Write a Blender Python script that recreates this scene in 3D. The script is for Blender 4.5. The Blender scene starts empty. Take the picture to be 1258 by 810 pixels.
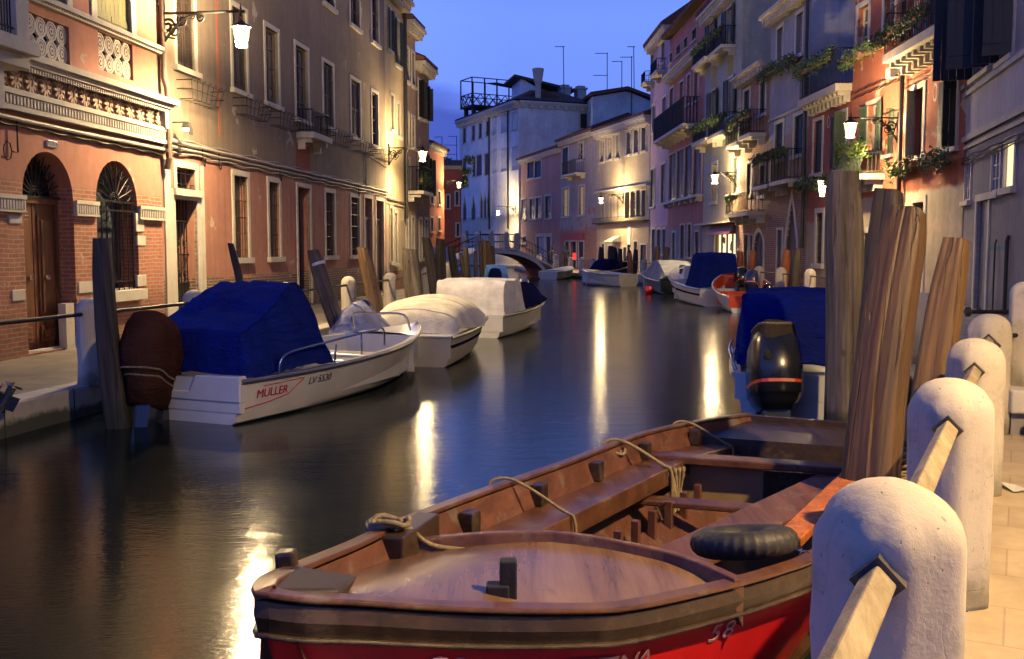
import bpy, bmesh, math, random
from mathutils import Vector, Matrix, noise
R = math.radians
random.seed(7)
scene = bpy.context.scene
COL = scene.collection
# ------------------------------------------------------------ camera model (metres, X right, Y along the view, Z up from the water)
F, TILT, EYE, QZ = 1220.0, math.atan(100 / 1220.0), 2.0, 0.35
def ray(px, py):
    u = (px - 629) / F; v = (405 - py) / F
    return Vector((u, math.cos(TILT) + v * math.sin(TILT), -math.sin(TILT) + v * math.cos(TILT)))
def on_plane(px, py, z):
    d = ray(px, py); t = (z - EYE) / d.z
    return Vector((d.x * t, d.y * t, z))
def at(px, py, Y):
    d = ray(px, py); t = Y / d.y
    return Vector((d.x * t, Y, EYE + d.z * t))
def lerp(a, b, t): return a + (b - a) * t
# ------------------------------------------------------------ mesh builder
class MB:
    def __init__(s): s.v = []; s.f = []
    def add(s, vs, fs):
        n = len(s.v); s.v += [tuple(p) for p in vs]; s.f += [tuple(i + n for i in q) for q in fs]; return s
    def quad(s, a, b, c, d): return s.add([a, b, c, d], [(0, 1, 2, 3)])
    def box(s, x0, x1, y0, y1, z0, z1):
        if x0 > x1: x0, x1 = x1, x0
        if y0 > y1: y0, y1 = y1, y0
        if z0 > z1: z0, z1 = z1, z0
        return s.add([(x0, y0, z0), (x1, y0, z0), (x1, y1, z0), (x0, y1, z0), (x0, y0, z1), (x1, y0, z1), (x1, y1, z1), (x0, y1, z1)],
                     [(0, 3, 2, 1), (4, 5, 6, 7), (0, 1, 5, 4), (1, 2, 6, 5), (2, 3, 7, 6), (3, 0, 4, 7)])
    def obox(s, c, ax, ay, az):   # centre and three half vectors
        c, ax, ay, az = map(Vector, (c, ax, ay, az))
        vs = [c + i * ax + j * ay + k * az for k in (-1, 1) for (i, j) in ((-1, -1), (1, -1), (1, 1), (-1, 1))]
        return s.add(vs, [(0, 3, 2, 1), (4, 5, 6, 7), (0, 1, 5, 4), (1, 2, 6, 5), (2, 3, 7, 6), (3, 0, 4, 7)])
    def beam(s, a, b, w, h):
        a, b = Vector(a), Vector(b); d = (b - a)
        side = d.cross(Vector((0, 0, 1)))
        if side.length < 1e-4: side = Vector((1, 0, 0))
        side.normalize(); up = side.cross(d).normalized()
        return s.obox((a + b) / 2, d / 2, side * w / 2, up * h / 2)
    def tube(s, pts, r, n=6, cap=True, closed=False):
        pts = [Vector(p) for p in pts]; m = len(pts); rs = r if isinstance(r, (list, tuple)) else [r] * m
        vs = []; fs = []
        d0 = (pts[1] - pts[0]).normalized()
        a = d0.cross(Vector((0, 0, 1)) if abs(d0.z) < .9 else Vector((1, 0, 0))).normalized()
        for i, p in enumerate(pts):
            d = (pts[min(i + 1, m - 1)] - pts[max(i - 1, 0)]).normalized()
            a = (a - d * a.dot(d)).normalized(); b = d.cross(a)
            for k in range(n):
                t = 2 * math.pi * k / n
                vs.append(p + (a * math.cos(t) + b * math.sin(t)) * rs[i])
        for i in range(m - 1):
            for k in range(n):
                k2 = (k + 1) % n
                fs.append((i * n + k, i * n + k2, (i + 1) * n + k2, (i + 1) * n + k))
        if cap: fs += [tuple(range(n - 1, -1, -1)), tuple((m - 1) * n + k for k in range(n))]
        return s.add(vs, fs)
    def rings(s, rings, closed=True, cap=(True, True)):
        n = len(rings[0]); vs = [p for r in rings for p in r]; fs = []
        for i in range(len(rings) - 1):
            for k in range(n if closed else n - 1):
                k2 = (k + 1) % n
                fs.append((i * n + k, i * n + k2, (i + 1) * n + k2, (i + 1) * n + k))
        if cap[0]: fs.append(tuple(range(n - 1, -1, -1)))
        if cap[1]: fs.append(tuple((len(rings) - 1) * n + k for k in range(n)))
        return s.add(vs, fs)
    def lathe(s, prof, c=(0, 0, 0), n=16, sq=0):
        rr = []
        for (r, z) in prof:
            ring = []
            for k in range(n):
                t = 2 * math.pi * k / n
                ct, st = math.cos(t), math.sin(t)
                q = 1.0
                if sq: q = 1 / (abs(ct) ** sq + abs(st) ** sq) ** (1.0 / sq)
                ring.append((c[0] + r * q * ct, c[1] + r * q * st, c[2] + z))
            rr.append(ring)
        return s.rings(rr)
    def prism_y(s, poly, y0, y1):   # polygon in x,z pushed along y
        n = len(poly); vs = [(x, y0, z) for x, z in poly] + [(x, y1, z) for x, z in poly]
        fs = [tuple(range(n)), tuple(range(2 * n - 1, n - 1, -1))] + [(k, (k + 1) % n + 0, (k + 1) % n + n, k + n) for k in range(n)]
        return s.add(vs, fs)
    def slab(s, poly, z0, z1):      # polygon in x,y pushed up
        n = len(poly); vs = [(x, y, z0) for x, y in poly] + [(x, y, z1) for x, y in poly]
        fs = [tuple(range(n - 1, -1, -1)), tuple(range(n, 2 * n))] + [(k, (k + 1) % n, (k + 1) % n + n, k + n) for k in range(n)]
        return s.add(vs, fs)
    def build(s, name, m, parent=None, loc=None, rz=None, smooth=False, bevel=0, seg=2):
        me = bpy.data.meshes.new(name); me.from_pydata([tuple(p) for p in s.v], [], s.f)
        bm = bmesh.new(); bm.from_mesh(me); bmesh.ops.recalc_face_normals(bm, faces=bm.faces); bm.to_mesh(me); bm.free()
        if smooth:
            for p in me.polygons: p.use_smooth = True
        me.materials.append(m)
        o = bpy.data.objects.new(name, me); COL.objects.link(o)
        if parent: o.parent = parent
        if loc: o.location = loc
        if rz is not None: o.rotation_euler = (0, 0, rz)
        if bevel:
            b = o.modifiers.new('bevel', 'BEVEL'); b.width = bevel; b.segments = seg; b.limit_method = 'ANGLE'; b.angle_limit = R(40)
        return o
def tag(o, label=None, cat=None, group=None, kind=None):
    if label: o['label'] = label
    if cat: o['category'] = cat
    if group: o['group'] = group
    if kind: o['kind'] = kind
    return o
def thing(name, label, cat, loc=(0, 0, 0), rz=0, group=None):
    o = bpy.data.objects.new(name, None); COL.objects.link(o); o.empty_display_size = .2
    o.location = loc; o.rotation_euler = (0, 0, rz)
    return tag(o, label, cat, group)
def clone(o, parent=None):
    c = o.copy(); COL.objects.link(c)
    if parent: c.parent = parent
    for ch in list(o.children): clone(ch, c)
    return c
def smooth_curve(pts, n=6):
    P = [Vector(p) for p in pts]; out = []
    for i in range(len(P) - 1):
        p0, p1, p2, p3 = P[max(i - 1, 0)], P[i], P[i + 1], P[min(i + 2, len(P) - 1)]
        for k in range(n):
            t = k / n
            out.append(.5 * ((2 * p1) + (p2 - p0) * t + (2 * p0 - 5 * p1 + 4 * p2 - p3) * t * t + (3 * p1 - p0 - 3 * p2 + p3) * t ** 3))
    out.append(P[-1]); return out
# ------------------------------------------------------------ materials
def mat(name):
    m = bpy.data.materials.new(name); m.use_nodes = True
    return m, m.node_tree, m.node_tree.nodes['Principled BSDF']
def N(nt, t, **k):
    n = nt.nodes.new(t)
    for a, b in k.items():
        if a.startswith('i_'): n.inputs[a[2:].replace('_', ' ')].default_value = b
        else: setattr(n, a, b)
    return n
def ramp(nt, fac, stops):
    r = nt.nodes.new('ShaderNodeValToRGB'); e = r.color_ramp.elements
    while len(e) < len(stops): e.new(.5)
    for q, (p, c) in zip(e, stops):
        q.position = p; q.color = (c, c, c, 1) if isinstance(c, (int, float)) else (*c, 1)
    nt.links.new(fac, r.inputs[0]); return r.outputs[0]
def mixc(nt, f, a, b, mode='MIX'):
    m = nt.nodes.new('ShaderNodeMix'); m.data_type = 'RGBA'; m.blend_type = mode
    for sock, v in ((m.inputs[0], f), (m.inputs[6], a), (m.inputs[7], b)):
        if isinstance(v, bpy.types.NodeSocket): nt.links.new(v, sock)
        elif isinstance(v, (tuple, list)): sock.default_value = (*v, 1)
        else: sock.default_value = v
    return m.outputs[2]
def math_(nt, op, a, b=None, clamp=False):
    m = nt.nodes.new('ShaderNodeMath'); m.operation = op; m.use_clamp = clamp
    for sock, v in ((m.inputs[0], a), (m.inputs[1], b)):
        if v is None: continue
        if isinstance(v, bpy.types.NodeSocket): nt.links.new(v, sock)
        else: sock.default_value = v
    return m.outputs[0]
def coords(nt, scale=(1, 1, 1), world=False):
    if world:
        g = nt.nodes.new('ShaderNodeNewGeometry'); src = g.outputs['Position']
    else:
        t = nt.nodes.new('ShaderNodeTexCoord'); src = t.outputs['Object']
    m = nt.nodes.new('ShaderNodeMapping'); m.inputs['Scale'].default_value = scale
    nt.links.new(src, m.inputs[0]); return m.outputs[0]
def noise_(nt, vec, sc, det=4, rough=.55, dist=0):
    n = N(nt, 'ShaderNodeTexNoise'); n.inputs['Scale'].default_value = sc; n.inputs['Detail'].default_value = det
    n.inputs['Roughness'].default_value = rough; n.inputs['Distortion'].default_value = dist
    nt.links.new(vec, n.inputs['Vector']); return n.outputs[0]
def bump(nt, bs, h, strength=.3, dist=.02, prev=None):
    b = N(nt, 'ShaderNodeBump'); b.inputs['Strength'].default_value = strength; b.inputs['Distance'].default_value = dist
    nt.links.new(h, b.inputs['Height'])
    if prev is not None: nt.links.new(prev, b.inputs['Normal'])
    nt.links.new(b.outputs[0], bs.inputs['Normal']); return b.outputs[0]
def mul(c, k): return tuple(min(1, x * k) for x in c)
def plain(name, c, rough=.5, metal=0, var=.12, sc=6, bm=0, bsc=40, coat=0):
    m, nt, b = mat(name); v = coords(nt)
    n = noise_(nt, v, sc, 5)
    nt.links.new(ramp(nt, n, [(.3, mul(c, 1 - var)), (.7, mul(c, 1 + var))]), b.inputs['Base Color'])
    b.inputs['Roughness'].default_value = rough; b.inputs['Metallic'].default_value = metal
    if coat: b.inputs['Coat Weight'].default_value = coat; b.inputs['Coat Roughness'].default_value = .15
    if bm: bump(nt, b, noise_(nt, v, bsc, 4), bm, .01)
    return m
def brick_nodes(nt, c1, c2, mortar, bw=.25, rh=.07, ms=.009):
    t = nt.nodes.new('ShaderNodeTexCoord'); s = nt.nodes.new('ShaderNodeSeparateXYZ'); nt.links.new(t.outputs['Object'], s.inputs[0])
    c = nt.nodes.new('ShaderNodeCombineXYZ'); nt.links.new(math_(nt, 'ADD', s.outputs[0], s.outputs[1]), c.inputs[0]); nt.links.new(s.outputs[2], c.inputs[1])
    # gently warped courses
    w = noise_(nt, t.outputs['Object'], 1.3, 2); 
    c2v = nt.nodes.new('ShaderNodeVectorMath'); c2v.operation = 'ADD'
    cc = nt.nodes.new('ShaderNodeCombineXYZ'); nt.links.new(math_(nt, 'MULTIPLY', w, .06), cc.inputs[1])
    nt.links.new(c.outputs[0], c2v.inputs[0]); nt.links.new(cc.outputs[0], c2v.inputs[1])
    b = nt.nodes.new('ShaderNodeTexBrick'); nt.links.new(c2v.outputs[0], b.inputs['Vector'])
    b.inputs['Scale'].default_value = 1; b.inputs['Brick Width'].default_value = bw; b.inputs['Row Height'].default_value = rh
    b.inputs['Mortar Size'].default_value = ms; b.inputs['Mortar Smooth'].default_value = .3; b.inputs['Bias'].default_value = -.1
    b.inputs['Color1'].default_value = (*c1, 1); b.inputs['Color2'].default_value = (*c2, 1); b.inputs['Mortar'].default_value = (*mortar, 1)
    return b
def wall_mat(name, base, lower=None, zs=3.0, brick=False, zb=0, peel=.0, streak=.35, bc=((.34, .13, .07), (.22, .09, .055)), under=(.42, .36, .28), rag=.5):
    """plaster with blotches, rain streaks and worn patches; a second colour below zs, bare brick below zb"""
    m, nt, bs = mat(name); t = nt.nodes.new('ShaderNodeTexCoord'); v = t.outputs['Object']
    sx = nt.nodes.new('ShaderNodeSeparateXYZ'); nt.links.new(v, sx.inputs[0]); z = sx.outputs[2]
    n1 = noise_(nt, v, .55, 6, .6); n2 = noise_(nt, v, 4, 5, .65); n3 = noise_(nt, coords(nt, (5, 5, .22)), 1.2, 5, .7)
    col = mixc(nt, ramp(nt, n1, [(.3, 0), (.7, 1)]), mul(base, .78), mul(base, 1.15))
    if lower:
        edge = math_(nt, 'ADD', z, math_(nt, 'MULTIPLY', math_(nt, 'SUBTRACT', n2, .5), .25))
        f = math_(nt, 'MULTIPLY', math_(nt, 'SUBTRACT', zs, edge), 12, True)
        low = mixc(nt, ramp(nt, n1, [(.3, 0), (.7, 1)]), mul(lower, .8), mul(lower, 1.12))
        col = mixc(nt, f, col, low)
    col = mixc(nt, ramp(nt, n2, [(.35, .0), (.62, .45)]), col, mixc(nt, 1.0, col, (.72, .70, .68), 'MULTIPLY'))
    col = mixc(nt, ramp(nt, n3, [(.46, 0.0), (.72, streak)]), col, mixc(nt, 1.0, col, (.45, .42, .40), 'MULTIPLY'))
    h = n2; bh = None
    pn = noise_(nt, v, 1.1, 7, .62, .3)
    if peel > 0:
        fp = ramp(nt, pn, [(1 - peel - .4 + .10, 0), (1 - peel - .4 + .115, 1)])
        col = mixc(nt, fp, col, mixc(nt, n2, mul(under, .75), mul(under, 1.2)))
    if brick:
        b = brick_nodes(nt, bc[0], bc[1], (.36, .31, .25))
        e = math_(nt, 'ADD', z, math_(nt, 'MULTIPLY', math_(nt, 'SUBTRACT', pn, .5), rag))
        fb = math_(nt, 'MULTIPLY', math_(nt, 'SUBTRACT', zb, e), 30, True)
        bcol = mixc(nt, ramp(nt, n2, [(.3, 0), (.75, .55)]), b.outputs['Color'], mixc(nt, 1.0, b.outputs['Color'], (.5, .5, .48), 'MULTIPLY'))
        # scabs of render left on the brick
        sc = ramp(nt, noise_(nt, v, 1.9, 6, .65), [(.62, 0), (.64, .8)])
        bcol = mixc(nt, sc, bcol, (.40, .34, .27))
        col = mixc(nt, fb, col, bcol)
        h = math_(nt, 'ADD', math_(nt, 'MULTIPLY', n2, .4), math_(nt, 'MULTIPLY', math_(nt, 'SUBTRACT', 1, math_(nt, 'MULTIPLY', b.outputs['Fac'], fb)), 1.0))
    dm = math_(nt, 'MULTIPLY', math_(nt, 'SUBTRACT', math_(nt, 'ADD', .75, math_(nt, 'MULTIPLY', pn, 1.0)), z), 2.2, True)
    col = mixc(nt, math_(nt, 'MULTIPLY', dm, .5), col, mixc(nt, 1.0, col, (.38, .36, .32), 'MULTIPLY'))
    sp_ = ramp(nt, noise_(nt, v, 9, 3, .5), [(.70, 0), (.73, .5)]); col = mixc(nt, sp_, col, mixc(nt, 1.0, col, (.5, .47, .44), 'MULTIPLY'))
    nt.links.new(col, bs.inputs['Base Color']); bs.inputs['Roughness'].default_value = .88
    n4 = noise_(nt, v, 28, 4, .7)
    p = bump(nt, bs, h, .35, .02); bump(nt, bs, n4, .22, .008, p)
    return m
def stone_mat(name, c=(.52, .48, .40), dirt=.5, sc=5, cracks=False):
    m, nt, bs = mat(name); v = coords(nt)
    n1 = noise_(nt, v, sc, 7, .65); n2 = noise_(nt, v, sc * .35, 3); n3 = noise_(nt, coords(nt, (8, 8, 1)), 2, 5, .7)
    col = mixc(nt, ramp(nt, n2, [(.3, 0), (.7, 1)]), mul(c, .86), mul(c, 1.1))
    col = mixc(nt, ramp(nt, n1, [(.52, 0), (.72, dirt)]), col, mul((.6, .55, .46), .35))
    col = mixc(nt, ramp(nt, n3, [(.55, 0), (.75, dirt * .7)]), col, mul((.6, .58, .5), .4))
    h = noise_(nt, v, sc * 9, 5, .7)
    if cracks:
        vo = N(nt, 'ShaderNodeTexVoronoi', feature='DISTANCE_TO_EDGE'); vo.inputs['Scale'].default_value = 2.6
        wv = nt.nodes.new('ShaderNodeVectorMath'); wv.operation = 'ADD'; nt.links.new(v, wv.inputs[0])
        nn = N(nt, 'ShaderNodeTexNoise'); nn.inputs['Scale'].default_value = 4; nt.links.new(v, nn.inputs[0]); 
        sc_ = nt.nodes.new('ShaderNodeVectorMath'); sc_.operation = 'SCALE'; sc_.inputs['Scale'].default_value = .35; nt.links.new(nn.outputs['Color'], sc_.inputs[0])
        nt.links.new(sc_.outputs[0], wv.inputs[1]); nt.links.new(wv.outputs[0], vo.inputs['Vector'])
        so_ = nt.nodes.new('ShaderNodeSeparateXYZ'); nt.links.new(v, so_.inputs[0]); damp = math_(nt, 'MULTIPLY', math_(nt, 'SUBTRACT', math_(nt, 'ADD', .02, math_(nt, 'MULTIPLY', n1, .45)), so_.outputs[2]), 5, True)
        col = mixc(nt, math_(nt, 'MULTIPLY', damp, .7), col, (.13, .12, .07))
        gate = ramp(nt, n2, [(.48, 0), (.6, 1)])
        ck = math_(nt, 'MULTIPLY', ramp(nt, vo.outputs['Distance'], [(.0, 1), (.012, 0)]), gate)
        col = mixc(nt, math_(nt, 'MULTIPLY', ck, .7), col, (.1, .08, .06))
        pits = ramp(nt, noise_(nt, coords(nt, (30, 30, 22)), 1.6, 2, .5), [(.705, 0), (.745, .55)])
        col = mixc(nt, pits, col, (.12, .09, .06))
        nt.links.new(math_(nt, 'SUBTRACT', h, math_(nt, 'MULTIPLY', pits, 1.5)), bs.inputs['Roughness'])
        h = math_(nt, 'SUBTRACT', h, math_(nt, 'ADD', pits, ck))
    nt.links.new(col, bs.inputs['Base Color'])
    for l in list(bs.inputs['Roughness'].links): nt.links.remove(l)
    bs.inputs['Roughness'].default_value = .75
    p = bump(nt, bs, n1, .18, .02); bump(nt, bs, h, .55, .005, p)
    return m
def wood_mat(name, c1, c2, rough=.7, grain=1.0, axis='z', sc=1.0, bumpk=.5, wear=None):
    m, nt, bs = mat(name)
    s = {'z': (14, 14, .7), 'x': (.7, 14, 14), 'y': (14, .7, 14)}[axis]
    v = coords(nt, tuple(q * sc for q in s)); n = noise_(nt, v, 1.0, 7, .7, .4); o = coords(nt)
    n2 = noise_(nt, o, 2.2 * sc, 4)
    col = ramp(nt, n, [(.28, mul(c2, .5)), (.45, c2), (.66, c1)])
    col = mixc(nt, ramp(nt, n2, [(.35, .0), (.7, .5 * grain)]), col, mixc(nt, 1.0, col, (.55, .52, .5), 'MULTIPLY'))
    if 'pole' in name:   # wet, weedy band where the tide reaches
        gz = nt.nodes.new('ShaderNodeNewGeometry'); sz = nt.nodes.new('ShaderNodeSeparateXYZ'); nt.links.new(gz.outputs['Position'], sz.inputs[0])
        tb = math_(nt, 'MULTIPLY', math_(nt, 'SUBTRACT', math_(nt, 'ADD', .28, math_(nt, 'MULTIPLY', n2, .3)), sz.outputs[2]), 9, True)
        col = mixc(nt, math_(nt, 'MULTIPLY', tb, .85), col, (.018, .024, .012))
    if wear: col = mixc(nt, ramp(nt, noise_(nt, o, 5 * sc, 7, .7), [(.56, 0), (.62, .8)]), col, wear)
    if 'pole' in name:
        kn = N(nt, 'ShaderNodeTexVoronoi'); kn.inputs['Scale'].default_value = 2.1; nt.links.new(coords(nt, (1.6, 1.6, 1)), kn.inputs['Vector']); col = mixc(nt, ramp(nt, kn.outputs['Distance'], [(.05, .75), (.11, 0)]), col, mul(c2, .25))
        ck = ramp(nt, noise_(nt, coords(nt, (26, 26, .55)), 1.0, 3, .6, .8), [(.60, 0), (.66, 1)]); col = mixc(nt, math_(nt, 'MULTIPLY', ck, .7), col, mul(c2, .2)); n = math_(nt, 'SUBTRACT', n, math_(nt, 'MULTIPLY', ck, 1.2))
    nt.links.new(col, bs.inputs['Base Color']); bs.inputs['Roughness'].default_value = rough
    bump(nt, bs, n, bumpk, .012)
    return m
def emit_mat(name, c, k):
    m, nt, b = mat(name); b.inputs['Base Color'].default_value = (*c, 1); b.inputs['Emission Color'].default_value = (*c, 1); b.inputs['Emission Strength'].default_value = k
    return m
def tarp_mat(name, c, rough=.45, sc=3, stain=.45, bk=.7):
    m, nt, b = mat(name); v = coords(nt); n = noise_(nt, v, sc, 4)
    st = ramp(nt, noise_(nt, coords(nt, (1, 1, .5)), 1.1, 6, .7), [(.45, 0), (.68, stain)])
    nt.links.new(mixc(nt, st, ramp(nt, n, [(.3, mul(c, .75)), (.7, mul(c, 1.2))]), mixc(nt, .5, mul(c, .6), tuple(.5 * q + .03 for q in c))), b.inputs['Base Color']); b.inputs['Roughness'].default_value = rough; b.inputs['Specular IOR Level'].default_value = .0
    w = noise_(nt, coords(nt, (1, .45, 1.6)), 6, 5, .65, 2.2); f = noise_(nt, v, 160, 1)
    p = bump(nt, b, w, bk, .06); bump(nt, b, f, .12, .002, p); return m
M = {}
M['stone'] = stone_mat('istrian_stone', (.42, .38, .32), .5)
M['trim'] = stone_mat('window_trim_stone', (.50, .46, .38), .4, 4)
M['bollard'] = stone_mat('bollard_stone', (.50, .45, .37), .75, 4, True)
M['iron'] = plain('wrought_iron', (.02, .021, .022), .5, .6, .3, 12, .3)
M['ironl'] = plain('weathered_iron', (.06, .058, .055), .6, .4, .3, 12, .3)
M['glass'] = plain('dark_window_glass', (.012, .015, .02), .06, 0, .2, 2, .03, 2)
M['blueglass'] = plain('glass_with_curtain', (.05, .06, .08), .1, 0, .6, 3, .03, 2)
M['shut_g'] = wood_mat('dark_green_shutter_paint', (.018, .032, .025), (.012, .022, .018), .55, .5, 'z', 1, .25)
M['shut_gl'] = wood_mat('faded_green_shutter_paint', (.07, .11, .07), (.05, .075, .05), .6, .5, 'z', 1, .25)
M['shut_b'] = wood_mat('brown_shutter_paint', (.06, .04, .03), (.04, .028, .02), .6, .5, 'z', 1, .25)
M['shut_y'] = wood_mat('old_olive_shutter_paint', (.20, .19, .06), (.13, .12, .04), .6, .7, 'z', 1, .35)
M['shut_blk'] = wood_mat('black_shutter_paint', (.008, .009, .01), (.006, .006, .007), .45, .5, 'z', 1, .25)
M['frame_w'] = plain('pale_window_frame_paint', (.42, .40, .36), .55)
M['frame_b'] = plain('brown_window_frame_paint', (.10, .07, .05), .55)
M['door'] = wood_mat('varnished_door_wood', (.20, .085, .04), (.13, .05, .022), .42, .6, 'z', 1, .3)
M['door_d'] = wood_mat('dark_door_wood', (.045, .035, .03), (.03, .022, .018), .5, .6, 'z', 1, .3)
M['door_bl'] = wood_mat('pale_grey_door_paint', (.22, .22, .24), (.17, .17, .19), .5, .6, 'z', 1, .2)
M['pipe'] = plain('painted_downpipe', (.16, .12, .09), .5, .2)
M['pipe_d'] = plain('dark_downpipe', (.02, .02, .022), .5, .2)
M['pipe_l'] = plain('pale_conduit', (.34, .30, .25), .6)
def lamp_glass(name, k):
    m, nt, b = mat(name); out = nt.nodes['Material Output']; nt.nodes.remove(b)
    e = nt.nodes.new('ShaderNodeEmission'); e.inputs[0].default_value = (1.0, .74, .36, 1); e.inputs[1].default_value = k; t = nt.nodes.new('ShaderNodeBsdfTransparent'); mx = nt.nodes.new('ShaderNodeMixShader'); mx.inputs[0].default_value = .25
    nt.links.new(t.outputs[0], mx.inputs[1]); nt.links.new(e.outputs[0], mx.inputs[2]); nt.links.new(mx.outputs[0], out.inputs[0]); return m
M['lampnear'] = lamp_glass('near_lamp_glass', 6)
M['core'] = emit_mat('lamp_filament_bulb', (1.0, .72, .36), 480)
M['bulbnear'] = emit_mat('near_lamp_bulb', (1.0, .71, .36), 18000)
M['bulbroad'] = emit_mat('quay_lamp_bulb', (1.0, .66, .28), 23000)
M['lamp'] = lamp_glass('lamp_glass', 6)
M['bulb'] = emit_mat('lamp_bulb', (1.0, .70, .34), 8000)
M['bulbfar'] = emit_mat('far_lamp_bulb', (1.0, .72, .34), 10500)
M['lampfar'] = lamp_glass('far_lamp_glass', 16)
M['lit'] = emit_mat('lit_window', (1.0, .80, .42), 1.1)
M['litdim'] = emit_mat('dimly_lit_window', (.9, .62, .2), .14)
M['shop'] = emit_mat('lit_shop_interior', (1.0, .82, .48), 1.5)
M['red'] = emit_mat('red_neon', (1, .03, .02), 2)
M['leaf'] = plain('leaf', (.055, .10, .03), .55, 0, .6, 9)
M['leaf_lit'] = plain('lamplit_leaf', (.12, .19, .04), .55, 0, .5, 9)  # paler copy of the leaf, with lamp light painted into its colour
M['flower'] = plain('white_flower', (.6, .5, .5), .6)
M['trough'] = plain('terracotta_trough', (.25, .12, .07), .8)
M['white'] = plain('white_gelcoat', (.62, .62, .60), .28, 0, .08, 2.5, .0, 40, .3)
M['cream'] = plain('cream_gelcoat', (.55, .50, .40), .35, 0, .1, 3)
M['dkhull'] = plain('dark_green_hull_paint', (.02, .03, .028), .3, 0, .2, 3)
M['antif'] = plain('antifouling_paint', (.015, .015, .02), .7)
M['rubber'] = plain('black_rubber', (.018, .018, .019), .6, 0, .3, 20, .3)
M['motor'] = plain('black_engine_plastic', (.012, .013, .017), .25, 0, .2, 5, 0, 40, .3)
M['motorb'] = plain('dark_blue_engine_plastic', (.015, .02, .06), .25, 0, .2, 5, 0, 40, .3)
M['alu'] = plain('cast_aluminium', (.35, .35, .38), .35, .8)
M['chrome'] = plain('stainless_steel', (.6, .6, .62), .18, 1)
M['t_blue'] = tarp_mat('royal_blue_tarpaulin', (.009, .022, .20), .6, 3, .6, .9)
M['t_navy'] = tarp_mat('navy_tarpaulin', (.012, .014, .07))
M['t_cream'] = tarp_mat('cream_tarpaulin', (.86, .78, .58), .6, 3, .15, .3)
M['t_white'] = tarp_mat('white_boat_cover', (.74, .72, .70), .6, 3, .2, .3)
M['t_lblue'] = tarp_mat('sky_blue_tarpaulin', (.10, .24, .62))
M['t_grey'] = tarp_mat('grey_boat_cover', (.28, .30, .34), .6)
M['t_brown'] = tarp_mat('brown_motor_cover', (.065, .028, .02), .6)
M['t_olive'] = tarp_mat('olive_motor_cover', (.06, .05, .03), .7)
M['plastic'] = tarp_mat('crumpled_clear_plastic', (.42, .43, .52), .2, 6)
M['redpaint'] = plain('red_boat_paint', (.55, .014, .014), .3, 0, .2, 3, .05, 8, .4)
M['orange'] = plain('orange_red_boat_paint', (.50, .055, .02), .4, 0, .2, 3)
M['bwood'] = wood_mat('varnished_boat_wood', (.13, .06, .032), (.085, .035, .02), .33, .7, 'y', 1, .25, (.13, .095, .065))
M['bwood_d'] = wood_mat('dark_boat_strake', (.055, .033, .019), (.03, .018, .011), .38, .7, 'y', 1, .3, (.07, .05, .035))
M['bwood_r'] = wood_mat('worn_red_brown_planks', (.15, .058, .036), (.09, .034, .022), .5, .8, 'y', 1, .35, (.13, .10, .085))
M['bdeck'] = wood_mat('worn_deck_paint', (.22, .135, .085), (.15, .085, .052), .27, 1.0, 'y', .6, .25, (.13, .085, .06))
M['pole_g'] = wood_mat('weathered_grey_pole', (.20, .165, .125), (.10, .08, .06), .8, .9, 'z', 1, .9)
M['pole_b'] = wood_mat('brown_pole', (.095, .05, .02), (.06, .031, .014), .6, .9, 'z', .8, .9)
M['pole_y'] = wood_mat('honey_pole', (.19, .11, .045), (.125, .07, .028), .6, .8, 'z', .8, .8)
M['pole_d'] = wood_mat('dark_pole', (.06, .045, .035), (.03, .022, .018), .7, .8, 'z', 1, .8)
M['pole_o'] = wood_mat('orange_lit_pole', (.50, .17, .04), (.34, .10, .025), .5, .6, 'z', 1, .5)  # orange light put into the wood colour, for poles and one plank
M['bar'] = wood_mat('worn_timber_bar', (.40, .34, .22), (.26, .21, .13), .6, .6, 'y', 1, .5)
M['rope'] = plain('hemp_rope', (.22, .17, .095), .85, 0, .3, 40, .5, 120)
def tile_mat(name, c=(.12, .055, .035)):
    m, nt, b = mat(name); v = coords(nt); n = noise_(nt, v, 6, 5, .7)
    w = N(nt, 'ShaderNodeTexWave'); w.inputs['Scale'].default_value = 1.6; w.inputs['Distortion'].default_value = .6; w.inputs['Detail'].default_value = 1; nt.links.new(v, w.inputs['Vector'])
    nt.links.new(mixc(nt, w.outputs['Fac'], mixc(nt, n, mul(c, .35), mul(c, .8)), mixc(nt, n, mul(c, .8), mul(c, 1.5))), b.inputs['Base Color'])
    b.inputs['Roughness'].default_value = .85; bump(nt, b, w.outputs['Fac'], .8, .06); return m
M['tile'] = tile_mat('clay_roof_tiles')
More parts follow.
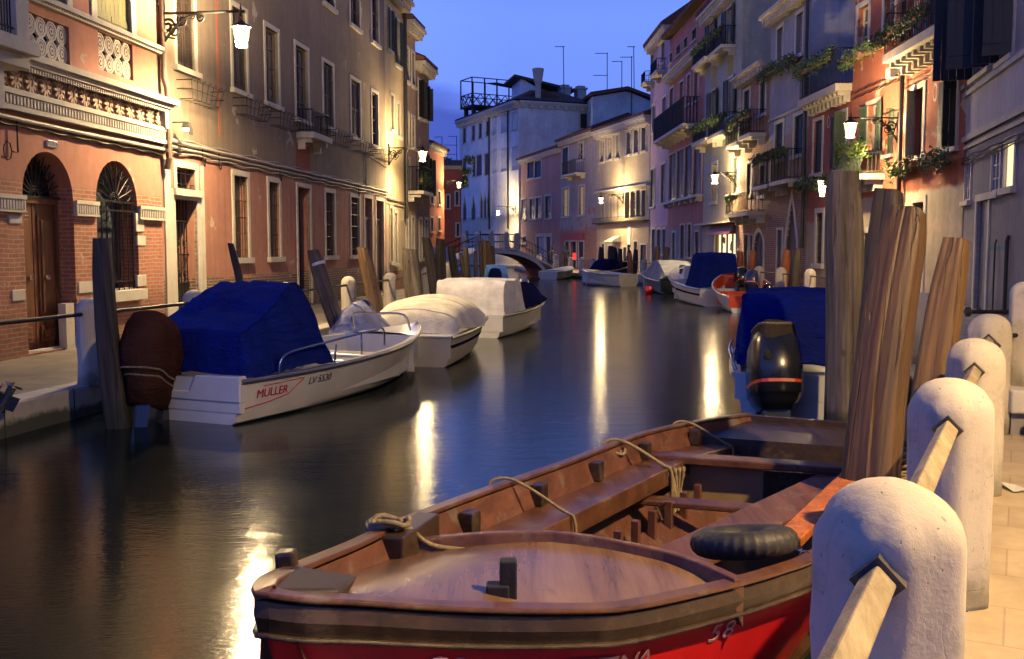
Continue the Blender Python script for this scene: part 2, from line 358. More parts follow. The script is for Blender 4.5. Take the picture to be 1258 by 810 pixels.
# ------------------------------------------------------------ facades
def interp(v, a, b): return a + (b - a) * v
class Fac:
    """a street front: a vertical plane on the map line through P with direction d, cut between two picture columns of the photo"""
    def __init__(s, name, label, P, d, px0, px1, z0, z1, wallmat, group=None, depth=6, cat='building'):
        d = Vector(d).normalized(); s.d = Vector((d.x, d.y, 0)); s.P = Vector((P[0], P[1], 0)); s.n = Vector((-d.y, d.x, 0))
        a = s.hit(px0, 305); b = s.hit(px1, 305)
        s.O = Vector((a.x, a.y, 0)); s.L = (b - a).dot(s.d); s.z0, s.z1 = z0, z1; s.mat = wallmat; s.D = depth
        s.e = thing(name, label, cat, s.O, math.atan2(d.y, d.x), group); s.holes = []; s.todo = []
    def hit(s, px, py):
        r = ray(px, py); n = s.n; o = Vector((0, 0, EYE))
        t = (s.P - o).dot(n) / r.dot(n); return o + r * t
    def uv(s, px, py):
        h = s.hit(px, py); return (h - s.O).dot(s.d), h.z
    def rect(s, xl, xr, yt, yb):
        ym = (yt + yb) / 2; xm = (xl + xr) / 2
        return s.uv(xl, ym)[0], s.uv(xr, ym)[0], s.uv(xm, yb)[1], s.uv(xm, yt)[1]
    def world(s, x, y, z): return s.O + s.d * x + s.n * y + Vector((0, 0, z))
    def part(s, mb, name, m, parent=None, **k): return mb.build(name, m, parent or s.e, **k)
    def hole(s, x0, x1, z0, z1, arch=None): s.holes.append((x0, x1, z0, z1, arch))
    def wall(s, x0=None, x1=None, dep=.22):
        x0 = 0 if x0 is None else x0; x1 = s.L if x1 is None else x1
        mb = MB(); z0, z1 = s.z0, s.z1
        H = [h for h in s.holes if h[1] > x0 and h[0] < x1]
        xs = sorted({x0, x1} | {min(max(q, x0), x1) for h in H for q in h[:2]}); zs = sorted({z0, z1} | {min(max(q, z0), z1) for h in H for q in h[2:4]})
        for i in range(len(xs) - 1):
            for j in range(len(zs) - 1):
                cx, cz = (xs[i] + xs[i + 1]) / 2, (zs[j] + zs[j + 1]) / 2
                if any(h[0] < cx < h[1] and h[2] < cz < h[3] for h in H): continue
                mb.quad((xs[i], 0, zs[j]), (xs[i + 1], 0, zs[j]), (xs[i + 1], 0, zs[j + 1]), (xs[i], 0, zs[j + 1]))
        for (a, b, c, d, arch) in H:
            t = d
            if arch:
                w = b - a; k = 14; pts = []
                for i in range(k + 1):
                    q = i / k
                    if arch == 'round': pts.append((a + w / 2 - math.cos(math.pi * q) * w / 2, d - w / 2 + math.sin(math.pi * q) * w / 2))
                    else:
                        q2 = q * 2 if q <= .5 else 2 - q * 2
                        zz = d - w * 1.2 + w * 1.2 * (math.sin(q2 * math.pi / 2) * .75 + q2 ** 3 * .25); pts.append((a + w * q, zz))
                t = pts[0][1]
                for i in range(k):
                    (xa, za), (xb, zb) = pts[i], pts[i + 1]
                    mb.quad((xa, 0, za), (xb, 0, zb), (xb, 0, d), (xa, 0, d)); mb.quad((xa, 0, za), (xb, 0, zb), (xb, dep, zb), (xa, dep, za))
            else: mb.quad((a, 0, d), (b, 0, d), (b, dep, d), (a, dep, d))
            mb.quad((a, 0, c), (a, 0, t), (a, dep, t), (a, dep, c)); mb.quad((b, 0, c), (b, 0, t), (b, dep, t), (b, dep, c)); mb.quad((a, 0, c), (b, 0, c), (b, dep, c), (a, dep, c))
        D = s.D
        mb.quad((x0, 0, z0), (x0, D, z0), (x0, D, z1), (x0, 0, z1)); mb.quad((x1, 0, z0), (x1, D, z0), (x1, D, z1), (x1, 0, z1))
        mb.quad((x0, D, z0), (x1, D, z0), (x1, D, z1), (x0, D, z1)); mb.quad((x0, 0, z1), (x1, 0, z1), (x1, D, z1), (x0, D, z1))
        return s.part(mb, 'wall', s.mat)
    # ---- openings
    def shutter(s, par, x0, x1, z0, z1, y, m, n=14, hinge=None, ang=0, solid=False):
        """one leaf of a shutter; hinge 'l' or 'r' with an opening angle in degrees (0 shut, 180 flat on the wall)"""
        mb = MB(); w = x1 - x0; t = .035
        if solid:
            k = max(2, int(w / .14)); 
            for i in range(k): mb.box(x0 + w * i / k + .003, x0 + w * (i + 1) / k - .003, y, y + t, z0, z1)
            for q in (.15, .85): mb.box(x0 + .01, x1 - .01, y - .02, y, lerp(z0, z1, q) - .05, lerp(z0, z1, q) + .05)
        else:
            f = min(.06, w * .2)
            mb.box(x0, x0 + f, y, y + t, z0, z1); mb.box(x1 - f, x1, y, y + t, z0, z1)
            for q in (z0, (z0 + z1) / 2 - f / 2, z1 - f): mb.box(x0 + f, x1 - f, y + .002, y + t - .002, q, q + f)
            for i in range(n):
                zc = lerp(z0 + f, z1 - f, (i + .5) / n); h = (z1 - z0 - 2 * f) / n * .55
                mb.add([(x0 + f, y + .004, zc - h), (x1 - f, y + .004, zc - h), (x1 - f, y + t - .004, zc + h), (x0 + f, y + t - .004, zc + h)], [(0, 1, 2, 3)])
        if ang:
            hx = x0 if hinge == 'l' else x1; a = R(ang) * (-1 if hinge == 'l' else 1)
            c, sn = math.cos(a), math.sin(a)
            mb.v = [((px - hx) * c - (py - y) * sn + hx, (px - hx) * sn + (py - y) * c + y, pz) for px, py, pz in mb.v]
        return s.part(mb, 'shutter', m, par)
    def win(s, xl, xr, yt, yb, kind='glass', sw=.12, sill=True, arch=None, sm=None, sh='shut_g', dep=.2, mull=2, lit=None, n=14, local=None, proud=.03, solid=False, name='window', glass='glass', head=True, angs=(170, 170), bars=0, frame='frame_w'):
        x0, x1, z0, z1 = local or s.rect(xl, xr, yt, yb)
        s.hole(x0, x1, z0, z1, arch); w = x1 - x0; tm = M[sm] if sm else M['trim']
        mb = MB()
        if sw:
            zj = z1 - w / 2 if arch == 'round' else z1 - w * 1.2 if arch else z1
            mb.box(x0 - sw, x0, -proud, .06, z0, zj); mb.box(x1, x1 + sw, -proud, .06, z0, zj)
            if head and not arch: mb.box(x0 - sw, x1 + sw, -proud - .004, .06, z1, z1 + sw)
        if sill: mb.box(x0 - sw - .05, x1 + sw + .05, -proud - .07, .1, z0 - max(sw, .09), z0)
        if arch and sw:
            k = 18
            for i in range(k):
                P = []
                for q in (i / k, (i + 1) / k):
                    for r in (w / 2, w / 2 + sw):
                        if arch == 'round': P.append((x0 + w / 2 - math.cos(math.pi * q) * r, z1 - w / 2 + math.sin(math.pi * q) * r))
                        else:
                            q2 = q * 2 if q <= .5 else 2 - q * 2; zs0 = z1 - w * 1.2; zz = w * 1.2 * (math.sin(q2 * math.pi / 2) * .75 + q2 ** 3 * .25); e = r / (w / 2); P.append((x0 + w / 2 + w * (q - .5) * e, zs0 + zz * (1 + (e - 1) * .7)))
                mb.prism_y([P[0], P[1], P[3], P[2]], -proud, .05)
        if not mb.v: mb.box(x0, x1, .08, .16, z0 - .02, z0 + .03)
        W = s.part(mb, name, tm)
        g = MB(); g.box(x0, x1, dep - .01, dep + .03, z0, z1)
        if kind in ('closed',): 
            s.shutter(W, x0, x0 + w / 2, z0, z1, .06, M[sh], n, solid=solid); s.shutter(W, x0 + w / 2, x1, z0, z1, .06, M[sh], n, solid=solid)
            s.part(g, 'pane', M[glass], W); return W
        pm = M[lit] if lit else M[glass]
        s.part(g, 'pane', pm, W)
        if kind in ('open',):
            s.shutter(W, x0, x0 + w / 2, z0, z1, -.035, M[sh], n, 'l', angs[0], solid); s.shutter(W, x0 + w / 2, x1, z0, z1, -.035, M[sh], n, 'r', angs[1], solid)
        if kind in ('glass', 'open', 'lit') and mull:
            f = MB(); t = min(.05, w * .09); y0, y1 = dep - .06, dep - .012
            f.box(x0, x0 + t, y0, y1, z0, z1); f.box(x1 - t, x1, y0, y1, z0, z1); f.box(x0 + t, x1 - t, y0, y1, z0, z0 + t); f.box(x0 + t, x1 - t, y0, y1, z1 - t, z1)
            xm = (x0 + x1) / 2; f.box(xm - t * .6, xm + t * .6, y0 - .004, y1, z0 + t, z1 - t)
            for i in range(1, mull + 1):
                zc = lerp(z0, z1, i / (mull + 1)); f.box(x0 + t, xm - t * .6, y0 + .01, y1, zc - .015, zc + .015); f.box(xm + t * .6, x1 - t, y0 + .01, y1, zc - .015, zc + .015)
            s.part(f, 'sash', M[frame], W)
        if kind == 'grille' or bars:
            f = MB(); nb = bars or 5; y = .05
            for i in range(nb): 
                xc = lerp(x0, x1, (i + .5) / nb); f.tube([(xc, y, z0), (xc, y, z1)], .011, 5)
            for i in range(max(2, int((z1 - z0) / .35))):
                zc = lerp(z0, z1, (i + .5) / max(2, int((z1 - z0) / .35))); f.tube([(x0, y - .012, zc), (x1, y - .012, zc)], .009, 5)
            s.part(f, 'grille', M['iron'], W)
        return W
    def box(s, name, m, x0, x1, y0, y1, z0, z1, parent=None, bevel=0): return s.part(MB().box(x0, x1, y0, y1, z0, z1), name, m, parent, bevel=bevel)
    def cornice(s, z, h=.3, proj=.35, m='stone', dent=.28, x0=None, x1=None, name='cornice', dh=.16):
        x0 = -.02 if x0 is None else x0; x1 = s.L + .02 if x1 is None else x1; mb = MB()
        mb.box(x0, x1, -proj, .05, z - h * .35, z); mb.box(x0, x1, -proj * .75, .05, z - h * .6, z - h * .35); mb.box(x0, x1, -proj * .3, .05, z - h, z - h * .6)
        if dent:
            n = max(2, int((x1 - x0) / dent)); w = (x1 - x0) / n
            for i in range(n): mb.box(x0 + w * i + w * .25, x0 + w * i + w * .72, -proj * .7, 0, z - h * .6 - dh, z - h * .6 - .002)
        return s.part(mb, name, M[m])
    def roof(s, z, over=.4, rise=1.4, dep=3, m='tile', x0=None, x1=None):
        x0 = -.1 if x0 is None else x0; x1 = s.L + .1 if x1 is None else x1
        mb = MB(); P = [(-over, z + .02), (-over, z + .14), (dep, z + rise + .14), (dep * 2, z + .14), (dep * 2, z + .02)]
        mb.rings([[(x, y, zz) for y, zz in P] for x in (x0, x1)])
        n = max(3, int((x1 - x0) / .26))
        for i in range(n):   # rows of cover tiles running up the slope
            xc = lerp(x0, x1, (i + .5) / n); mb.tube([(xc, -over - .03, z + .13), (xc, dep, z + rise + .15)], .075, 6)
        return s.part(mb, 'roof', M[m])
    def tube(s, name, m, pts, r, n=6, parent=None): return s.part(MB().tube(pts, r, n), name, m, parent)
    def balcony(s, xl, xr, yt, yb, proj=.55, slab=.14, bars=None, br=.011, m='iron', sm='trim', local=None, corb=2, bulge=0, sheet=None):
        """railing between the picture rows yt (handrail) and yb (slab top)"""
        x0, x1, z0, z1 = local or s.rect(xl, xr, yt, yb)
        mb = MB(); mb.box(x0 - .06, x1 + .06, -proj - .05, 0, z0 - slab, z0)
        for i in range(corb):
            xc = lerp(x0 + .12, x1 - .12, i / max(1, corb - 1)); mb.prism_y([(xc - .07, z0 - slab), (xc + .07, z0 - slab), (xc + .07, z0 - slab - .12), (xc - .07, z0 - slab - .12)], -proj * .85, 0)
            mb.prism_y([(xc - .06, z0 - slab - .12), (xc + .06, z0 - slab - .12), (xc + .06, z0 - slab - .3), (xc - .06, z0 - slab - .3)], -proj * .45, 0)
        B = s.part(mb, 'balcony', M[sm], bevel=0)
        f = MB(); n = bars or max(4, int((x1 - x0) / .11)); r = br
        f.tube([(x0, 0, z1), (x0, -proj, z1), (x1, -proj, z1), (x1, 0, z1)], .02, 6); f.tube([(x0, 0, z0 + .06), (x0, -proj, z0 + .06), (x1, -proj, z0 + .06), (x1, 0, z0 + .06)], .014, 5)
        for i in range(n + 1):
            xc = lerp(x0, x1, i / n); b = bulge
            f.tube([(xc, -proj, z0), (xc, -proj - b, lerp(z0, z1, .3)), (xc, -proj, z1)] if b else [(xc, -proj, z0), (xc, -proj, z1)], r, 4)
        for i in range(1, 5):
            for xx in (x0, x1): f.tube([(xx, -proj * i / 5, z0), (xx, -proj * i / 5, z1)], r, 4)
        s.part(f, 'railing', M[m], B); return B
_lf = random.Random(3)
def leaf_clump(mb, c, rx, ry, rz, n, sz=.06, droop=0):
    for _ in range(n):
        while True:
            p = Vector((_lf.uniform(-1, 1), _lf.uniform(-1, 1), _lf.uniform(-1, 1)))
            if p.length < 1: break
        k = .7 + .5 * noise.noise(Vector((p.x * 2 + c[0], p.y * 2 + c[1], p.z * 2 + c[2])) * 1.3)
        q = Vector((c[0] + p.x * rx * k, c[1] + p.y * ry * k, c[2] + p.z * rz * k - droop * _lf.random() ** 3))
        a = Vector((_lf.uniform(-1, 1), _lf.uniform(-1, 1), _lf.uniform(-.6, 1))).normalized(); b = a.orthogonal().normalized()
        b = (b * math.cos(_lf.uniform(0, 6.3)) + a.cross(b) * math.sin(_lf.uniform(0, 6.3))).normalized(); e = a.cross(b); s = sz * _lf.uniform(.6, 1.3)
        mb.add([q - b * s, q + e * s * .55, q + b * s, q - e * s * .55], [(0, 1, 2, 3)])
def flower_box(fac, xl, xr, yt, yb, label, light=False, proj=.22, droop=.25, z=None, group='flower boxes on the house fronts'):
    x0, x1, z0, z1 = fac.rect(xl, xr, yt, yb); w = x1 - x0; h = z1 - z0
    o = fac.world((x0 + x1) / 2, -proj, z0)
    t = thing('flower_box', label, 'flower box', o, fac.e.rotation_euler.z, group)
    b = MB(); b.rings([[(x, y, zz) for (y, zz) in ((-.07, h * .2), (.09, h * .2), (.10, h * .2 + .15), (-.08, h * .2 + .15))] for x in (-w / 2 * .92, w / 2 * .92)]); b.build('trough', M['trough'], t)
    f = MB(); k = max(2, int(w / .22))
    for i in range(k):
        xc = lerp(-w / 2, w / 2, (i + .5) / k); leaf_clump(f, (xc, -.06, h * .5 + _lf.uniform(-.08, .12)), .19, .22, h * .48, int(85), .045, droop)
    f.build('foliage', M['leaf_lit' if light else 'leaf'], t)
    g = MB(); leaf_clump(g, (0, -.08, h * .65), w / 2, .16, h * .35, int(7 * w) + 3, .028, 0); g.build('blossom', M['flower'], t)
    return t
def scroll(c, r0, r1, turns, a0, n=26):   # spiral in local x,z
    return [(c[0] + lerp(r0, r1, i / n) * math.cos(a0 + turns * 2 * math.pi * i / n), c[1], c[2] + lerp(r0, r1, i / n) * math.sin(a0 + turns * 2 * math.pi * i / n)) for i in range(n + 1)]
def street_lamp(root, out, length, drop, label, scale=1.0, glass='lamp', group='wall lamps along the canal'):
    """bracket lamp: root on the wall, out = horizontal unit vector away from the wall"""
    rz = math.atan2(out[1], out[0]); t = thing('street_lamp', label, 'street lamp', root, rz, group)
    k = scale; b = MB(); L = length
    b.box(-.02, .03, -.05, .05, -.65 * k, .15 * k); b.tube([(0, 0, 0), (L + .08, 0, 0)], .024 * k, 6); b.tube(scroll((.30 * k, 0, -.30 * k), .12 * k, .03 * k, 1.5, .6), .02 * k, 5); b.tube([(.03, 0, -.05), (.12 * k, 0, -.4 * k), (.30 * k, 0, -.44 * k)], .016 * k, 5)
    b.tube([(L, 0, -.02), (L, 0, .06), (L, 0, .16)], [.035, .02, .003], 6)
    bl = min(L * .5, .95 * k)
    pts = [(.02, 0, -.6 * k)] + [(lerp(.02, bl, q), 0, -.6 * k + (.58 * k) * (1 - (1 - q) ** 1.8)) for q in (.15, .3, .5, .7, .9, 1)]
    b.tube(smooth_curve(pts, 3), .026 * k, 5)
    b.tube(scroll((.17 * k, 0, -.22 * k), .15 * k, .03 * k, 1.6, -1.2), .024 * k, 5); b.tube(scroll((.44 * k, 0, -.13 * k), .10 * k, .02 * k, 1.5, 2.4), .021 * k, 5)
    b.tube(scroll((bl + .03 * k, 0, -.09 * k), .085 * k, .02 * k, 1.4, 1.2), .020 * k, 5); b.tube(scroll((.64 * k, 0, -.07 * k), .055 * k, .012 * k, 1.4, .4), .011 * k, 5)
    b.build('bracket', M['iron'], t)
    l = MB(); l.tube([(L, 0, 0), (L, 0, -drop + .26)], .015, 5); l.lathe([(.02, .30), (.07, .27), (.19, .19), (.20, .17), (.02, .17)], (L, 0, -drop), 8)
    for q in range(4): a_ = q * math.pi / 2 + .785; l.tube([(L + .185 * math.cos(a_), .185 * math.sin(a_), -drop + .17), (L + .10 * math.cos(a_), .10 * math.sin(a_), -drop - .197)], .009, 4)
    l.tube([(L + .10 * math.cos(q * .785), .10 * math.sin(q * .785), -drop - .197) for q in range(9)], .012, 4, False); ln = l.build('lantern', M['iron'], t)
    g = MB(); g.lathe([(.09, -.195), (.175, .16)], (L, 0, -drop), 8); g.build('glass', M[glass], ln); g = MB(); g.lathe([(.105, -.175), (.105, -.185)], (L, 0, -drop), 12); g.build('bulb', M['bulbfar' if 'far' in glass else 'bulbroad' if 'beside the near quay' in label else 'bulbnear' if 'near' in glass else 'bulb'], ln)
    g = MB(); g.lathe([(.01, .06), (.05, .04), (.065, 0), (.05, -.04), (.01, -.06)], (L, 0, -drop + .02), 10); g.build('inner_bulb', M['core'], ln)
    return t
# ============================================================ LEFT BANK
LP, LD = (-7.47, 14.5), (.1156, 1)
mLA = wall_mat('salmon_plaster_over_brick', (.44, .19, .13), None, 0, True, 3.02, .04, .25, ((.42, .15, .08), (.30, .11, .06)), rag=.02)
A = Fac('salmon_palace', 'salmon plastered house front with two round arched openings and carved stone bands', LP, LD, -75, 200, QZ, 9.5, mLA)
# arched door
x0, x1, z0, z1 = A.rect(30.5, 92, 187, 436); z0 = QZ + .03
zsp = z1 - (x1 - x0) / 2
W = A.win(0, 0, 0, 0, 'none', sw=0, sill=False, arch='round', local=(x0, x1, z0, z1), dep=.42, name='door')
d = MB(); w = x1 - x0; y = .30
for a, b in ((x0 + .06, x0 + w / 2 - .01), (x0 + w / 2 + .01, x1 - .06)):
    d.box(a, b, y, y + .06, z0, zsp - .12)
    for q0, q1 in ((.05, .16), (.22, .92)):
        za, zb = lerp(z0, zsp - .12, q0), lerp(z0, zsp - .12, q1)
        d.box(a + .10, b - .10, y - .025, y, za, zb); d.box(a + .16, b - .16, y - .05, y - .025, za + .07, zb - .07)
d.box(x0, x0 + .06, y - .03, y + .06, z0, zsp - .12); d.box(x1 - .06, x1, y - .03, y + .06, z0, zsp - .12); d.box(x0, x1, y - .04, y + .07, zsp - .12, zsp - .02)
A.part(d, 'door_leaf', M['door'], W, bevel=.008)
h = MB(); 
for xx in (x0 + w / 2 - .22, x0 + w / 2 + .22): h.lathe([(.0, -.05), (.035, -.035), (.045, 0), (.035, .035), (0, .05)], (xx, y - .09, z0 + 1.15), 10)
A.part(h, 'door_knob', M['chrome'], W)
def fan(A, W, x0, x1, z1, y, n=11, m='iron'):
    w = x1 - x0; cx, cz, r = (x0 + x1) / 2, z1 - w / 2, w / 2; f = MB()
    for i in range(n + 1):
        a = math.pi * i / n; f.tube([(cx + math.cos(a) * r * .22, y, cz + math.sin(a) * r * .22), (cx + math.cos(a) * r, y, cz + math.sin(a) * r)], .012, 5)
        if i < n:
            am = math.pi * (i + .5) / n; f.tube([(cx + math.cos(a) * r * .62, y, cz + math.sin(a) * r * .62), (cx + math.cos(am) * r * .86, y, cz + math.sin(am) * r * .86), (cx + math.cos(a + math.pi / n) * r * .62, y, cz + math.sin(a + math.pi / n) * r * .62)], .01, 5)
    for rr in (.22, .16): f.tube([(cx + math.cos(math.pi * i / 12) * r * rr, y, cz + math.sin(math.pi * i / 12) * r * rr) for i in range(13)], .014, 5)
    f.tube(scroll((cx, y, cz + r * .08), r * .1, .01, 1.5, 0), .01, 4); f.box(x0, x1, y - .012, y + .012, cz - .03, cz)
    return A.part(f, 'fanlight_grille', M[m], W)
fan(A, W, x0, x1, z1, .24)
door_x = (x0, x1)
# arched barred window
x0, x1, z0, z1 = A.rect(119, 169, 198, 357); W = A.win(0, 0, 0, 0, 'none', sw=0, sill=False, arch='round', local=(x0, x1, z0, z1), dep=.36, glass='blueglass')
fan(A, W, x0, x1, z1, .06, 9); f = MB(); zs_ = z1 - (x1 - x0) / 2
for i in range(8):
    xc = lerp(x0, x1, (i + .5) / 8); f.tube([(xc, .06, z0), (xc, .06, zs_)], .013, 6)
for q in (.1, .9, 1.0): f.box(x0, x1, .04, .08, lerp(z0, zs_, q) - .02, lerp(z0, zs_, q) + .01)
A.part(f, 'grille', M['iron'], W); A.box('sill', M['trim'], x0 - .1, x1 + .05, -.14, .1, z0 - .2, z0, W, .01)
win_x = (x0, x1)
# stone band at the spring line, quoin blocks
zb0, zb1 = A.uv(105, 266)[1], A.uv(105, 248)[1]
mb = MB(); spans = [(-.02, door_x[0]), (door_x[1], win_x[0]), (win_x[1], A.L + .01)]
for a, b in spans:
    mb.box(a, b, -.05, .03, zb0, zb1); mb.box(a, b, -.075, -.05, zb1 - .05, zb1 + .012); mb.box(a, b, -.07, -.05, zb0, zb0 + .03)
    n = max(2, int((b - a) / .07))
    for i in range(n): mb.box(lerp(a, b, (i + .2) / n), lerp(a, b, (i + .7) / n), -.065, -.05, zb0 + .045, zb1 - .06)
    A.part(mb, 'stone_band', M['trim']); mb = MB()
mb = MB()
for (xa, xb, ya, yb) in ((96, 114, 346, 360), (168, 179, 338, 352), (14, 30, 356, 370), (10, 26, 265, 275), (166, 176, 262, 285), (168, 178, 290, 302)):
    q = A.rect(xa, xb, ya, yb); A.box('quoin_stone', M['trim'], q[0], q[1], -.02, .03, q[2], q[3], bevel=.01)
mb = MB(); q = A.rect(84, 92, 388, 432); mb.box(q[0] - .1, q[1] - .05, -.03, .1, QZ, QZ + .75); A.part(mb, 'door_jamb', M['trim'])
# dentil band, rosette frieze, cornice
def zline(fac, p, q): return (fac.uv(*p)[1] + fac.uv(*q)[1]) / 2
zc0, zc1 = zline(A, (0, 139), (197, 170)), zline(A, (0, 117), (197, 153))
zr1 = zline(A, (25, 92), (205, 133)); zt1 = zline(A, (25, 79), (205, 118))
mb = MB(); mb.box(0, A.L, -.10, .02, zc0, zc1); mb.box(0, A.L, -.16, 0, zc1 - .06, zc1 + .02); mb.box(0, A.L, -.15, 0, zc0 - .03, zc0 + .04)
n = int(A.L / .085)
for i in range(n): mb.box(A.L * (i + .2) / n, A.L * (i + .68) / n, -.14, -.10, zc0 + .06, zc1 - .08)
A.part(mb, 'dentil_band', M['trim'])
mb = MB(); rr = (zr1 - zc1) * .42; n = int(A.L / (rr * 2.35))
for i in range(n):
    xc = A.L * (i + .5) / n; zc = (zr1 + zc1) / 2
    for k in range(10):
        a = k * math.pi / 5; mb.obox((xc + math.cos(a) * rr * .62, -.05, zc + math.sin(a) * rr * .75), (math.cos(a) * rr * .3, 0, math.sin(a) * rr * .36), (0, .05, 0), (-math.sin(a) * rr * .14, 0, math.cos(a) * rr * .14))
    P = [(rr, 0), (rr * .9, .04), (rr * .8, 0)]
    mb.tube([(xc + math.cos(t * .5236) * rr, -.03, zc + math.sin(t * .5236) * rr * 1.15) for t in range(13)], .022, 5, False)
    mb.tube([(xc + math.cos(t * .785) * rr * .3, -.06, zc + math.sin(t * .785) * rr * .3) for t in range(9)], .03, 5, False)
    mb.box(xc - rr * .15, xc + rr * .15, -.09, 0, zc - rr * .15, zc + rr * .15)
A.part(mb, 'rosette_frieze', stone_mat('carved_frieze_stone', (.46, .30, .20), .6, 8))
mb = MB(); mb.box(0, A.L + .25, -.32, .02, zt1 - .10, zt1); mb.box(0, A.L + .12, -.24, .02, zt1 - .18, zt1 - .10); mb.box(0, A.L + .02, -.16, .02, zr1, zt1 - .18)
n = int(A.L / .07)
for i in range(n): mb.box(A.L * (i + .2) / n, A.L * (i + .65) / n, -.21, -.16, zt1 - .26, zt1 - .19)
mb.box(A.L - .14, A.L + .03, -.2, .02, zc1, zr1)
A.part(mb, 'cornice', M['trim'])
zl1 = zline(A, (29, 2), (195, 49)); zl0 = zline(A, (29, 12), (195, 58))
mb = MB(); mb.box(1.5, A.L, -.16, .02, zl1 - .08, zl1); mb.box(1.5, A.L, -.10, .02, zl0, zl1 - .08); n = int((A.L - 1.5) / .075)
for i in range(n): mb.box(1.5 + (A.L - 1.5) * (i + .2) / n, 1.5 + (A.L - 1.5) * (i + .66) / n, -.135, -.10, zl0 + .03, zl1 - .09)
A.part(mb, 'upper_stone_ledge', M['trim'])
# openwork panels
for (xa, xb, ya, yb) in ((34, 85, 24, 72), (121, 163, 47, 92)):
    q = A.rect(xa, xb, ya, yb); W = A.win(0, 0, 0, 0, 'none', sw=0, sill=False, local=q, dep=.25, name='openwork_panel')
    f = MB(); cw = (q[1] - q[0]) / 4; chh = (q[3] - q[2]) / 2
    for i in range(4):
        for j in range(2):
            xc, zc = q[0] + cw * (i + .5), q[2] + chh * (j + .5)
            for rx_, rz_, th in ((.46, .47, .03), (.30, .33, .025), (.12, .14, .03)):
                f.tube([(xc + math.cos(t * .3927) * cw * rx_, .07, zc + math.sin(t * .3927) * chh * rz_) for t in range(17)], th, 5, False)
            for t in range(8):
                a = t * .785 + .39; f.tube([(xc + math.cos(a) * cw * .12, .07, zc + math.sin(a) * chh * .12), (xc + math.cos(a) * cw * .46, .07, zc + math.sin(a) * chh * .46)], .018, 4)
    A.part(f, 'tracery', M['trim'], W)
A.win(44, 80, -40, 13, 'closed', sh='shut_y', sw=.16, sill=False, solid=True)
A.win(117, 159, -50, 36, 'closed', sh='shut_y', sw=.18, sill=False, solid=True)
# balcony at the left edge of the picture
q0 = A.uv(10, 60); mb = MB(); mb.box(0, A.uv(-12, 40)[0] - .0, -.75, 0, q0[1] - .22, q0[1] - .02); mb.box(0, A.uv(-14, 40)[0], -.62, 0, q0[1] - .4, q0[1] - .22)
mb.box(A.uv(-34, 40)[0], A.uv(-17, 40)[0], -.66, -.42, q0[1] - .02, q0[1] + 1.2)
bal = A.part(mb, 'balcony', M['trim'], bevel=.01); f = MB()
for i in range(14): f.tube([(i * A.uv(-35, 40)[0] / 14, -.62, q0[1]), (i * A.uv(-35, 40)[0] / 14, -.62, q0[1] + 1.1)], .012, 5)
f.tube([(0, -.62, q0[1] + 1.1), (A.uv(-35, 40)[0], -.62, q0[1] + 1.1)], .02, 5); f.tube([(0, -.62, q0[1] + .1), (A.uv(-35, 40)[0], -.62, q0[1] + .1)], .02, 5)
A.part(f, 'railing', M['iron'], bal)
A.box('corbel', M['trim'], .5, .8, -.5, 0, q0[1] - 1.0, q0[1] - .4)
# number plate, hook, drainpipe, cable duct
q = A.rect(56, 69, 173, 181); P = A.box('number_plate', M['white'], q[0], q[1], -.03, 0, q[2], q[3], bevel=.005)
def text(s, size, m, parent, loc, rot, name='lettering', ext=.002, sx=1):
    c = bpy.data.curves.new(name, 'FONT'); c.body = s; c.size = size; c.extrude = ext; c.align_x = 'CENTER'; c.align_y = 'CENTER'; c.materials.append(m)
    q = bpy.data.objects.new(name, c); COL.objects.link(q); me = bpy.data.meshes.new_from_object(q.evaluated_get(bpy.context.evaluated_depsgraph_get())); bpy.data.objects.remove(q)
    o = bpy.data.objects.new(name, me); COL.objects.link(o); o.parent = parent; o.location = loc; o.rotation_euler = rot; o.scale = (sx, 1, 1); return o
M['ink'] = plain('faded_ink', (.10, .08, .08), .7)
text('2533 N', .10, M['ink'], P, ((q[0] + q[1]) / 2, -.034, (q[2] + q[3]) / 2), (R(90), 0, 0))
zd = zline(A, (0, 143), (197, 176)) - .06
A.tube('cable_duct', M['pipe_l'], [(0, -.08, zd), (A.L * .5, -.08, zd - .02), (A.L, -.08, zd)], .035, 8)
mb = MB(); n = 60
for i in range(n): mb.tube([(A.L * i / n, -.05, zd - .10 - .015 * math.sin(i)), (A.L * (i + 1) / n, -.05, zd - .10 - .015 * math.sin(i + 1))], .02, 5, False)
A.part(mb, 'cable', M['iron'])
hk = MB(); u = A.uv(16, 150); hk.tube([(u[0], -.06, zd), (u[0], -.06, u[1] - .45), (u[0] - .12, -.06, u[1] - .45)], .012, 5); hk.tube([(u[0] - .28 + .1 * math.cos(k * .9), -.08, u[1] - .45 + .14 * math.sin(k * .9)) for k in range(14)], .01, 4)
A.part(hk, 'cable_bundle', M['iron'])
xp = A.L + .05
mb = MB(); mb.tube([(xp, -.10, 9.3), (xp, -.10, 5.3), (xp, -.16, 5.1), (xp, -.16, 3.75), (xp + .04, -.1, 3.55)], .06, 10)
for zz in (3.9, 4.9, 6.2, 7.5): mb.lathe([(.075, -.03), (.075, .03)], (xp, -.13, zz), 10)
A.part(mb, 'downpipe', M['pipe'])
A.wall(dep=.42)
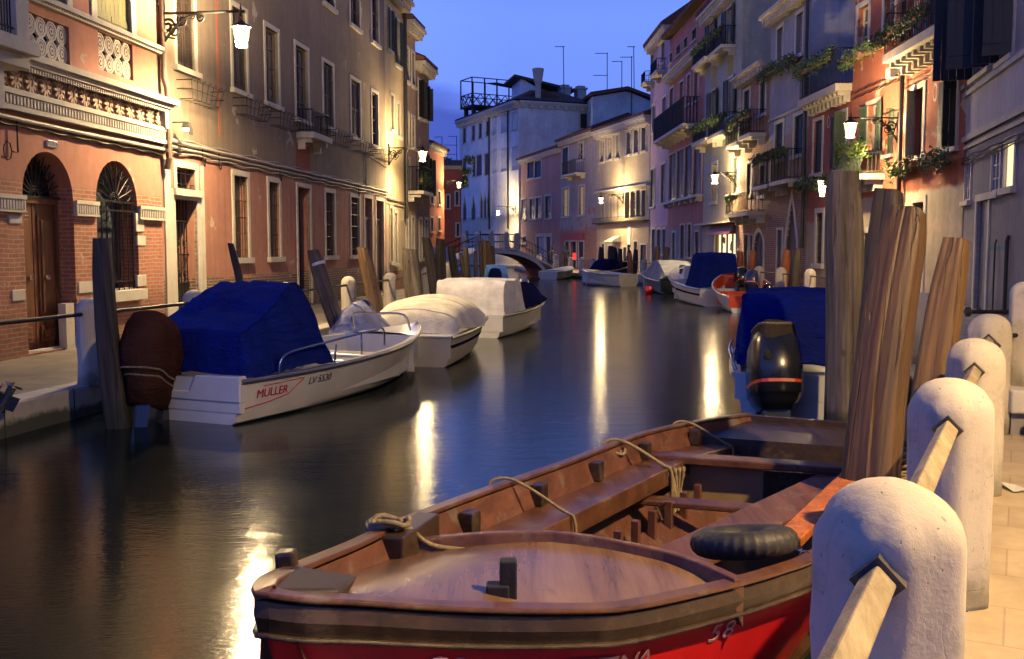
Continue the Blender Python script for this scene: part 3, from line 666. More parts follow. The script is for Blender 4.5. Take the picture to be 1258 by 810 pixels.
# ---- long grey brown house
mLB = wall_mat('grey_brown_plaster', (.22, .17, .125), (.42, .195, .135), 3.95, True, 1.35, .055, .5, ((.20, .10, .06), (.13, .07, .045)), rag=.35)
B = Fac('long_house', 'long grey brown plastered house with salmon ground floor and iron window baskets', LP, LD, 200, 475, QZ, 13.2, mLB)
zW1 = zline(B, (296, 218), (404, 236)); zW0 = zline(B, (296, 317), (404, 314))
for (a, b) in ((287.5, 304), (330.5, 343), (400, 410.5), (431, 441)):
    xa, xb = B.uv(a, 265)[0], B.uv(b, 265)[0]; B.win(0, 0, 0, 0, 'grille', local=(xa, xb, zW0, zW1), sw=.13, bars=6)
# first grilled opening, its door with pale surround
q = B.rect(216, 239, 207, 233); B.win(0, 0, 0, 0, 'grille', local=q, sw=.14, dep=.3, bars=4)
q = B.rect(216, 243, 246, 394); xa, xb = q[0], q[1]
W = B.win(0, 0, 0, 0, 'none', local=(xa, xb, QZ + .12, q[3]), sw=.2, sill=False, dep=.42, name='gate'); f = MB()
for i in range(7): xc = lerp(xa, xb, (i + .5) / 7); f.tube([(xc, .2, QZ + .12), (xc, .2, q[3])], .014, 5)
for zz in (.9, 1.5, 2.2, 2.9): f.box(xa, xb, .185, .215, QZ + zz, QZ + zz + .03)
for i in range(3):
    for zz in (1.75, 1.1): f.tube(scroll((lerp(xa, xb, (i + .5) / 3), .19, QZ + zz), .13, .02, 1.5, i), .012, 4)
f.box(xa, xb, .2, .22, QZ + .12, QZ + .9); B.part(f, 'iron_gate', M['iron'], W)
B.box('doorstep', M['trim'], xa - .2, xb + .2, -.25, .3, QZ, QZ + .12, W)
mb = MB(); mb.box(xa - .48, xa - .21, -.035, .02, QZ, 3.75); mb.box(xb + .21, xb + .34, -.035, .02, QZ, 3.75); B.part(mb, 'pale_pilaster', M['trim'])
for (a, b, t, m_) in ((366, 381, 231, 'door_d'), (448, 457, 244, 'door_bl'), (462, 471, 247, 'door_d')):
    q = B.rect(a, b, t, 345); W = B.win(0, 0, 0, 0, 'none', local=(q[0], q[1], QZ + .06, q[3]), sw=.12, sill=False, dep=.3, name='door')
    if m_ == 'door_d' and a < 400: B.box('door_leaf', M[m_], q[0] + .03, q[1] - .6, .18, .24, QZ + .06, q[3], W)
    else:
        d = MB(); d.box(q[0], q[1], .15, .20, QZ + .06, q[3] - .75); d.box(q[0], q[1], .10, .22, q[3] - .74, q[3] - .64)
        d.box(q[0] + .12, q[1] - .12, .13, .15, QZ + .3, QZ + 1.1); d.box(q[0] + .12, q[1] - .12, .13, .15, QZ + 1.3, q[3] - .9); B.part(d, 'door_leaf', M[m_], W)
# upper windows
for i, (a, b, t, bo) in enumerate(((215.5, 238, -15, 88), (285, 302, 5, 112), (326, 341.5, 31, 130), (363, 378, 57, 137), (397, 409, 76, 160), (431, 442, 94, 170), (456.5, 464, 113, 180))):
    zt = zline(B, (326, 31), (457, 113)); zb_ = zline(B, (293, 111), (457, 178)) + (0 if i != 3 else -.1)
    xa, xb = B.uv(a, (t + bo) / 2)[0], B.uv(b, (t + bo) / 2)[0]
    W = B.win(0, 0, 0, 0, 'glass', local=(xa, xb, zb_, zt), sw=.11, mull=3, glass='blueglass' if i in (2, 3) else 'glass', frame='frame_b', dep=.14)
    if i in (0, 1, 4, 5): 
        w = xb - xa
        for u, v in ((xa + .04, xa + w * .47), (xa + w * .53, xb - .04)): B.shutter(W, u, v, zb_ + .05, zt - .05, .03, M['shut_b'], 30)
for i, (a, b, t, bo) in enumerate(((300, 316, -130, -70), (341, 355, -110, -40), (398, 410, -60, 8), (430, 441, -40, 31), (456, 464, -5, 52))):
    zb_ = zline(B, (404, 8), (460, 52)); xa, xb = B.uv(a, 0)[0], B.uv(b, 0)[0]
    W = B.win(0, 0, 0, 0, 'glass', local=(xa, xb, zb_, zb_ + 2.2), sw=.11, mull=3, frame='frame_b', dep=.14)
# small balcony under the fourth window, red brown patch below
q = B.rect(363, 387, 139, 166); B.balcony(0, 0, 0, 0, local=(q[0] + .1, q[1], q[2], q[3]), proj=.45, corb=2, slab=.16)
q = B.rect(364, 381, 178, 229); B.box('rust_red_panel', wall_mat('rust_red_plaster', (.26, .07, .045)), q[0], q[1], -.006, .01, 4.0, q[3])
u = B.uv(268, 100)[0]; B.box('rusty_joint_strip', wall_mat('rusty_red_joint', (.42, .13, .07), streak=.6), u - .05, u + .05, -.008, .01, 4.5, 12.9)
# cable ducts
za, zb_ = B.uv(205, 177)[1], B.uv(472, 233)[1]; zc = (za + zb_) / 2
mb = MB()
for k, (dz, yy, r) in enumerate(((0, -.07, .035), (-.11, -.06, .03), (-.20, -.05, .018), (.07, -.04, .014))):
    P = [(B.L * i / 40, yy, zc + dz + .025 * math.sin(i * 1.7 + k) * (1 if r < .03 else .25)) for i in range(41)]; mb.tube(P, r, 6)
B.part(mb, 'cable_duct', M['pipe_l'])
for px_ in (246, 266, 341, 438): u = B.uv(px_, 200)[0]; mb = MB(); mb.tube([(u, -.06, zc), (u, -.06, zc - .32), (u + .1, -.06, zc - .38), (u + .16, -.06, zc - .2)], .012, 5); B.part(mb, 'hanging_cable', M['iron'])
q = B.rect(448, 471, 204, 232); mb = MB(); mb.tube([(q[0], -.05, zc), (q[0], -.05, q[3] + .3), (B.L - .1, -.05, q[3] + .1)], .03, 6); B.part(mb, 'conduit', M['pipe_l'])
B.wall(dep=.42)
xf, zf_ = B.uv(212, 158); fo = B.world(xf, 0, zf_); fl = thing('floodlight', 'small bright wall floodlight on an iron stub beside the drainpipe of the salmon house', 'floodlight', fo, B.e.rotation_euler.z)
mb = MB(); mb.tube([(0, .02, .12), (0, -.3, .12)], .015, 6); mb.rings([[(-.05, -.36, .12), (.05, -.36, .12), (.05, -.24, .12), (-.05, -.24, .12)], [(-.07, -.38, 0), (.07, -.38, 0), (.07, -.22, 0), (-.07, -.22, 0)]]); mb.box(-.075, .075, -.39, -.378, -.13, .0); mb.build('housing', M['ironl'], fl)
mb = MB(); mb.box(-.06, .06, -.37, -.23, -.05, -.004); mb.build('glass', emit_mat('floodlight_glass', (1, .74, .36), 14), fl)
def basket(fac, xl, xr, yt, yb, label):
    x0, x1, z0, z1 = fac.rect(xl, xr, yt, yb); w = x1 - x0; h = z1 - z0; h = min(h, .36)
    t = thing('planter_basket', label, 'window basket', fac.world((x0 + x1) / 2, 0, z0), fac.e.rotation_euler.z, 'empty iron planter baskets on the long house')
    f = MB(); D = .34
    for k, zz in enumerate((0, h * .5, h)):
        e = .82 if k == 0 else 1; f.tube([(-w / 2 * e, -.02, zz), (-w / 2 * e, -D * e, zz), (w / 2 * e, -D * e, zz), (w / 2 * e, -.02, zz)], .009, 4)
    for i in range(7):
        xx = lerp(-w / 2, w / 2, i / 6); f.tube([(xx * .82, -.02, 0), (xx * .82, -D * .82, 0), (xx, -D, h), (xx, -D - .04, h + .05), (xx, -D - .07, h)], .007, 4)
    f.build('cage', M['iron'], t)
for i, (a, b, t, bo) in enumerate(((216, 257, 99, 127), (286, 318, 125, 145), (329, 356, 142, 158), (399, 421, 161, 178), (431, 452, 177, 188), (457, 473, 187, 197))):
    basket(B, a, b, t, bo, 'empty iron planter basket under the ' + ('first window from the salmon house', 'window behind the nearest lamp', 'window just left of the little balcony', 'window just right of the little balcony', 'second last window of the long house', 'last window of the long house')[i])
# ---- cream house, ochre house and dark house end the row
def simple_fac(name, label, P, d, p0, p1, ztop, mm, rows, wins=(), corn=True, rf=True, **k):
    f = Fac(name, label, P, d, p0, p1, QZ, ztop, mm, **k)
    return f
mLC = wall_mat('cream_plaster', (.50, .40, .24), (.46, .38, .26), 3.6, True, 1.1, 0, .5)
C_ = Fac('cream_house', 'narrow cream plastered house with dark shutters beyond the long house', LP, LD, 475, 497, QZ, 11.8, mLC)
for (a, b, t, bo, k) in ((477, 480, 12, 62, 'open'), (486, 490.5, 26, 80, 'open'), (480, 483.5, 118, 160, 'closed'), (488, 491, 128, 168, 'closed'), (479, 482, 256, 322, 'glass'), (485, 487.5, 262, 324, 'glass')):
    C_.win(a, b, t, bo, k, sh='shut_g' if t < 100 else 'shut_b', sw=.12)
C_.cornice(11.8, .4, .5); C_.roof(11.8); mb = MB(); mb.tube([(C_.L - .08, -.12, 11.5), (C_.L - .08, -.12, 3.2)], .07, 8); C_.part(mb, 'downpipe', M['pipe_d'])
mb = MB(); mb.tube([(0, -.06, 3.9), (C_.L, -.06, 3.85)], .03, 6); mb.tube([(0, -.06, 3.75), (C_.L, -.06, 3.7)], .02, 6); C_.part(mb, 'cable_duct', M['pipe_l']); C_.wall()
D_ = Fac('ochre_house', 'ochre house with planted iron balcony on the left bank', LP, LD, 497, 512, QZ, 11.2, wall_mat('ochre_plaster', (.36, .25, .15), (.42, .34, .24), 3.4, True, 1.2))
for (a, b, t, bo, k) in ((499, 502, 60, 100, 'closed'), (506, 509, 66, 106, 'closed'), (499, 502, 140, 180, 'glass'), (506, 509, 145, 182, 'glass'), (500, 503, 196, 238, 'glass'), (499, 501.5, 265, 322, 'glass'), (506, 508.5, 268, 320, 'glass')):
    D_.win(a, b, t, bo, k)
D_.balcony(499, 511, 207, 236, proj=.7); D_.cornice(11.2, .4, .5); D_.roof(11.2); D_.wall()
flower_box(D_, 499, 511, 208, 230, 'dark plants on the iron balcony of the ochre house', proj=.6)
E_ = Fac('dark_brick_house', 'dark red brick house closing the left row with black shutters', LP, LD, 512, 528, QZ, 10.0, wall_mat('dark_red_plaster', (.20, .09, .06), None, 0, True, 20, 0, .4, ((.20, .09, .06), (.13, .06, .045))))
for (a, b, t, bo, k) in ((514, 517, 100, 145, 'open'), (521, 524, 108, 148, 'open'), (514, 518, 190, 238, 'open'), (521, 525, 196, 240, 'open'), (515, 518, 270, 318, 'glass'), (522, 525, 270, 316, 'glass')):
    E_.win(a, b, t, bo, k, sh='shut_blk', angs=(110, 120), n=8)
E_.cornice(10.0, .35, .45); E_.roof(10.0); E_.wall()
G_ = Fac('far_red_house', 'red plastered house beyond the gap on the left bank', (-5.63, 68), (.1156, 1), 526, 546, QZ, 9.0, wall_mat('far_red_plaster', (.42, .10, .05)))
for (a, b, t, bo) in ((529, 532, 234, 250), (529, 532, 268, 284), (538, 541, 236, 251), (538, 541, 268, 283)): G_.win(a, b, t, bo, 'glass', sw=.14)
G_.cornice(9.0, .3, .3); G_.roof(9.0, rise=.8); G_.wall()
H_ = Fac('far_orange_house', 'orange red house at the end of the left bank behind the bridge', (-6.2, 88), (1, .05), 546, 567, QZ, 9.2, wall_mat('far_orange_plaster', (.40, .10, .045)))
H_.win(560, 563, 236, 252, 'closed'); H_.win(561, 564, 275, 290, 'closed'); H_.win(549, 552, 240, 256, 'closed'); H_.cornice(9.2, .3, .3); H_.roof(9.2, rise=.6); H_.wall()
# ============================================================ RIGHT BANK
def rd(sl): return (-sl, -1)
# R1: grey wall house nearest on the right (runs on past the picture edge, where a lamp of the same kind hangs)
R1 = Fac('grey_house', 'pale grey plastered house nearest on the right with big black shutters', (9.45, 20), rd(.2467), 1181, 2600, .3, 11.0, wall_mat('pale_grey_plaster', (.27, .265, .29), (.20, .20, .235), 5.05, False, 0, 0, .35), depth=3)
R1.win(1187, 1193, 200, 247, 'glass', sw=.1, dep=.05); R1.win(1220, 1229, 186, 236, 'glass', sw=.12, dep=.05)
R1.win(1236, 1247, 176, 230, 'lit', sw=.12, lit='lit', mull=0, dep=.03)
x0, x1, z0, z1 = R1.rect(1199, 1213, 247, 378)
W = R1.win(0, 0, 0, 0, 'none', local=(x0, x1, .75, z1), sw=.14, sill=False, dep=.35, name='door'); R1.box('door_leaf', M['door_bl'], x0, x1, .08, .13, .75, z1, W)
for (a, b, t, bo) in ((1199, 1219, -30, 88), (1232, 1247, -40, 70)):
    q = R1.rect(a, b, t, bo); R1.win(0, 0, 0, 0, 'open', local=q, sh='shut_blk', sw=.1, angs=(95, 80), solid=True)
q = R1.rect(1184, 1192, -30, 105); R1.win(0, 0, 0, 0, 'closed', local=q, sh='shut_blk', sw=.06, solid=True)
mb = MB(); zz = (R1.uv(1186, 169)[1] + R1.uv(1258, 132)[1]) / 2
mb.box(0, R1.L, -.08, .02, zz - .12, zz); mb.box(0, R1.L, -.05, .02, zz - .28, zz - .2); R1.part(mb, 'string_course', M['stone'])
mb = MB(); z2 = (R1.uv(1183, 118)[1] + R1.uv(1258, 67)[1]) / 2; mb.box(0, R1.L, -.10, .02, z2 - .1, z2); mb.box(0, R1.L, -.03, .02, z2 - 1.0, z2 - .1); R1.part(mb, 'pale_parapet_band', wall_mat('parapet_plaster', (.42, .41, .42)))
mb = MB()
for k in (.06, .14, .2): mb.tube([(R1.L * i / 60, -.06, zz - .4 - k + .015 * math.sin(i * 1.3 + k * 40)) for i in range(61)], .014, 5)
R1.part(mb, 'cable', M['iron'])
for (px_, a, b) in ((1226, 300, 392), (1241, 296, 388)):
    u, zt = R1.uv(px_, a); mb = MB(); mb.tube([(u, -.05, .8), (u, -.05, zt), (u - .04, -.02, zt + .08)], .035 if px_ > 1230 else .015, 8); R1.part(mb, 'standpipe', M['pipe_d'])
gm = plain('teal_spray_paint', (.03, .16, .18), .7); q = R1.rect(1214, 1238, 303, 308)
mb = MB(); mb.box(q[0], q[1], -.006, 0, q[2], q[3]); zc = (q[2] + q[3]) / 2
mb.add([(q[0] - .02, -.007, zc), (q[0] + .16, -.007, zc + .3), (q[0] + .2, -.007, zc + .26), (q[0] + .06, -.007, zc), (q[0] + .2, -.007, zc - .26), (q[0] + .16, -.007, zc - .3)], [(0, 1, 2, 3), (0, 3, 4, 5)]); R1.part(mb, 'graffiti_arrow', gm)
R1.wall()
mRED = wall_mat('orange_red_plaster', (.37, .115, .065), (.50, .42, .30), 3.45, False, 0, .12, .4, under=(.50, .38, .26))
R2 = Fac('red_house', 'orange red house with big planted balcony beside the grey house', (9.9, 21.9), rd(.05), 1108, 1181, QZ, 9.6, mRED, depth=5)
W = R2.win(1121, 1134, 110, 192, 'none', sw=.16); q = R2.rect(1121, 1134, 110, 192); w = q[1] - q[0]
R2.shutter(W, q[0] + w * .42, q[1], q[2], q[3], .10, M['shut_gl'], 20); R2.shutter(W, q[0], q[0] + w * .4, q[2], q[3], .02, M['frame_w'], 12, 'l', 60)
W = R2.win(1163, 1176, 97, 181, 'open', sh='shut_g', angs=(175, 100), solid=True, sw=.12)
fwp = plain('faded_white_paint', (.5, .45, .4), .8)
for ch_, px_ in (('O', 1149), ('C', 1155)): text(ch_, .62, fwp, R2.e, (R2.uv(px_, 115)[0], -.006, R2.uv(px_, 115)[1]), (R(90), 0, 0), sx=.6)
q = R2.rect(1121, 1134, 249, 355); W = R2.win(0, 0, 0, 0, 'none', local=(q[0], q[1], QZ + .05, q[3]), sw=.16, sill=False, name='door', bars=0); R2.box('door_leaf', M['shut_g'], q[0], q[1], .12, .17, QZ + .05, q[3] - .7, W)
f = MB()
for i in range(6): f.box(q[0], q[1], .08, .1, q[3] - .65 + i * .1, q[3] - .62 + i * .1)
R2.part(f, 'vent_grille', M['iron'], W)
q = R2.rect(1159, 1166, 294, 316); R2.box('letter_box', M['trim'], q[0], q[1], -.03, 0, q[2], q[3]); 
# recessed terrace wall and balcony
zb_ = zline(R2, (1108, 83), (1176, 47)); B2 = R2.balcony(0, 0, 0, 0, local=(.35, R2.L - .05, zb_ + .16, zb_ + 1.2), proj=.7, slab=.2, corb=9, sm='stone')
R2.win(1112, 1124, -10, 60, 'glass', sw=.12); R2.win(1140, 1160, -30, 30, 'closed', sh='shut_g', sw=.12)
mb = MB(); u = R2.L - .0; mb.tube([(-.02, -.14, 9.5), (-.02, -.14, 6.6), (.03, -.14, 6.4), (.03, -.14, .6)], .06, 8); R2.part(mb, 'downpipe', M['pipe_d'])
mb = MB()
for k in (0, .12): mb.tube([(R2.L * i / 20, -.06, zb_ - .5 - k + .02 * math.sin(i * 2 + k * 9)) for i in range(21)], .014, 5)
R2.part(mb, 'cable', M['iron'])
R2.wall()
flower_box(R2, 1104, 1137, 194, 212, 'green trailing plant box below the tall window of the red house'); flower_box(R2, 1146, 1180, 182, 206, 'dark green trailing plant box next to the grey house')
flower_box(R2, 1108, 1178, 22, 38, 'long hedge of dark leaves along the upper balcony of the red house', proj=.65)
# R3 orange house right half (tall) and left half with terrace
P3, d3 = (10.1, 26.0), rd(-.0246)
R3 = Fac('orange_house', 'orange red house with lamp bracket and small flower balcony', P3, d3, 1042, 1108, QZ, 9.8, mRED, depth=5)
R3.win(1054, 1067, 8, 62, 'glass', sw=.14, glass='blueglass'); R3.win(1087, 1100, -20, 44, 'glass', sw=.14, glass='blueglass')
W = R3.win(1066, 1079, 128, 186, 'open', sh='shut_gl', sw=.12, angs=(172, 172), n=18)
R3.win(1088, 1098, 132, 190, 'closed', sh='shut_gl', sw=.0, n=18)
R3.balcony(1057, 1086, 191, 216, proj=.55, slab=.16, corb=3, bulge=.12, m='shut_gl')
R3.win(1061, 1070, 286, 338, 'grille', sw=.16); q = R3.rect(1084, 1096, 280, 340); R3.win(0, 0, 0, 0, 'closed', local=(q[0], q[1], QZ + .05, q[3]), sh='door_d', sill=False, name='door', solid=True)
mb = MB(); zc = zline(R3, (1042, 118), (1101, 95))
for k in (0, .15, .9): mb.tube([(R3.L * i / 20, -.06, zc - k + .02 * math.sin(i * 2 + k * 9)) for i in range(21)], .014, 5)
R3.part(mb, 'cable', M['iron']); R3.box('junction_box', M['trim'], R3.uv(1097, 90)[0], R3.uv(1103, 90)[0], -.2, 0, R3.uv(1100, 96)[1], R3.uv(1100, 84)[1]); R3.wall()
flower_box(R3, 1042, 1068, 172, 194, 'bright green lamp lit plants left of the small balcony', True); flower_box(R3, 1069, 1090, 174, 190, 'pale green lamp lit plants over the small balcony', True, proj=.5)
flower_box(R3, 1073, 1100, 44, 66, 'white flowered plant box under the highest window of the orange house'); flower_box(R3, 1043, 1067, 61, 80, 'plant box under the blue tinted window of the orange house')
R3b = Fac('terrace_house', 'low orange red house with a planted roof terrace', P3, d3, 990, 1042, QZ, 6.4, wall_mat('orange_plaster_low', (.33, .10, .06), (.34, .27, .2), 2.9, False, 0, .06, .4), depth=5)
zt_ = zline(R3b, (992, 127), (1041, 107)); R3b.z1 = zt_
R3b.win(1000, 1010, 149, 213, 'closed', sh='shut_g', sw=.12); W = R3b.win(1029, 1039, 140, 208, 'open', sh='shut_gl', sw=.12, angs=(172, 100), n=18)
R3b.win(1003, 1010.5, 262, 324, 'grille', sw=.16); R3b.win(1028, 1037, 268, 322, 'closed', sh='door_d', sw=.12, name='door', sill=False)
for ch_, px_ in (('O', 1018), ('C', 1022)): text(ch_, .55, fwp, R3b.e, (R3b.uv(px_, 151)[0], -.006, R3b.uv(px_, 151)[1]), (R(90), 0, 0), sx=.6)
R3b.balcony(0, 0, 0, 0, local=(.4, R3b.L - .1, zt_ + .02, zt_ + 1.05), proj=.45, slab=.22, corb=10, sm='stone'); R3b.wall()
flower_box(R3b, 993, 1040, 66, 90, 'long row of dark bushes along the roof terrace rail', proj=.4); flower_box(R3b, 987, 1011, 216, 232, 'small dark plant box under the dark green shutters of the terrace house'); flower_box(R3b, 1014, 1030, 211, 232, 'plant box just left of the tall grey pole top')
gb = Fac('setback_house', 'blue grey house set back behind the roof terrace', (13.4, 30), d3, 950, 1075, QZ, 13.5, wall_mat('blue_grey_plaster', (.15, .17, .19)), depth=4); gb.win(1008, 1016, 18, 60, 'glass'); gb.wall()
# R4
R4 = Fac('lilac_house', 'lilac grey house with brick ground floor and pointed stone arch door', P3, d3, 942, 990, QZ, 11.6, wall_mat('lilac_grey_plaster', (.28, .29, .34), (.27, .21, .17), 6.1, True, 4.6, .03, .4, ((.25, .11, .07), (.17, .085, .06))), depth=5)
zt_ = zline(R4, (943, 22), (985, -4)); R4.z1 = zt_
for (a, b, t, bo) in ((955, 962, 35, 82), (978.5, 986.5, 17, 67)): R4.win(a, b, t, bo, 'glass', sw=.13, glass='blueglass')
for (a, b, t, bo) in ((952.5, 962, 152, 196), (976, 987, 142, 190)): R4.win(a, b, t, bo, 'closed', sh='shut_g', sw=.13)
R4.balcony(946, 964, 194, 228, proj=.6, sm='trim'); R4.balcony(968, 989, 186, 222, proj=.6, sm='trim')
q = R4.rect(966, 979, 246, 338); R4.win(0, 0, 0, 0, 'closed', local=(q[0], q[1], QZ + .05, q[3]), arch='pointed', sw=.22, sill=False, sh='door_d', name='door', solid=True)
R4.win(955, 961, 283, 336, 'closed', sh='door_bl', sw=.1, name='door', sill=False); R4.cornice(zt_, .34, .5, 'stone', .3, dh=.2)
zl = zline(R4, (952, 145), (988, 129)); R4.box('string_course', M['stone'], 0, R4.L, -.06, 0, zl - .08, zl); mb = MB(); mb.tube([(R4.L - .05, -.12, zt_ - .4), (R4.L - .05, -.12, 2.0)], .06, 8); R4.part(mb, 'downpipe', M['pipe_d'])
R4.wall()
flower_box(R4, 964, 986, 68, 84, 'dark plant box under the upper right window of the lilac house'); flower_box(R4, 941, 962, 80, 96, 'dark plant box under the upper left window of the lilac house')
flower_box(R4, 946, 964, 190, 200, 'pink flowered box on the left iron balcony of the lilac house', proj=.6); flower_box(R4, 968, 988, 182, 192, 'pink flowered box on the right iron balcony of the lilac house', proj=.6)
# R5 brick
R5 = Fac('brick_house', 'narrow bare brick house with iron balconies on three floors', P3, d3, 907, 942, QZ, 9.6, wall_mat('old_brick', (.3, .12, .07), None, 0, True, 30, 0, .3, ((.30, .13, .08), (.19, .09, .06))), depth=5)
R5.z1 = zline(R5, (907, 100), (945, 76)); R5.cornice(R5.z1, .32, .5, 'stone', .28, dh=.2)
for (a, b, t, bo) in ((914, 921, 112, 152), (934, 940.5, 100, 140), (918, 924, 201, 240), (934, 940, 204, 240)): R5.win(a, b, t, bo, 'closed', sh='shut_g', sw=.12)
R5.balcony(909, 924, 150, 177, proj=.6); R5.balcony(927, 941, 138, 166, proj=.6); R5.balcony(912, 941, 238, 262, proj=.7, corb=4)
q = R5.rect(926, 938, 285, 338); R5.win(0, 0, 0, 0, 'closed', local=(q[0], q[1], QZ + .05, q[3]), arch='round', sw=.16, sh='shut_b', sill=False, name='door')
R5.win(914, 919, 289, 336, 'closed', sh='shut_b', sw=.08); R5.win(921.5, 924.5, 289, 336, 'closed', sh='shut_b', sw=.05); R5.wall()
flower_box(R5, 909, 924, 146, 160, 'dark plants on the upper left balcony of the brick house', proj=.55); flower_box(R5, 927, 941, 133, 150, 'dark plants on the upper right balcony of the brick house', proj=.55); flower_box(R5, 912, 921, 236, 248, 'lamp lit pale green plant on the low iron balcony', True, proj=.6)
# R6 tall cream
R6 = Fac('tall_cream_house', 'tall cream house with dark green shutters above a lit shop', P3, d3, 863, 907, QZ, 12.6, wall_mat('cool_cream_plaster', (.38, .38, .30), (.5, .43, .28), 5.5, False, 0, 0, .3), depth=5)
R6.z1 = zline(R6, (864, 22), (900, -6)); R6.cornice(R6.z1, .34, .5, 'trim', .3, dh=.22)
for (a, b, t, bo) in ((872, 878, 28, 70), (893, 900, 10, 55), (874, 880, 112, 153), (895, 902, 96, 142)): R6.win(a, b, t, bo, 'open', sh='shut_g', sw=.1, angs=(172, 172), n=10)
R6.win(900, 906, 194, 238, 'closed', sh='shut_gl', sw=.14); R6.win(875, 881, 202, 248, 'glass', sw=.14)
for q in ((866, 882, 56, 76, 'a'), (886, 904, 40, 62, 'b'), (866, 883, 154, 173, 'c'), (887, 906, 143, 164, 'd')): R6.balcony(*q[:4], proj=.6)
for q, l in (((866, 882, 52, 62), 'top left balcony of the tall cream house'), ((886, 904, 36, 46), 'top right balcony of the tall cream house'), ((866, 883, 150, 160), 'lower left balcony of the tall cream house'), ((887, 906, 139, 150), 'lower right balcony of the tall cream house')):
    flower_box(R6, *q, 'dark plants on the ' + l, proj=.55)
mb = MB()
for q in ((875, 881, 78, 108), (894, 901, 66, 92)): r_ = R6.rect(*q); R6.box('yellow_plaster_panel', bpy.data.materials.get('yellow_plaster') or wall_mat('yellow_plaster', (.42, .32, .10)), r_[0], r_[1], -.004, 0, r_[2], r_[3])
zl = zline(R6, (874, 274), (906, 271)); R6.box('ledge', M['trim'], -.3, R6.L, -.4, 0, zl - .08, zl)
q = R6.rect(878, 904, 288, 337); W = R6.win(0, 0, 0, 0, 'none', local=(q[0], q[1], QZ + .05, q[3]), sw=.14, sill=False, name='shopfront', lit='shop', dep=.22); f = MB()
for i in range(5): xx = lerp(q[0], q[1], i / 4); f.box(xx - .03, xx + .03, .06, .14, QZ + .05, q[3])
f.box(q[0], q[1], .07, .13, QZ + 1.1, QZ + 1.16); f.box(q[0], lerp(q[0], q[1], .25), .08, .12, QZ + .05, QZ + .7); R6.part(f, 'shop_frame', M['frame_b'], W)
g = MB()
rr = random.Random(5)
for i in range(16): xx = lerp(q[0], q[1], rr.uniform(.05, .95)); zz = QZ + rr.uniform(.2, 2.0); g.box(xx - .1, xx + .1, .15, .19, zz, zz + rr.uniform(.1, .35))
R6.part(g, 'shop_goods', plain('shop_goods', (.3, .12, .06)), W)
q2 = R6.rect(875, 905, 275, 288); mb = MB(); mb.add([(q2[0], -.05, q2[3]), (q2[1], -.05, q2[3]), (q2[1], -.35, q2[2]), (q2[0], -.35, q2[2]), (q2[0], -.05, q2[2]), (q2[1], -.05, q2[2])], [(0, 1, 2, 3), (0, 3, 4), (1, 5, 2), (3, 2, 5, 4)]); R6.part(mb, 'awning', plain('dark_red_awning', (.10, .02, .02)))
R6.wall(); R6.roof(R6.z1, .5, 1.2)
# R7 coral, R8 pink
R7 = Fac('coral_house', 'coral plastered house with long iron balcony and band of dark shutters', P3, d3, 820, 863, QZ, 11, wall_mat('coral_plaster', (.48, .17, .13), (.30, .24, .22), 3.2, False, 0, .1, .4, under=(.45, .12, .06)), depth=5)
zc7 = zline(R7, (821, 97), (860, 62)); R7.z1 = zc7 + 2.2
for (a, b, t, bo) in ((823, 827.5, 109, 140), (835, 839.5, 101, 134), (844, 848, 93, 128), (853, 858, 87, 124)): R7.win(a, b, t, bo, 'glass', sw=.12)
for (a, b, t, bo) in ((822, 826, 66, 78), (831, 836, 56, 68), (840, 845, 47, 60), (850, 856, 36, 50)): R7.win(a, b, t, bo, 'closed', sw=.05, sh='shut_b')
R7.balcony(821, 860, 133, 163, proj=.85, corb=8, bars=30, br=.04, m='pole_d')
zt, zb_ = zline(R7, (821, 189), (858, 177)), zline(R7, (821, 247), (858, 240))
for i in range(4):
    xa, xb = lerp(.25, R7.L - .3, i / 4) + .08, lerp(.25, R7.L - .3, (i + 1) / 4) - .08; R7.win(0, 0, 0, 0, 'closed', local=(xa, xb, zb_, zt), sh='shut_blk', sw=.05, n=12, sill=False)
mb = MB(); mb.box(.1, R7.L - .1, -.4, 0, zb_ - .2, zb_ - .06)
for i in range(7): xx = lerp(.3, R7.L - .3, i / 6); mb.box(xx - .08, xx + .08, -.3, 0, zb_ - .4, zb_ - .2)
R7.part(mb, 'ledge', M['trim']); R7.cornice(zc7, .32, .5, 'trim', .28, dh=.2); R7.win(836, 841, 277, 318, 'closed', sh='shut_b', sw=.1); R7.win(845, 849, 276, 316, 'closed', sh='shut_b', sw=.1); R7.win(826, 830, 286, 326, 'closed', sh='door_bl', sw=.12, name='door', sill=False); R7.win(854, 859, 285, 326, 'closed', sh='door_d', sw=.1, name='door', sill=False)
R7.wall(); R7.roof(R7.z1, .5, 2.0, 3)
R8 = Fac('pink_house', 'pale pink house with blue lit windows at the end of the right row', P3, d3, 797, 820, QZ, 13, wall_mat('pink_plaster', (.52, .34, .40), (.34, .28, .28), 3.4), depth=5)
R8.z1 = zline(R8, (798, 57), (819, 41))
for (a, b, t, bo, k) in ((800, 803.5, 65, 87, 'glass'), (813, 817, 52, 77, 'glass'), (801.5, 805, 130, 162, 'glass'), (814, 818.5, 120, 151, 'glass'), (799.5, 805, 208, 254, 'closed'), (812.5, 818, 202, 249, 'closed'), (801, 805, 282, 326, 'glass'), (807, 812, 282, 312, 'glass'), (814, 818, 282, 312, 'glass')): R8.win(a, b, t, bo, k, sw=.14, glass='blueglass')
R8.balcony(799, 804, 90, 102, proj=.6); R8.balcony(811, 819, 76, 90, proj=.6); R8.cornice(R8.z1, .45, .45, 'trim', .25); R8.wall(); R8.roof(R8.z1, .5, 2.4, 3)
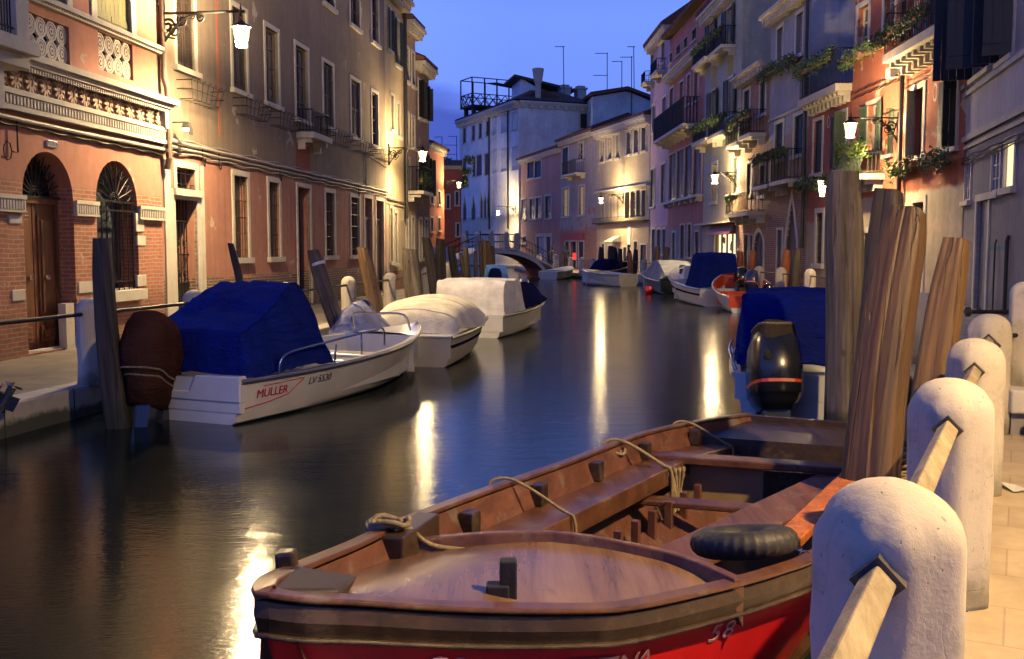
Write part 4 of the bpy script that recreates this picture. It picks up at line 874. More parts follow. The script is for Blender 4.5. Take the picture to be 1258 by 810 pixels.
# ---- the row that turns across the canal's far end
P9, d9 = (9.1, 66), (.26, -1)
R9 = Fac('beige_house', 'beige house with lamp lit upper window band beside the row of pale bollards', P9, d9, 733, 797, QZ, 10, wall_mat('beige_plaster', (.38, .32, .23), (.42, .34, .22), 5.2, False, 0, .03, .3), depth=5)
R9.z1 = zline(R9, (734, 163), (795, 142))
for (a, b, t, bo) in ((737.5, 742, 174, 199), (747, 751.5, 170, 196), (757, 761, 167, 194), (770, 775, 163, 190), (779, 784, 160, 188), (788.5, 793.5, 157, 185)): R9.win(a, b, t, bo, 'glass', sw=.15, glass='blueglass')
for (a, b, t, bo) in ((739, 742.5, 250, 271), (749, 752, 243, 270), (757.5, 760.5, 243, 269), (768, 773.5, 236, 268), (775, 780.5, 235, 267), (782, 787, 234, 266), (788.5, 793.5, 234, 266)): R9.win(a, b, t, bo, 'glass', sw=.1, sill=False, dep=.5)
for (a, b, t) in ((747.5, 754, 302), (739, 742.5, 300), (766, 770, 304), (779, 783, 297), (787, 794, 301)): q = R9.rect(a, b, t, 325); R9.win(0, 0, 0, 0, 'closed', local=(q[0], q[1], QZ + .05, q[3]), sw=.12, sh='door_d', sill=False, name='door')
zl = zline(R9, (735, 235), (795, 227)); R9.box('ledge', M['trim'], 0, R9.L, -.25, 0, zl - .12, zl); zl = zline(R9, (735, 275), (795, 270)); R9.box('flower_ledge', M['iron'], 0, R9.L, -.4, 0, zl - .06, zl)
mb = MB()
for i in range(60): mb.tube([(R9.L * i / 59, -.4, zl), (R9.L * i / 59, -.4, zl + .35)], .012, 4)
mb.tube([(0, -.4, zl + .35), (R9.L, -.4, zl + .35)], .02, 4); R9.part(mb, 'window_railing', M['iron'])
R9.box('lit_strip', M['white'], R9.uv(771, 290)[0], R9.uv(775, 290)[0], -.03, 0, R9.uv(773, 301)[1], R9.uv(773, 278)[1])  # white colour stands in for the light on this bright strip
mb = MB(); q = R9.rect(754, 763, 290, 297); mb.add([(q[0], 0, q[3]), (q[1], 0, q[3]), (q[1], -.8, q[2]), (q[0], -.8, q[2]), (q[0], 0, q[2]), (q[1], 0, q[2])], [(0, 1, 2, 3), (0, 3, 4), (1, 5, 2), (2, 3, 4, 5)]); R9.part(mb, 'door_canopy', M['trim'])
R9.cornice(R9.z1, .6, .5, 'trim', .3); R9.wall(); R9.roof(R9.z1, .5, 1.0, 2.5)
R10 = Fac('bare_brick_house', 'patched plaster and brick house with a red shop sign', P9, d9, 688, 733, QZ, 10, wall_mat('patched_plaster', (.34, .30, .27), None, 0, True, 3.6, .12, .4, ((.36, .14, .07), (.24, .10, .06)), (.36, .18, .1), 2.4), depth=5)
R10.z1 = zline(R10, (690, 172), (731, 164))
R10.win(691, 698, 182, 217, 'closed', sw=.15); R10.win(710.5, 716.5, 176, 196, 'glass', sw=.15); R10.win(691, 699, 232, 266, 'glass', sw=.15, lit='litdim'); R10.win(711, 718, 229, 264, 'glass', sw=.15, lit='litdim')
R10.balcony(702, 719, 198, 214, proj=.8); q = R10.rect(692, 718, 287, 295); P_ = R10.box('shop_sign', plain('red_sign_board', (.32, .03, .02)), q[0], q[1], -.12, 0, q[2], q[3])
for (a, b) in ((694.5, 699), (711, 717)): q = R10.rect(a, b, 297, 325); R10.win(0, 0, 0, 0, 'closed', local=(q[0], q[1], QZ + .05, q[3]), sw=.12, sh='door_d', sill=False, name='door')
q = R10.rect(701, 708, 297, 325); W = R10.win(0, 0, 0, 0, 'none', local=(q[0], q[1], QZ + .05, q[3]), sw=.12, sill=False, name='door'); q = R10.rect(703, 706, 311, 319); R10.box('neon_light', M['red'], q[0], q[1], .05, .1, q[2], q[3], W)
R10.cornice(R10.z1, .4, .4, 'stone', .3); R10.wall(); R10.roof(R10.z1, .5, 1.2, 2.5)
R11 = Fac('rose_house', 'low rose plastered house with white framed door beside the bridge', P9, d9, 640, 688, QZ, 8, wall_mat('rose_plaster', (.40, .22, .20), (.42, .22, .16), 3.6), depth=4)
R11.z1 = zline(R11, (642, 194), (686, 186))
for (a, b, t, bo) in ((648, 656, 199, 219), (657, 665, 198, 218), (640.5, 646, 245, 270), (651, 657.5, 244, 269), (658.5, 665, 243, 268), (670, 677, 241, 268)): R11.win(a, b, t, bo, 'closed', sh='shut_blk', sw=.15)
for (a, b) in ((659.5, 669), (671.5, 676.5)): q = R11.rect(a, b, 291, 325); R11.win(0, 0, 0, 0, 'closed', local=(q[0], q[1], QZ + .05, q[3]), sw=.3, sh='door_bl' if a < 670 else 'door_d', sill=False, name='door')
R11.win(642, 646.5, 291, 298, 'glass', sw=.2); R11.cornice(R11.z1, .4, .4, 'trim', .25); R11.roof(R11.z1, .5, .9, 2.5); R11.wall()
# ---- white house behind the bridge
Pw, dw = (.66, 100), (.408, -1)
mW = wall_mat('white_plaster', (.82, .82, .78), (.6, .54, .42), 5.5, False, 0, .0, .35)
Wt = Fac('white_house', 'tall white house behind the bridge with wooden roof terrace and flared chimney', Pw, dw, 565, 637, QZ, 16, mW, depth=6.5)
Wt.z1 = zline(Wt, (567, 149), (636, 124)) 
for (a, b, t, bo) in ((569, 572.5, 158, 176), (580, 583.5, 155, 173), (588.5, 592, 152, 170), (597.5, 602, 149, 167), (606, 609.5, 146, 165), (616.5, 623, 142, 162), (629.5, 636, 139, 159)): Wt.win(a, b, t, bo, 'closed', sw=.12, sh='shut_blk')  # in all rows, shut black leaves stand in for dark window openings
for (a, b, t, bo) in ((568.5, 573, 195, 217), (581, 584, 193, 217), (585.5, 592, 191, 216), (595.5, 602, 189, 215), (606, 610, 186, 212), (616.5, 622.5, 184, 210), (629.5, 636, 181, 208)): Wt.win(a, b, t, bo, 'closed', sw=.1, sh='shut_blk')
for (a, b, t, bo) in ((569, 573, 243, 271), (579.5, 584, 241, 270), (590, 593, 238, 268), (594.5, 597.5, 237, 268), (599, 602, 236, 267), (605.5, 609.5, 234, 267), (619.5, 622.5, 232, 266), (631, 635.5, 230, 265)): Wt.win(a, b, t, bo, 'closed', arch='pointed', sw=.12, sh='shut_blk')
for (a, b) in ((572, 575), (588, 591), (604, 607), (622, 625)): Wt.win(a, b, 284, 300, 'glass', sw=.15)
Wt.cornice(Wt.z1, .7, .6, 'trim', .55, dh=.3); 
for px_ in (602.5, 625.5): u = Wt.uv(px_, 200)[0]; Wt.tube('downpipe', M['pipe_d'], [(u, -.15, Wt.z1 - .5), (u, -.15, 4)], .09, 6)
Wt.wall(x1=Wt.L - .04); Wt.roof(Wt.z1, .5, 1.3, 3.2, x1=Wt.L - 1)
cn = Wt.world(Wt.L, 0, 0)
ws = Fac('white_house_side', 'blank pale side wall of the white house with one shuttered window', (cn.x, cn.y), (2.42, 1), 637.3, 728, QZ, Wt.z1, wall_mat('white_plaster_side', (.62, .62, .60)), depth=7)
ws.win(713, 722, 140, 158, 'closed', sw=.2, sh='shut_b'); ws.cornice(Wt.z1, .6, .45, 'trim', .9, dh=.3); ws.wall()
ws.e.name = 'side_wing'; 
for c in list(ws.e.children): pass
# roof of the white house: hipped, drawn over both wings
def hip(name, parent, pts, ridge, z, m='tile'):
    mb = MB(); n = len(pts); vs = [(p[0], p[1], z) for p in pts] + [tuple(r) for r in ridge]
    a, b, c, d = pts
    mb.add(vs, [(0, 1, 5, 4), (1, 2, 5), (2, 3, 4, 5), (3, 0, 4), (3, 2, 1, 0)]); return mb.build(name, M[m], parent)
q = [ws.uv(637, 150)[0] - .4, ws.uv(728, 150)[0] + .3]
hip('roof', ws.e, [(q[0], -.5), (q[1], -.5), (q[1], 8), (q[0], 8)], [(q[0] + 3.2, 3.5, Wt.z1 + 1.7), (q[1] - 2.6, 3.5, Wt.z1 + 1.7)], Wt.z1 + .1)
mb = MB(); u = ws.uv(664, 100)[0]; zt = Wt.z1
mb.lathe([(.30, -.2), (.30, 1.75)], (u, .6, zt + .2), 12); mb.lathe([(.34, 1.7), (.40, 1.85), (.58, 3.0), (.60, 3.15), (.45, 3.2)], (u, .6, zt + .2), 14); mb.build('chimney', M['stone'], ws.e)
for px_ in (722, 742):
    u = ws.uv(px_, 110)[0]; mb = MB(); mb.box(u - .5, u + .5, 5, 6, zt - 2, zt + 2.4); mb.box(u - .62, u + .62, 4.9, 6.1, zt + 2.4, zt + 2.6); mb.box(u - .4, u + .4, 5.1, 5.9, zt + 2.6, zt + 2.8); mb.build('chimney', M['stone'], ws.e)
# wooden roof terrace (altana)
c0_ = at(580, 131, 115); c1_ = at(640, 132, 118); e_ = (c1_ - c0_); al = thing('roof_terrace', 'timber terrace', 'roof terrace', (c0_.x, c0_.y, 0), math.atan2(e_.y, e_.x))
xa, xb, ya_, yb_ = 0, Vector((e_.x, e_.y)).length, 0, 3.0; zf = c0_.z
mb = MB(); mb.box(xa, xb, ya_, yb_, zf, zf + .18); mb.box(xa + .2, xa + .6, .2, .6, zf - 2.6, zf); mb.box(xa + .2, xa + .6, 2.2, 2.6, zf - 2.6, zf); mb.box(xb - .7, xb - .3, .2, .6, zf - 2.6, zf)
mb.build('floor_deck', M['pole_d'], al); mb = MB(); n = 4
for y in (ya_, yb_):
    for i in range(n + 1): x = lerp(xa, xb, i / n); mb.box(x - .06, x + .06, y - .06, y + .06, zf, zf + 3.3)
    mb.beam((xa, y, zf + 3.3), (xb, y, zf + 3.3), .1, .1)
for x in (xa, xb): mb.beam((x, ya_, zf + 3.3), (x, yb_, zf + 3.3), .1, .1)
mb.build('post_frame', M['pole_d'], al); mb = MB()
for y in (ya_, yb_):
    for zz in (.2, 1.5): mb.beam((xa, y, zf + zz), (xb, y, zf + zz), .08, .1)
    m_ = 6
    for i in range(m_): p, q_ = lerp(xa, xb, i / m_), lerp(xa, xb, (i + 1) / m_); mb.beam((p, y, zf + .2), (q_, y, zf + 1.5), .06, .08); mb.beam((p, y - .03, zf + 1.5), (q_, y - .03, zf + .2), .06, .08)
for x in (xa, xb):
    for zz in (.2, 1.5): mb.beam((x, ya_, zf + zz), (x, yb_, zf + zz), .08, .1)
    for i in range(3): p, q_ = lerp(ya_, yb_, i / 3), lerp(ya_, yb_, (i + 1) / 3); mb.beam((x, p, zf + .2), (x, q_, zf + 1.5), .06, .08); mb.beam((x, q_, zf + .2), (x, p, zf + 1.5), .06, .08)
mb.build('railing', M['pole_d'], al)
mb = MB(); mb.add([(lerp(xa, xb, .5), 0, zf + 2.9), (xb + .6, 0, zf + 2.5), (xb + .6, 3.4, zf + 3.0), (lerp(xa, xb, .5), 3.2, zf + 3.3)], [(0, 1, 2, 3)]); sh_ = mb.build('shade_cloth', plain('brown_shade_cloth', (.09, .05, .04), .8), al); so = sh_.modifiers.new('thick', 'SOLIDIFY'); so.thickness = .05
# attic gable seen behind, pale blue houses behind
bk = Fac('attic_house', 'pale attic gable with brown roof above the white house', (4.5, 108), (1, .2), 640, 668, 10, 16.2, mW, depth=5); a_, b_ = bk.uv(640, 110)[0], bk.uv(667, 110)[0]
zt = bk.uv(640, 96)[1]; mb = MB(); mb.prism_y([(a_, 14), (b_, 14), (b_, bk.uv(660, 112)[1]), (a_, zt)], 0, 5); mb.build('wall', mW, bk.e)
mb = MB(); mb.add([(a_ - .8, -.5, zt + .3), (b_ + 3.5, -.5, bk.uv(677, 112)[1] + .2), (b_ + 3.5, 5.5, bk.uv(677, 112)[1] + .2), (a_ - .8, 5.5, zt + .3)], [(0, 1, 2, 3)]); r_ = mb.build('roof', M['tile'], bk.e); so = r_.modifiers.new('thick', 'SOLIDIFY'); so.thickness = .25
bb = Fac('pale_blue_house', 'pale blue gabled house behind the beige house', (11, 100), (1, .1), 728, 800, 5, 14, wall_mat('pale_blue_plaster', (.42, .48, .50)), depth=6)
a_, b_ = bb.uv(728, 130)[0], bb.uv(799, 130)[0]; m_ = bb.uv(770, 130)[0]; mb = MB(); z_ = lambda px, py: bb.uv(px, py)[1]
mb.prism_y([(a_, 5), (b_, 5), (b_, z_(797, 124)), (m_, z_(770, 112)), (a_, z_(728, 119))], 0, 6); mb.build('wall', bb.mat, bb.e)
mb = MB()
for (p, q_) in (((a_ - .3, z_(728, 119)), (m_, z_(770, 112))), ((m_, z_(770, 112)), (b_ + .3, z_(797, 124)))):
    mb.add([(p[0], -.5, p[1] + .1), (q_[0], -.5, q_[1] + .1), (q_[0], 6.5, q_[1] + .1), (p[0], 6.5, p[1] + .1), (p[0], -.5, p[1] + .4), (q_[0], -.5, q_[1] + .4), (q_[0], 6.5, q_[1] + .4), (p[0], 6.5, p[1] + .4)], [(0, 1, 2, 3), (4, 5, 6, 7), (0, 1, 5, 4), (2, 3, 7, 6), (1, 2, 6, 5), (0, 3, 7, 4)])
mb.build('roof', M['tile'], bb.e)
# television aerials
def aerial(px, yb, yt, Y, label, arms, lean=0):
    b = at(px, yb, Y); t_ = at(px + lean, yt, Y); o = thing('television_aerial', label, 'aerial', b, 0, 'roof aerials'); h = t_.z - b.z
    mb = MB(); mb.tube([(0, 0, -1.5), (t_.x - b.x, 0, h)], .045, 5); mb.build('mast', M['ironl'], o)
    for (q, L) in arms:
        mb = MB()
        mb.tube([(0, 0, h * q), (-L, 0, h * q)], .03, 4)
        for k in range(5): mb.tube([(-L * k / 5, -.35, h * q), (-L * k / 5, .35, h * q)], .02, 4)
        mb.build('antenna_arm', M['ironl'], o)
aerial(693, 104, 57, 106, 'tall thin aerial rising from the middle of the white house roof', ((.99, 1.0),), -1)
aerial(746, 140, 65, 103, 'aerial with two arms beside the chimneys', ((.99, 1.3), (.63, 1.5)), 0); aerial(764, 110, 75, 105, 'short aerial over the pale blue gable', ((.98, 1.1),)); aerial(776, 140, 69, 100, 'aerial with one long arm over the pale blue house', ((.98, 1.2),)); aerial(779.5, 112, 57, 104, 'bare tall aerial mast right of the pale blue ridge', ((.99, .8),), -1)
aerial(561, 205, 167, 120, 'small aerial against the dark cloud', ((.98, 1.0), (.7, 1.6), (.4, 1.2))); aerial(543, 192, 168, 118, 'aerial above the far red house', ((.98, .9), (.6, 1.1)))
# tree on the far left roof terrace
tr = at(557, 205, 97); T_ = thing('tree', 'dark bushy tree top above the far orange house', 'tree', (tr.x, tr.y, QZ)); mb = MB(); mb.tube([(0, 0, 0), (.1, 0, 4), (.3, .1, 7), (.2, 0, 9)], [.28, .22, .15, .05], 8); mb.tube([(.2, 0, 6), (1.0, .2, 8), (1.5, .2, 9)], [.1, .07, .03], 6); mb.tube([(.1, 0, 5.5), (-.8, .1, 7.6), (-1.2, .1, 8.8)], [.1, .07, .03], 6); mb.build('trunk', M['pole_d'], T_)
mb = MB()
for i in range(16): leaf_clump(mb, (_lf.uniform(-1.5, 1.7), _lf.uniform(-1, 1), _lf.uniform(7.4, 10.2)), .8, .8, .6, 200, .12)
mb.build('crown', M['leaf'], T_)
# ============================================================ street lamps
def lamp_at(fac, rpx, rpy, lpx, lpy, label, arm_py, glass='lamp', scale=1.0):
    x, z = fac.uv(rpx, arm_py); r_ = fac.world(x, -.02, z); out = -fac.n
    # length so that the lantern meets the picture column lpx
    u = ray(lpx, 305); k = u.x / u.y; L = (k * r_.y - r_.x) / (out.x - k * out.y)
    Y = r_.y + out.y * L; zl = at(lpx, lpy, Y).z
    return street_lamp((r_.x, r_.y, z), out, L, max(.28, z - zl), label, scale, glass)
lamp_at(A, 193, 17, 302, 45, 'nearest lit lamp on an ornate iron bracket at the salmon house corner', 17, 'lampnear', scale=1.1)
lamp_at(C_, 477, 182, 520, 192, 'lit bracket lamp on the cream house, second along the left bank', 182)
lamp_at(G_, 545, 222, 564, 227, 'lit lamp on the far red house above the left end of the bridge', 222, 'lampfar')
lamp_at(Wt, 634, 254, 612, 261, 'lit lamp on the white house above the bridge', 254, 'lampfar')
lamp_at(R9, 766, 239, 738, 246, 'lit lamp on the beige house left of its window band', 239, 'lampfar')
lamp_at(R6, 906, 213, 877, 217, 'lit lamp on the tall cream house above the shop', 212)
lamp_at(R3, 1105, 150, 1041, 160, 'lit lamp on the orange house among the flower boxes', 145)
street_lamp((5.12, 2.3, 6.3), Vector((-.97, .24, 0)), .65, .45, 'lit lamp on the grey house wall right of the picture beside the near quay', 1.0)
x, z = R3b.uv(1022, 225); p = R3b.world(x, -.3, z); L_ = thing('wall_lantern', 'small lit wall lantern just left of the tall grey pole', 'lantern', p, R3b.e.rotation_euler.z)
mb = MB(); mb.tube([(0, .3, .25), (0, 0, .3), (0, 0, .18)], .015, 5); mb.lathe([(.02, .2), (.16, .1), (.16, .08)], (0, 0, 0), 4); mb.build('frame', M['iron'], L_); mb = MB(); mb.lathe([(.07, -.42), (.14, .07)], (0, 0, 0), 4); mb.build('glass', emit_mat('small_lantern_glass', (1, .8, .5), 12), L_)
def merge_into(src, dst, ren={}):
    bpy.context.view_layer.update()
    mm = dst.matrix_world.inverted() @ src.matrix_world
    for c in list(src.children):
        c.parent = dst; c.matrix_local = mm
        if c.name.split('.')[0] in ren: c.name = ren[c.name.split('.')[0]]
    bpy.data.objects.remove(src)
merge_into(ws.e, Wt.e); merge_into(al, Wt.e, {'railing': 'terrace_railing', 'floor_deck': 'terrace_deck', 'post_frame': 'terrace_frame'})
# ============================================================ quays and water
def paving(name, c1, c2, mort, bw=.75, rh=.42, rough=.6):
    m, nt, bs = mat(name); v = coords(nt, (1, 1, 1), True)
    rot = v.node; rot.inputs['Rotation'].default_value = (0, 0, R(27) if 'right' in name else R(-7))
    b = nt.nodes.new('ShaderNodeTexBrick'); nt.links.new(v, b.inputs['Vector']); b.inputs['Scale'].default_value = 1; b.inputs['Brick Width'].default_value = bw; b.inputs['Row Height'].default_value = rh
    b.inputs['Mortar Size'].default_value = .005; b.inputs['Color1'].default_value = (*c1, 1); b.inputs['Color2'].default_value = (*c2, 1); b.inputs['Mortar'].default_value = (*mort, 1)
    n = noise_(nt, v, 3, 6, .65); n2 = noise_(nt, v, .7, 3)
    col = mixc(nt, ramp(nt, n, [(.35, 0), (.7, .6)]), b.outputs['Color'], mixc(nt, 1.0, b.outputs['Color'], (.5, .48, .45), 'MULTIPLY'))
    nt.links.new(col, bs.inputs['Base Color']); nt.links.new(ramp(nt, n2, [(.3, rough - .15), (.7, rough + .2)]), bs.inputs['Roughness'])
    h = math_(nt, 'ADD', math_(nt, 'MULTIPLY', b.outputs['Fac'], -1.0), math_(nt, 'MULTIPLY', n, .5)); p = bump(nt, bs, h, .2, .012); bump(nt, bs, noise_(nt, v, 40, 4, .7), .3, .006, p); return m
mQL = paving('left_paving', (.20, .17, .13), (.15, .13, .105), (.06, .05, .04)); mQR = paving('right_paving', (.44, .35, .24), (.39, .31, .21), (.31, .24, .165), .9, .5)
mK = stone_mat('kerb_stone', (.40, .37, .32), .55, 4)
def kerb_joints(m):
    nt = m.node_tree; bs = nt.nodes['Principled BSDF']; src = bs.inputs['Base Color'].links[0].from_socket
    g = nt.nodes.new('ShaderNodeNewGeometry'); s = nt.nodes.new('ShaderNodeSeparateXYZ'); nt.links.new(g.outputs['Position'], s.inputs[0])
    ph = math_(nt, 'FRACT', math_(nt, 'MULTIPLY', math_(nt, 'ADD', s.outputs[1], math_(nt, 'MULTIPLY', s.outputs[0], .3)), .8)); j = math_(nt, 'LESS_THAN', ph, .018)
    nn_ = noise_(nt, g.outputs['Position'], 3, 5); wz = math_(nt, 'MULTIPLY', math_(nt, 'SUBTRACT', math_(nt, 'ADD', .05, math_(nt, 'MULTIPLY', nn_, .28)), s.outputs[2]), 14, True)
    c = mixc(nt, j, src, (.03, .028, .02)); c = mixc(nt, math_(nt, 'MULTIPLY', wz, .9), c, (.022, .03, .014)); nt.links.new(c, bs.inputs['Base Color'])
kerb_joints(mK)
EL = [(-8.4, -8), (-5.42, 10), (-4.95, 12.6), (-3.3, 25), (-2.6, 33), (-2.4, 45), (-3.7, 58), (-4.7, 66), (-5.2, 80), (-6.2, 100), (-8.5, 126)]
ER = [(-4.5, -7.5), (-1.87, -2.4), (4.04, 8.95), (5.45, 13.8), (7.5, 21), (8.45, 28), (8.1, 34), (7.9, 42), (7.3, 52), (6.2, 60), (3.4, 68.5), (1.4, 78), (.2, 92), (.2, 100), (-6.6, 118), (-9.5, 126)]
def quay(name, edge, far, m):
    mb = MB(); n = len(edge); off = []
    for i, p in enumerate(edge):   # offset the edge inland by the kerb's width
        a = Vector(edge[max(i - 1, 0)]); b = Vector(edge[min(i + 1, n - 1)]); d = (b - a).normalized(); nn = Vector((-d.y, d.x)) if far < 0 else Vector((d.y, -d.x)); off.append(Vector(p) + nn * .34)
    vs = [(p.x, p.y, QZ) for p in off] + [(far, p.y, QZ) for p in off]
    mb.add(vs, [(i, i + 1, n + i + 1, n + i) for i in range(n - 1)])
    g = mb.build(name, m); tag(g, kind='structure')
    k = MB(); prof = [(0, -3), (0, QZ - .015), (.015, QZ + .006), (.36, QZ + .006), (.36, -3)]
    rr = []
    for i, p in enumerate(edge):
        q = off[i]; u = (q - Vector(p)) / .34; rr.append([(p[0] + u.x * t, p[1] + u.y * t, z) for t, z in prof])
    k.rings(rr, closed=True); o = k.build(name.replace('quay', 'quay_kerb'), mK); tag(o, kind='structure')
    # dark weed line low on the quay wall
    return g
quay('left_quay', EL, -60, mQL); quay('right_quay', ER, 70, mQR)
mb = MB(); mb.slab([(4.42, 8.7), (7.3, 8.7), (10.8, 21.9), (8.8, 21.9)], QZ - .05, .75); tag(mb.build('raised_landing', paving('landing_paving', (.26, .25, .25), (.2, .2, .2), (.07, .07, .07))), kind='structure')
mb = MB(); mb.box(4.38, 7.0, 8.62, 9.0, .55, .76); mb.box(4.5, 7.0, 8.45, 8.62, QZ, .5); tag(mb.build('landing_kerb', stone_mat('landing_stone', (.5, .48, .44), .4), bevel=.02), kind='structure')
def water_mat():
    m, nt, b = mat('canal_water'); v = coords(nt, (1, 1, 1), True)
    b.inputs['Base Color'].default_value = (.006, .012, .010, 1); b.inputs['IOR'].default_value = 1.34; b.inputs['Roughness'].default_value = .13
    n1 = noise_(nt, coords(nt, (11, 30, 1), True), 1, 3, .6, .3); n2 = noise_(nt, coords(nt, (1.4, 4.2, 1), True), 1, 3, .5, .3); n3 = noise_(nt, v, .7, 2)
    p = bump(nt, b, n2, .06, .05); p = bump(nt, b, n1, .17, .012, p)
    nt.links.new(ramp(nt, n3, [(.3, .10), (.7, .15)]), b.inputs['Roughness'])
    return m
mb = MB(); mb.quad((-90, -12, 0), (90, -12, 0), (90, 320, 0), (-90, 320, 0)); tag(mb.build('water', water_mat()), kind='structure')
mb = MB(); mb.quad((-500, -200, -3.0), (500, -200, -3.0), (500, 900, -3.0), (-500, 900, -3.0)); tag(mb.build('canal_bed', plain('mud', (.05, .045, .03), .9)), kind='structure')
# ============================================================ bollards and rails
def bollard_mesh(seed, w=.18, h=1.05, rough=.012):
    mb = MB(); rr = []; n = 40; prof = [(1, -.02), (1, .02)] + [(1, .05 + .1 * i) for i in range(int((h - w - .05) / .1))] + [(1, h - w * .95)]
    for i in range(1, 9): a = i / 8 * math.pi / 2; prof.append((math.cos(a) * .999 + .001, h - w * .95 + math.sin(a) * w * .95))
    for (r, z) in prof:
        ring = []
        for k in range(n):
            t = 2 * math.pi * (k + .5) / n; c, s = math.cos(t), math.sin(t); e = lerp(2.2, 7, min(1, r)) if r < 1 else 7
            # square shaft with cut corners that rounds off towards the dome
            q = min(1 / max(abs(c), abs(s)), 1.30 / (abs(c) + abs(s))) if r >= 1 else lerp(1, min(1 / max(abs(c), abs(s)), 1.30 / (abs(c) + abs(s))), r)
            p = Vector((c * w * r * q, s * w * r * q, z)); d = noise.noise(p * 5 + Vector((seed * 7, 0, 0))) * rough + noise.noise(p * 16 + Vector((seed, 0, 0))) * rough * .3 - max(0, noise.noise(p * 9 + Vector((seed * 3, 5, 0))) - .32) * rough * 3.5
            p += Vector((c, s, .3)) * d; ring.append(p)
        rr.append(ring)
    mb.rings(rr, cap=(True, True)); return mb
def bollard(x, y, rz, label, group, seed=1, w=.18, h=1.05, z=QZ, chip=False):
    o = bollard_mesh(seed, w, h).build('bollard', M['bollard'], loc=(x, y, z), rz=rz, smooth=True); tag(o, label, 'bollard', group)
    if chip:
        c = MB(); rr = [[(math.cos(t * .785) * .085 * (1 + .25 * math.sin(t * 3.1)) * k + .02, -w * 1.01 - .004 + .02 * (1 - k), .80 + math.sin(t * .785) * .05 * (1 + .3 * math.cos(t * 2.3)) * k) for t in range(8)] for k in (1, .05)]
        c.rings(rr); c.build('dark_patch', plain('dark_chipped_patch', (.07, .06, .05), .9, 0, .5, 30, .8), o)
    return o
tn = lambda n, s: (n * .887 + s * .462, n * -.462 + s * .887)
ang = math.atan2(-.462, .887)
GR = 'white stone bollards along the right quay'
rs = [.42, 2.71, 5.0, 7.34, 9.79]
for i, s in enumerate(rs):
    if i == 0: continue
    x, y = tn(-.3, s); bollard(x, y, ang, ('big white stone bollard nearest the camera beside the red boat', 'second near bollard, white stone with a timber bar leaving its face', 'third near bollard, cracked warm lit dome behind the second one', 'fourth near bollard with a dark chipped patch on its dome')[i - 1], GR, i, .185, 1.05 if i < 4 else 1.07, QZ, i == 4)
def bar(a, b, r, label, m='bar', square=True, group='rail bars between the bollards'):
    a, b = Vector(a), Vector(b); t = thing('rail_bar', label, 'rail bar', a, 0, group); d = b - a
    mb = MB()
    if square: 
        u_ = d.normalized(); sd = u_.cross(Vector((0, 0, 1))).normalized(); up = sd.cross(u_).normalized(); mb.obox(d / 2, d / 2, (sd + up) * r * .72, (up - sd) * r * .72)
    else: mb.tube([(0, 0, 0), d * .5 + Vector((0, 0, -.004)), d], r, 8)
    mb.build('bar', M[m], t, bevel=.008 if square else 0)
    c = MB(); dn = d.normalized(); s2 = dn.cross(Vector((0, 0, 1))).normalized(); u2 = s2.cross(dn).normalized(); c.obox(dn * .0, dn * .03, (s2 + u2) * r * (1.0 if square else 1.2), (u2 - s2) * r * (1.0 if square else 1.2)); c.build('end_socket', M['ironl'], t)
    return t
zr = QZ + .84
for i in range(4):
    a = Vector((*tn(-.3, rs[i]), zr)); b = Vector((*tn(-.3, rs[i + 1]), zr)); d = (b - a).normalized()
    bar(b - d * .19, a + d * .19, .033, ('pale timber bar running from the nearest bollard toward the camera', 'pale timber bar between the nearest and second bollard', 'short visible timber bar between second and third near bollard', 'timber bar between third and fourth near bollard')[i])
bx, by = tn(-.3, rs[4])
bar((bx + .18, by + .05, zr + .03), (7.2, 9.4, zr + .03), .02, 'dark iron bar from the chipped bollard to the right', 'iron', False); bar((5.75, 12.5, 1.2), (7.6, 12.5, 1.2), .025, 'dark iron bar across the raised landing in front of the grey house', 'iron', False)
bollard(4.62, 8.95, 0, 'pale square post on the raised landing at the right edge', GR, 12, .12, .95, .75); bollard(5.85, 14.1, -.3, 'blue grey stone bollard between the big brown poles', GR, 9, .17, 1.02)
farR = [(7.9, 21.5), (8.75, 29.2), (8.55, 31.6), (8.45, 34), (8.38, 36.5), (8.3, 39), (8.25, 42), (8.0, 46), (7.85, 49), (7.65, 52), (7.3, 55), (6.9, 58), (6.55, 60.5), (5.8, 62.6), (5.2, 64.2), (4.6, 66), (4.0, 67.8)]
for i, (x, y) in enumerate(farR):
    bollard(x, y, 0, 'small white stone bollard on the far right quay, number %s from the grey poles outward' % ('one two three four five six seven eight nine ten eleven twelve thirteen fourteen fifteen sixteen seventeen'.split()[i]), 'far bollards on the right quay', i % 4 + 20, .17)
    if i: px_, py_ = farR[i - 1]; bar((px_, py_, zr), (x, y, zr), .022, 'thin iron rail between far right bollards %s and %s' % tuple('one two three four five six seven eight nine ten eleven twelve thirteen fourteen fifteen sixteen seventeen'.split()[i - 1:i + 1]), 'ironl', False, 'rails on the far right quay')
LB_ = [(-6.0, 7.4), (-5.12, 12.0), (-4.62, 14.4), (-4.0, 17.6), (-3.52, 21.4), (-3.05, 24.8), (-2.75, 28.4), (-2.75, 31.8), (-2.8, 36), (-2.75, 41), (-2.95, 46), (-3.4, 50), (-3.8, 55)]
lbl = ['outside the frame', 'blue tinged stone bollard beside the squared dark pole', 'stone bollard in front of the narrow gate, left of the blue tarpaulin', 'stone bollard half hidden behind the top of the blue tarpaulin', 'round topped white bollard between the two leaning poles', 'grey white bollard right of the pale leaning pole', 'small bollard behind the cream covered boat']
for i, (x, y) in enumerate(LB_):
    if i == 0: continue
    bollard(x, y, -.1, lbl[i] if i < len(lbl) else 'far left quay bollard, %s beyond the cream covered boat' % ('second third fourth fifth sixth seventh'.split()[i - 7]), 'stone bollards along the left quay', i + 30, .155, 1.05)
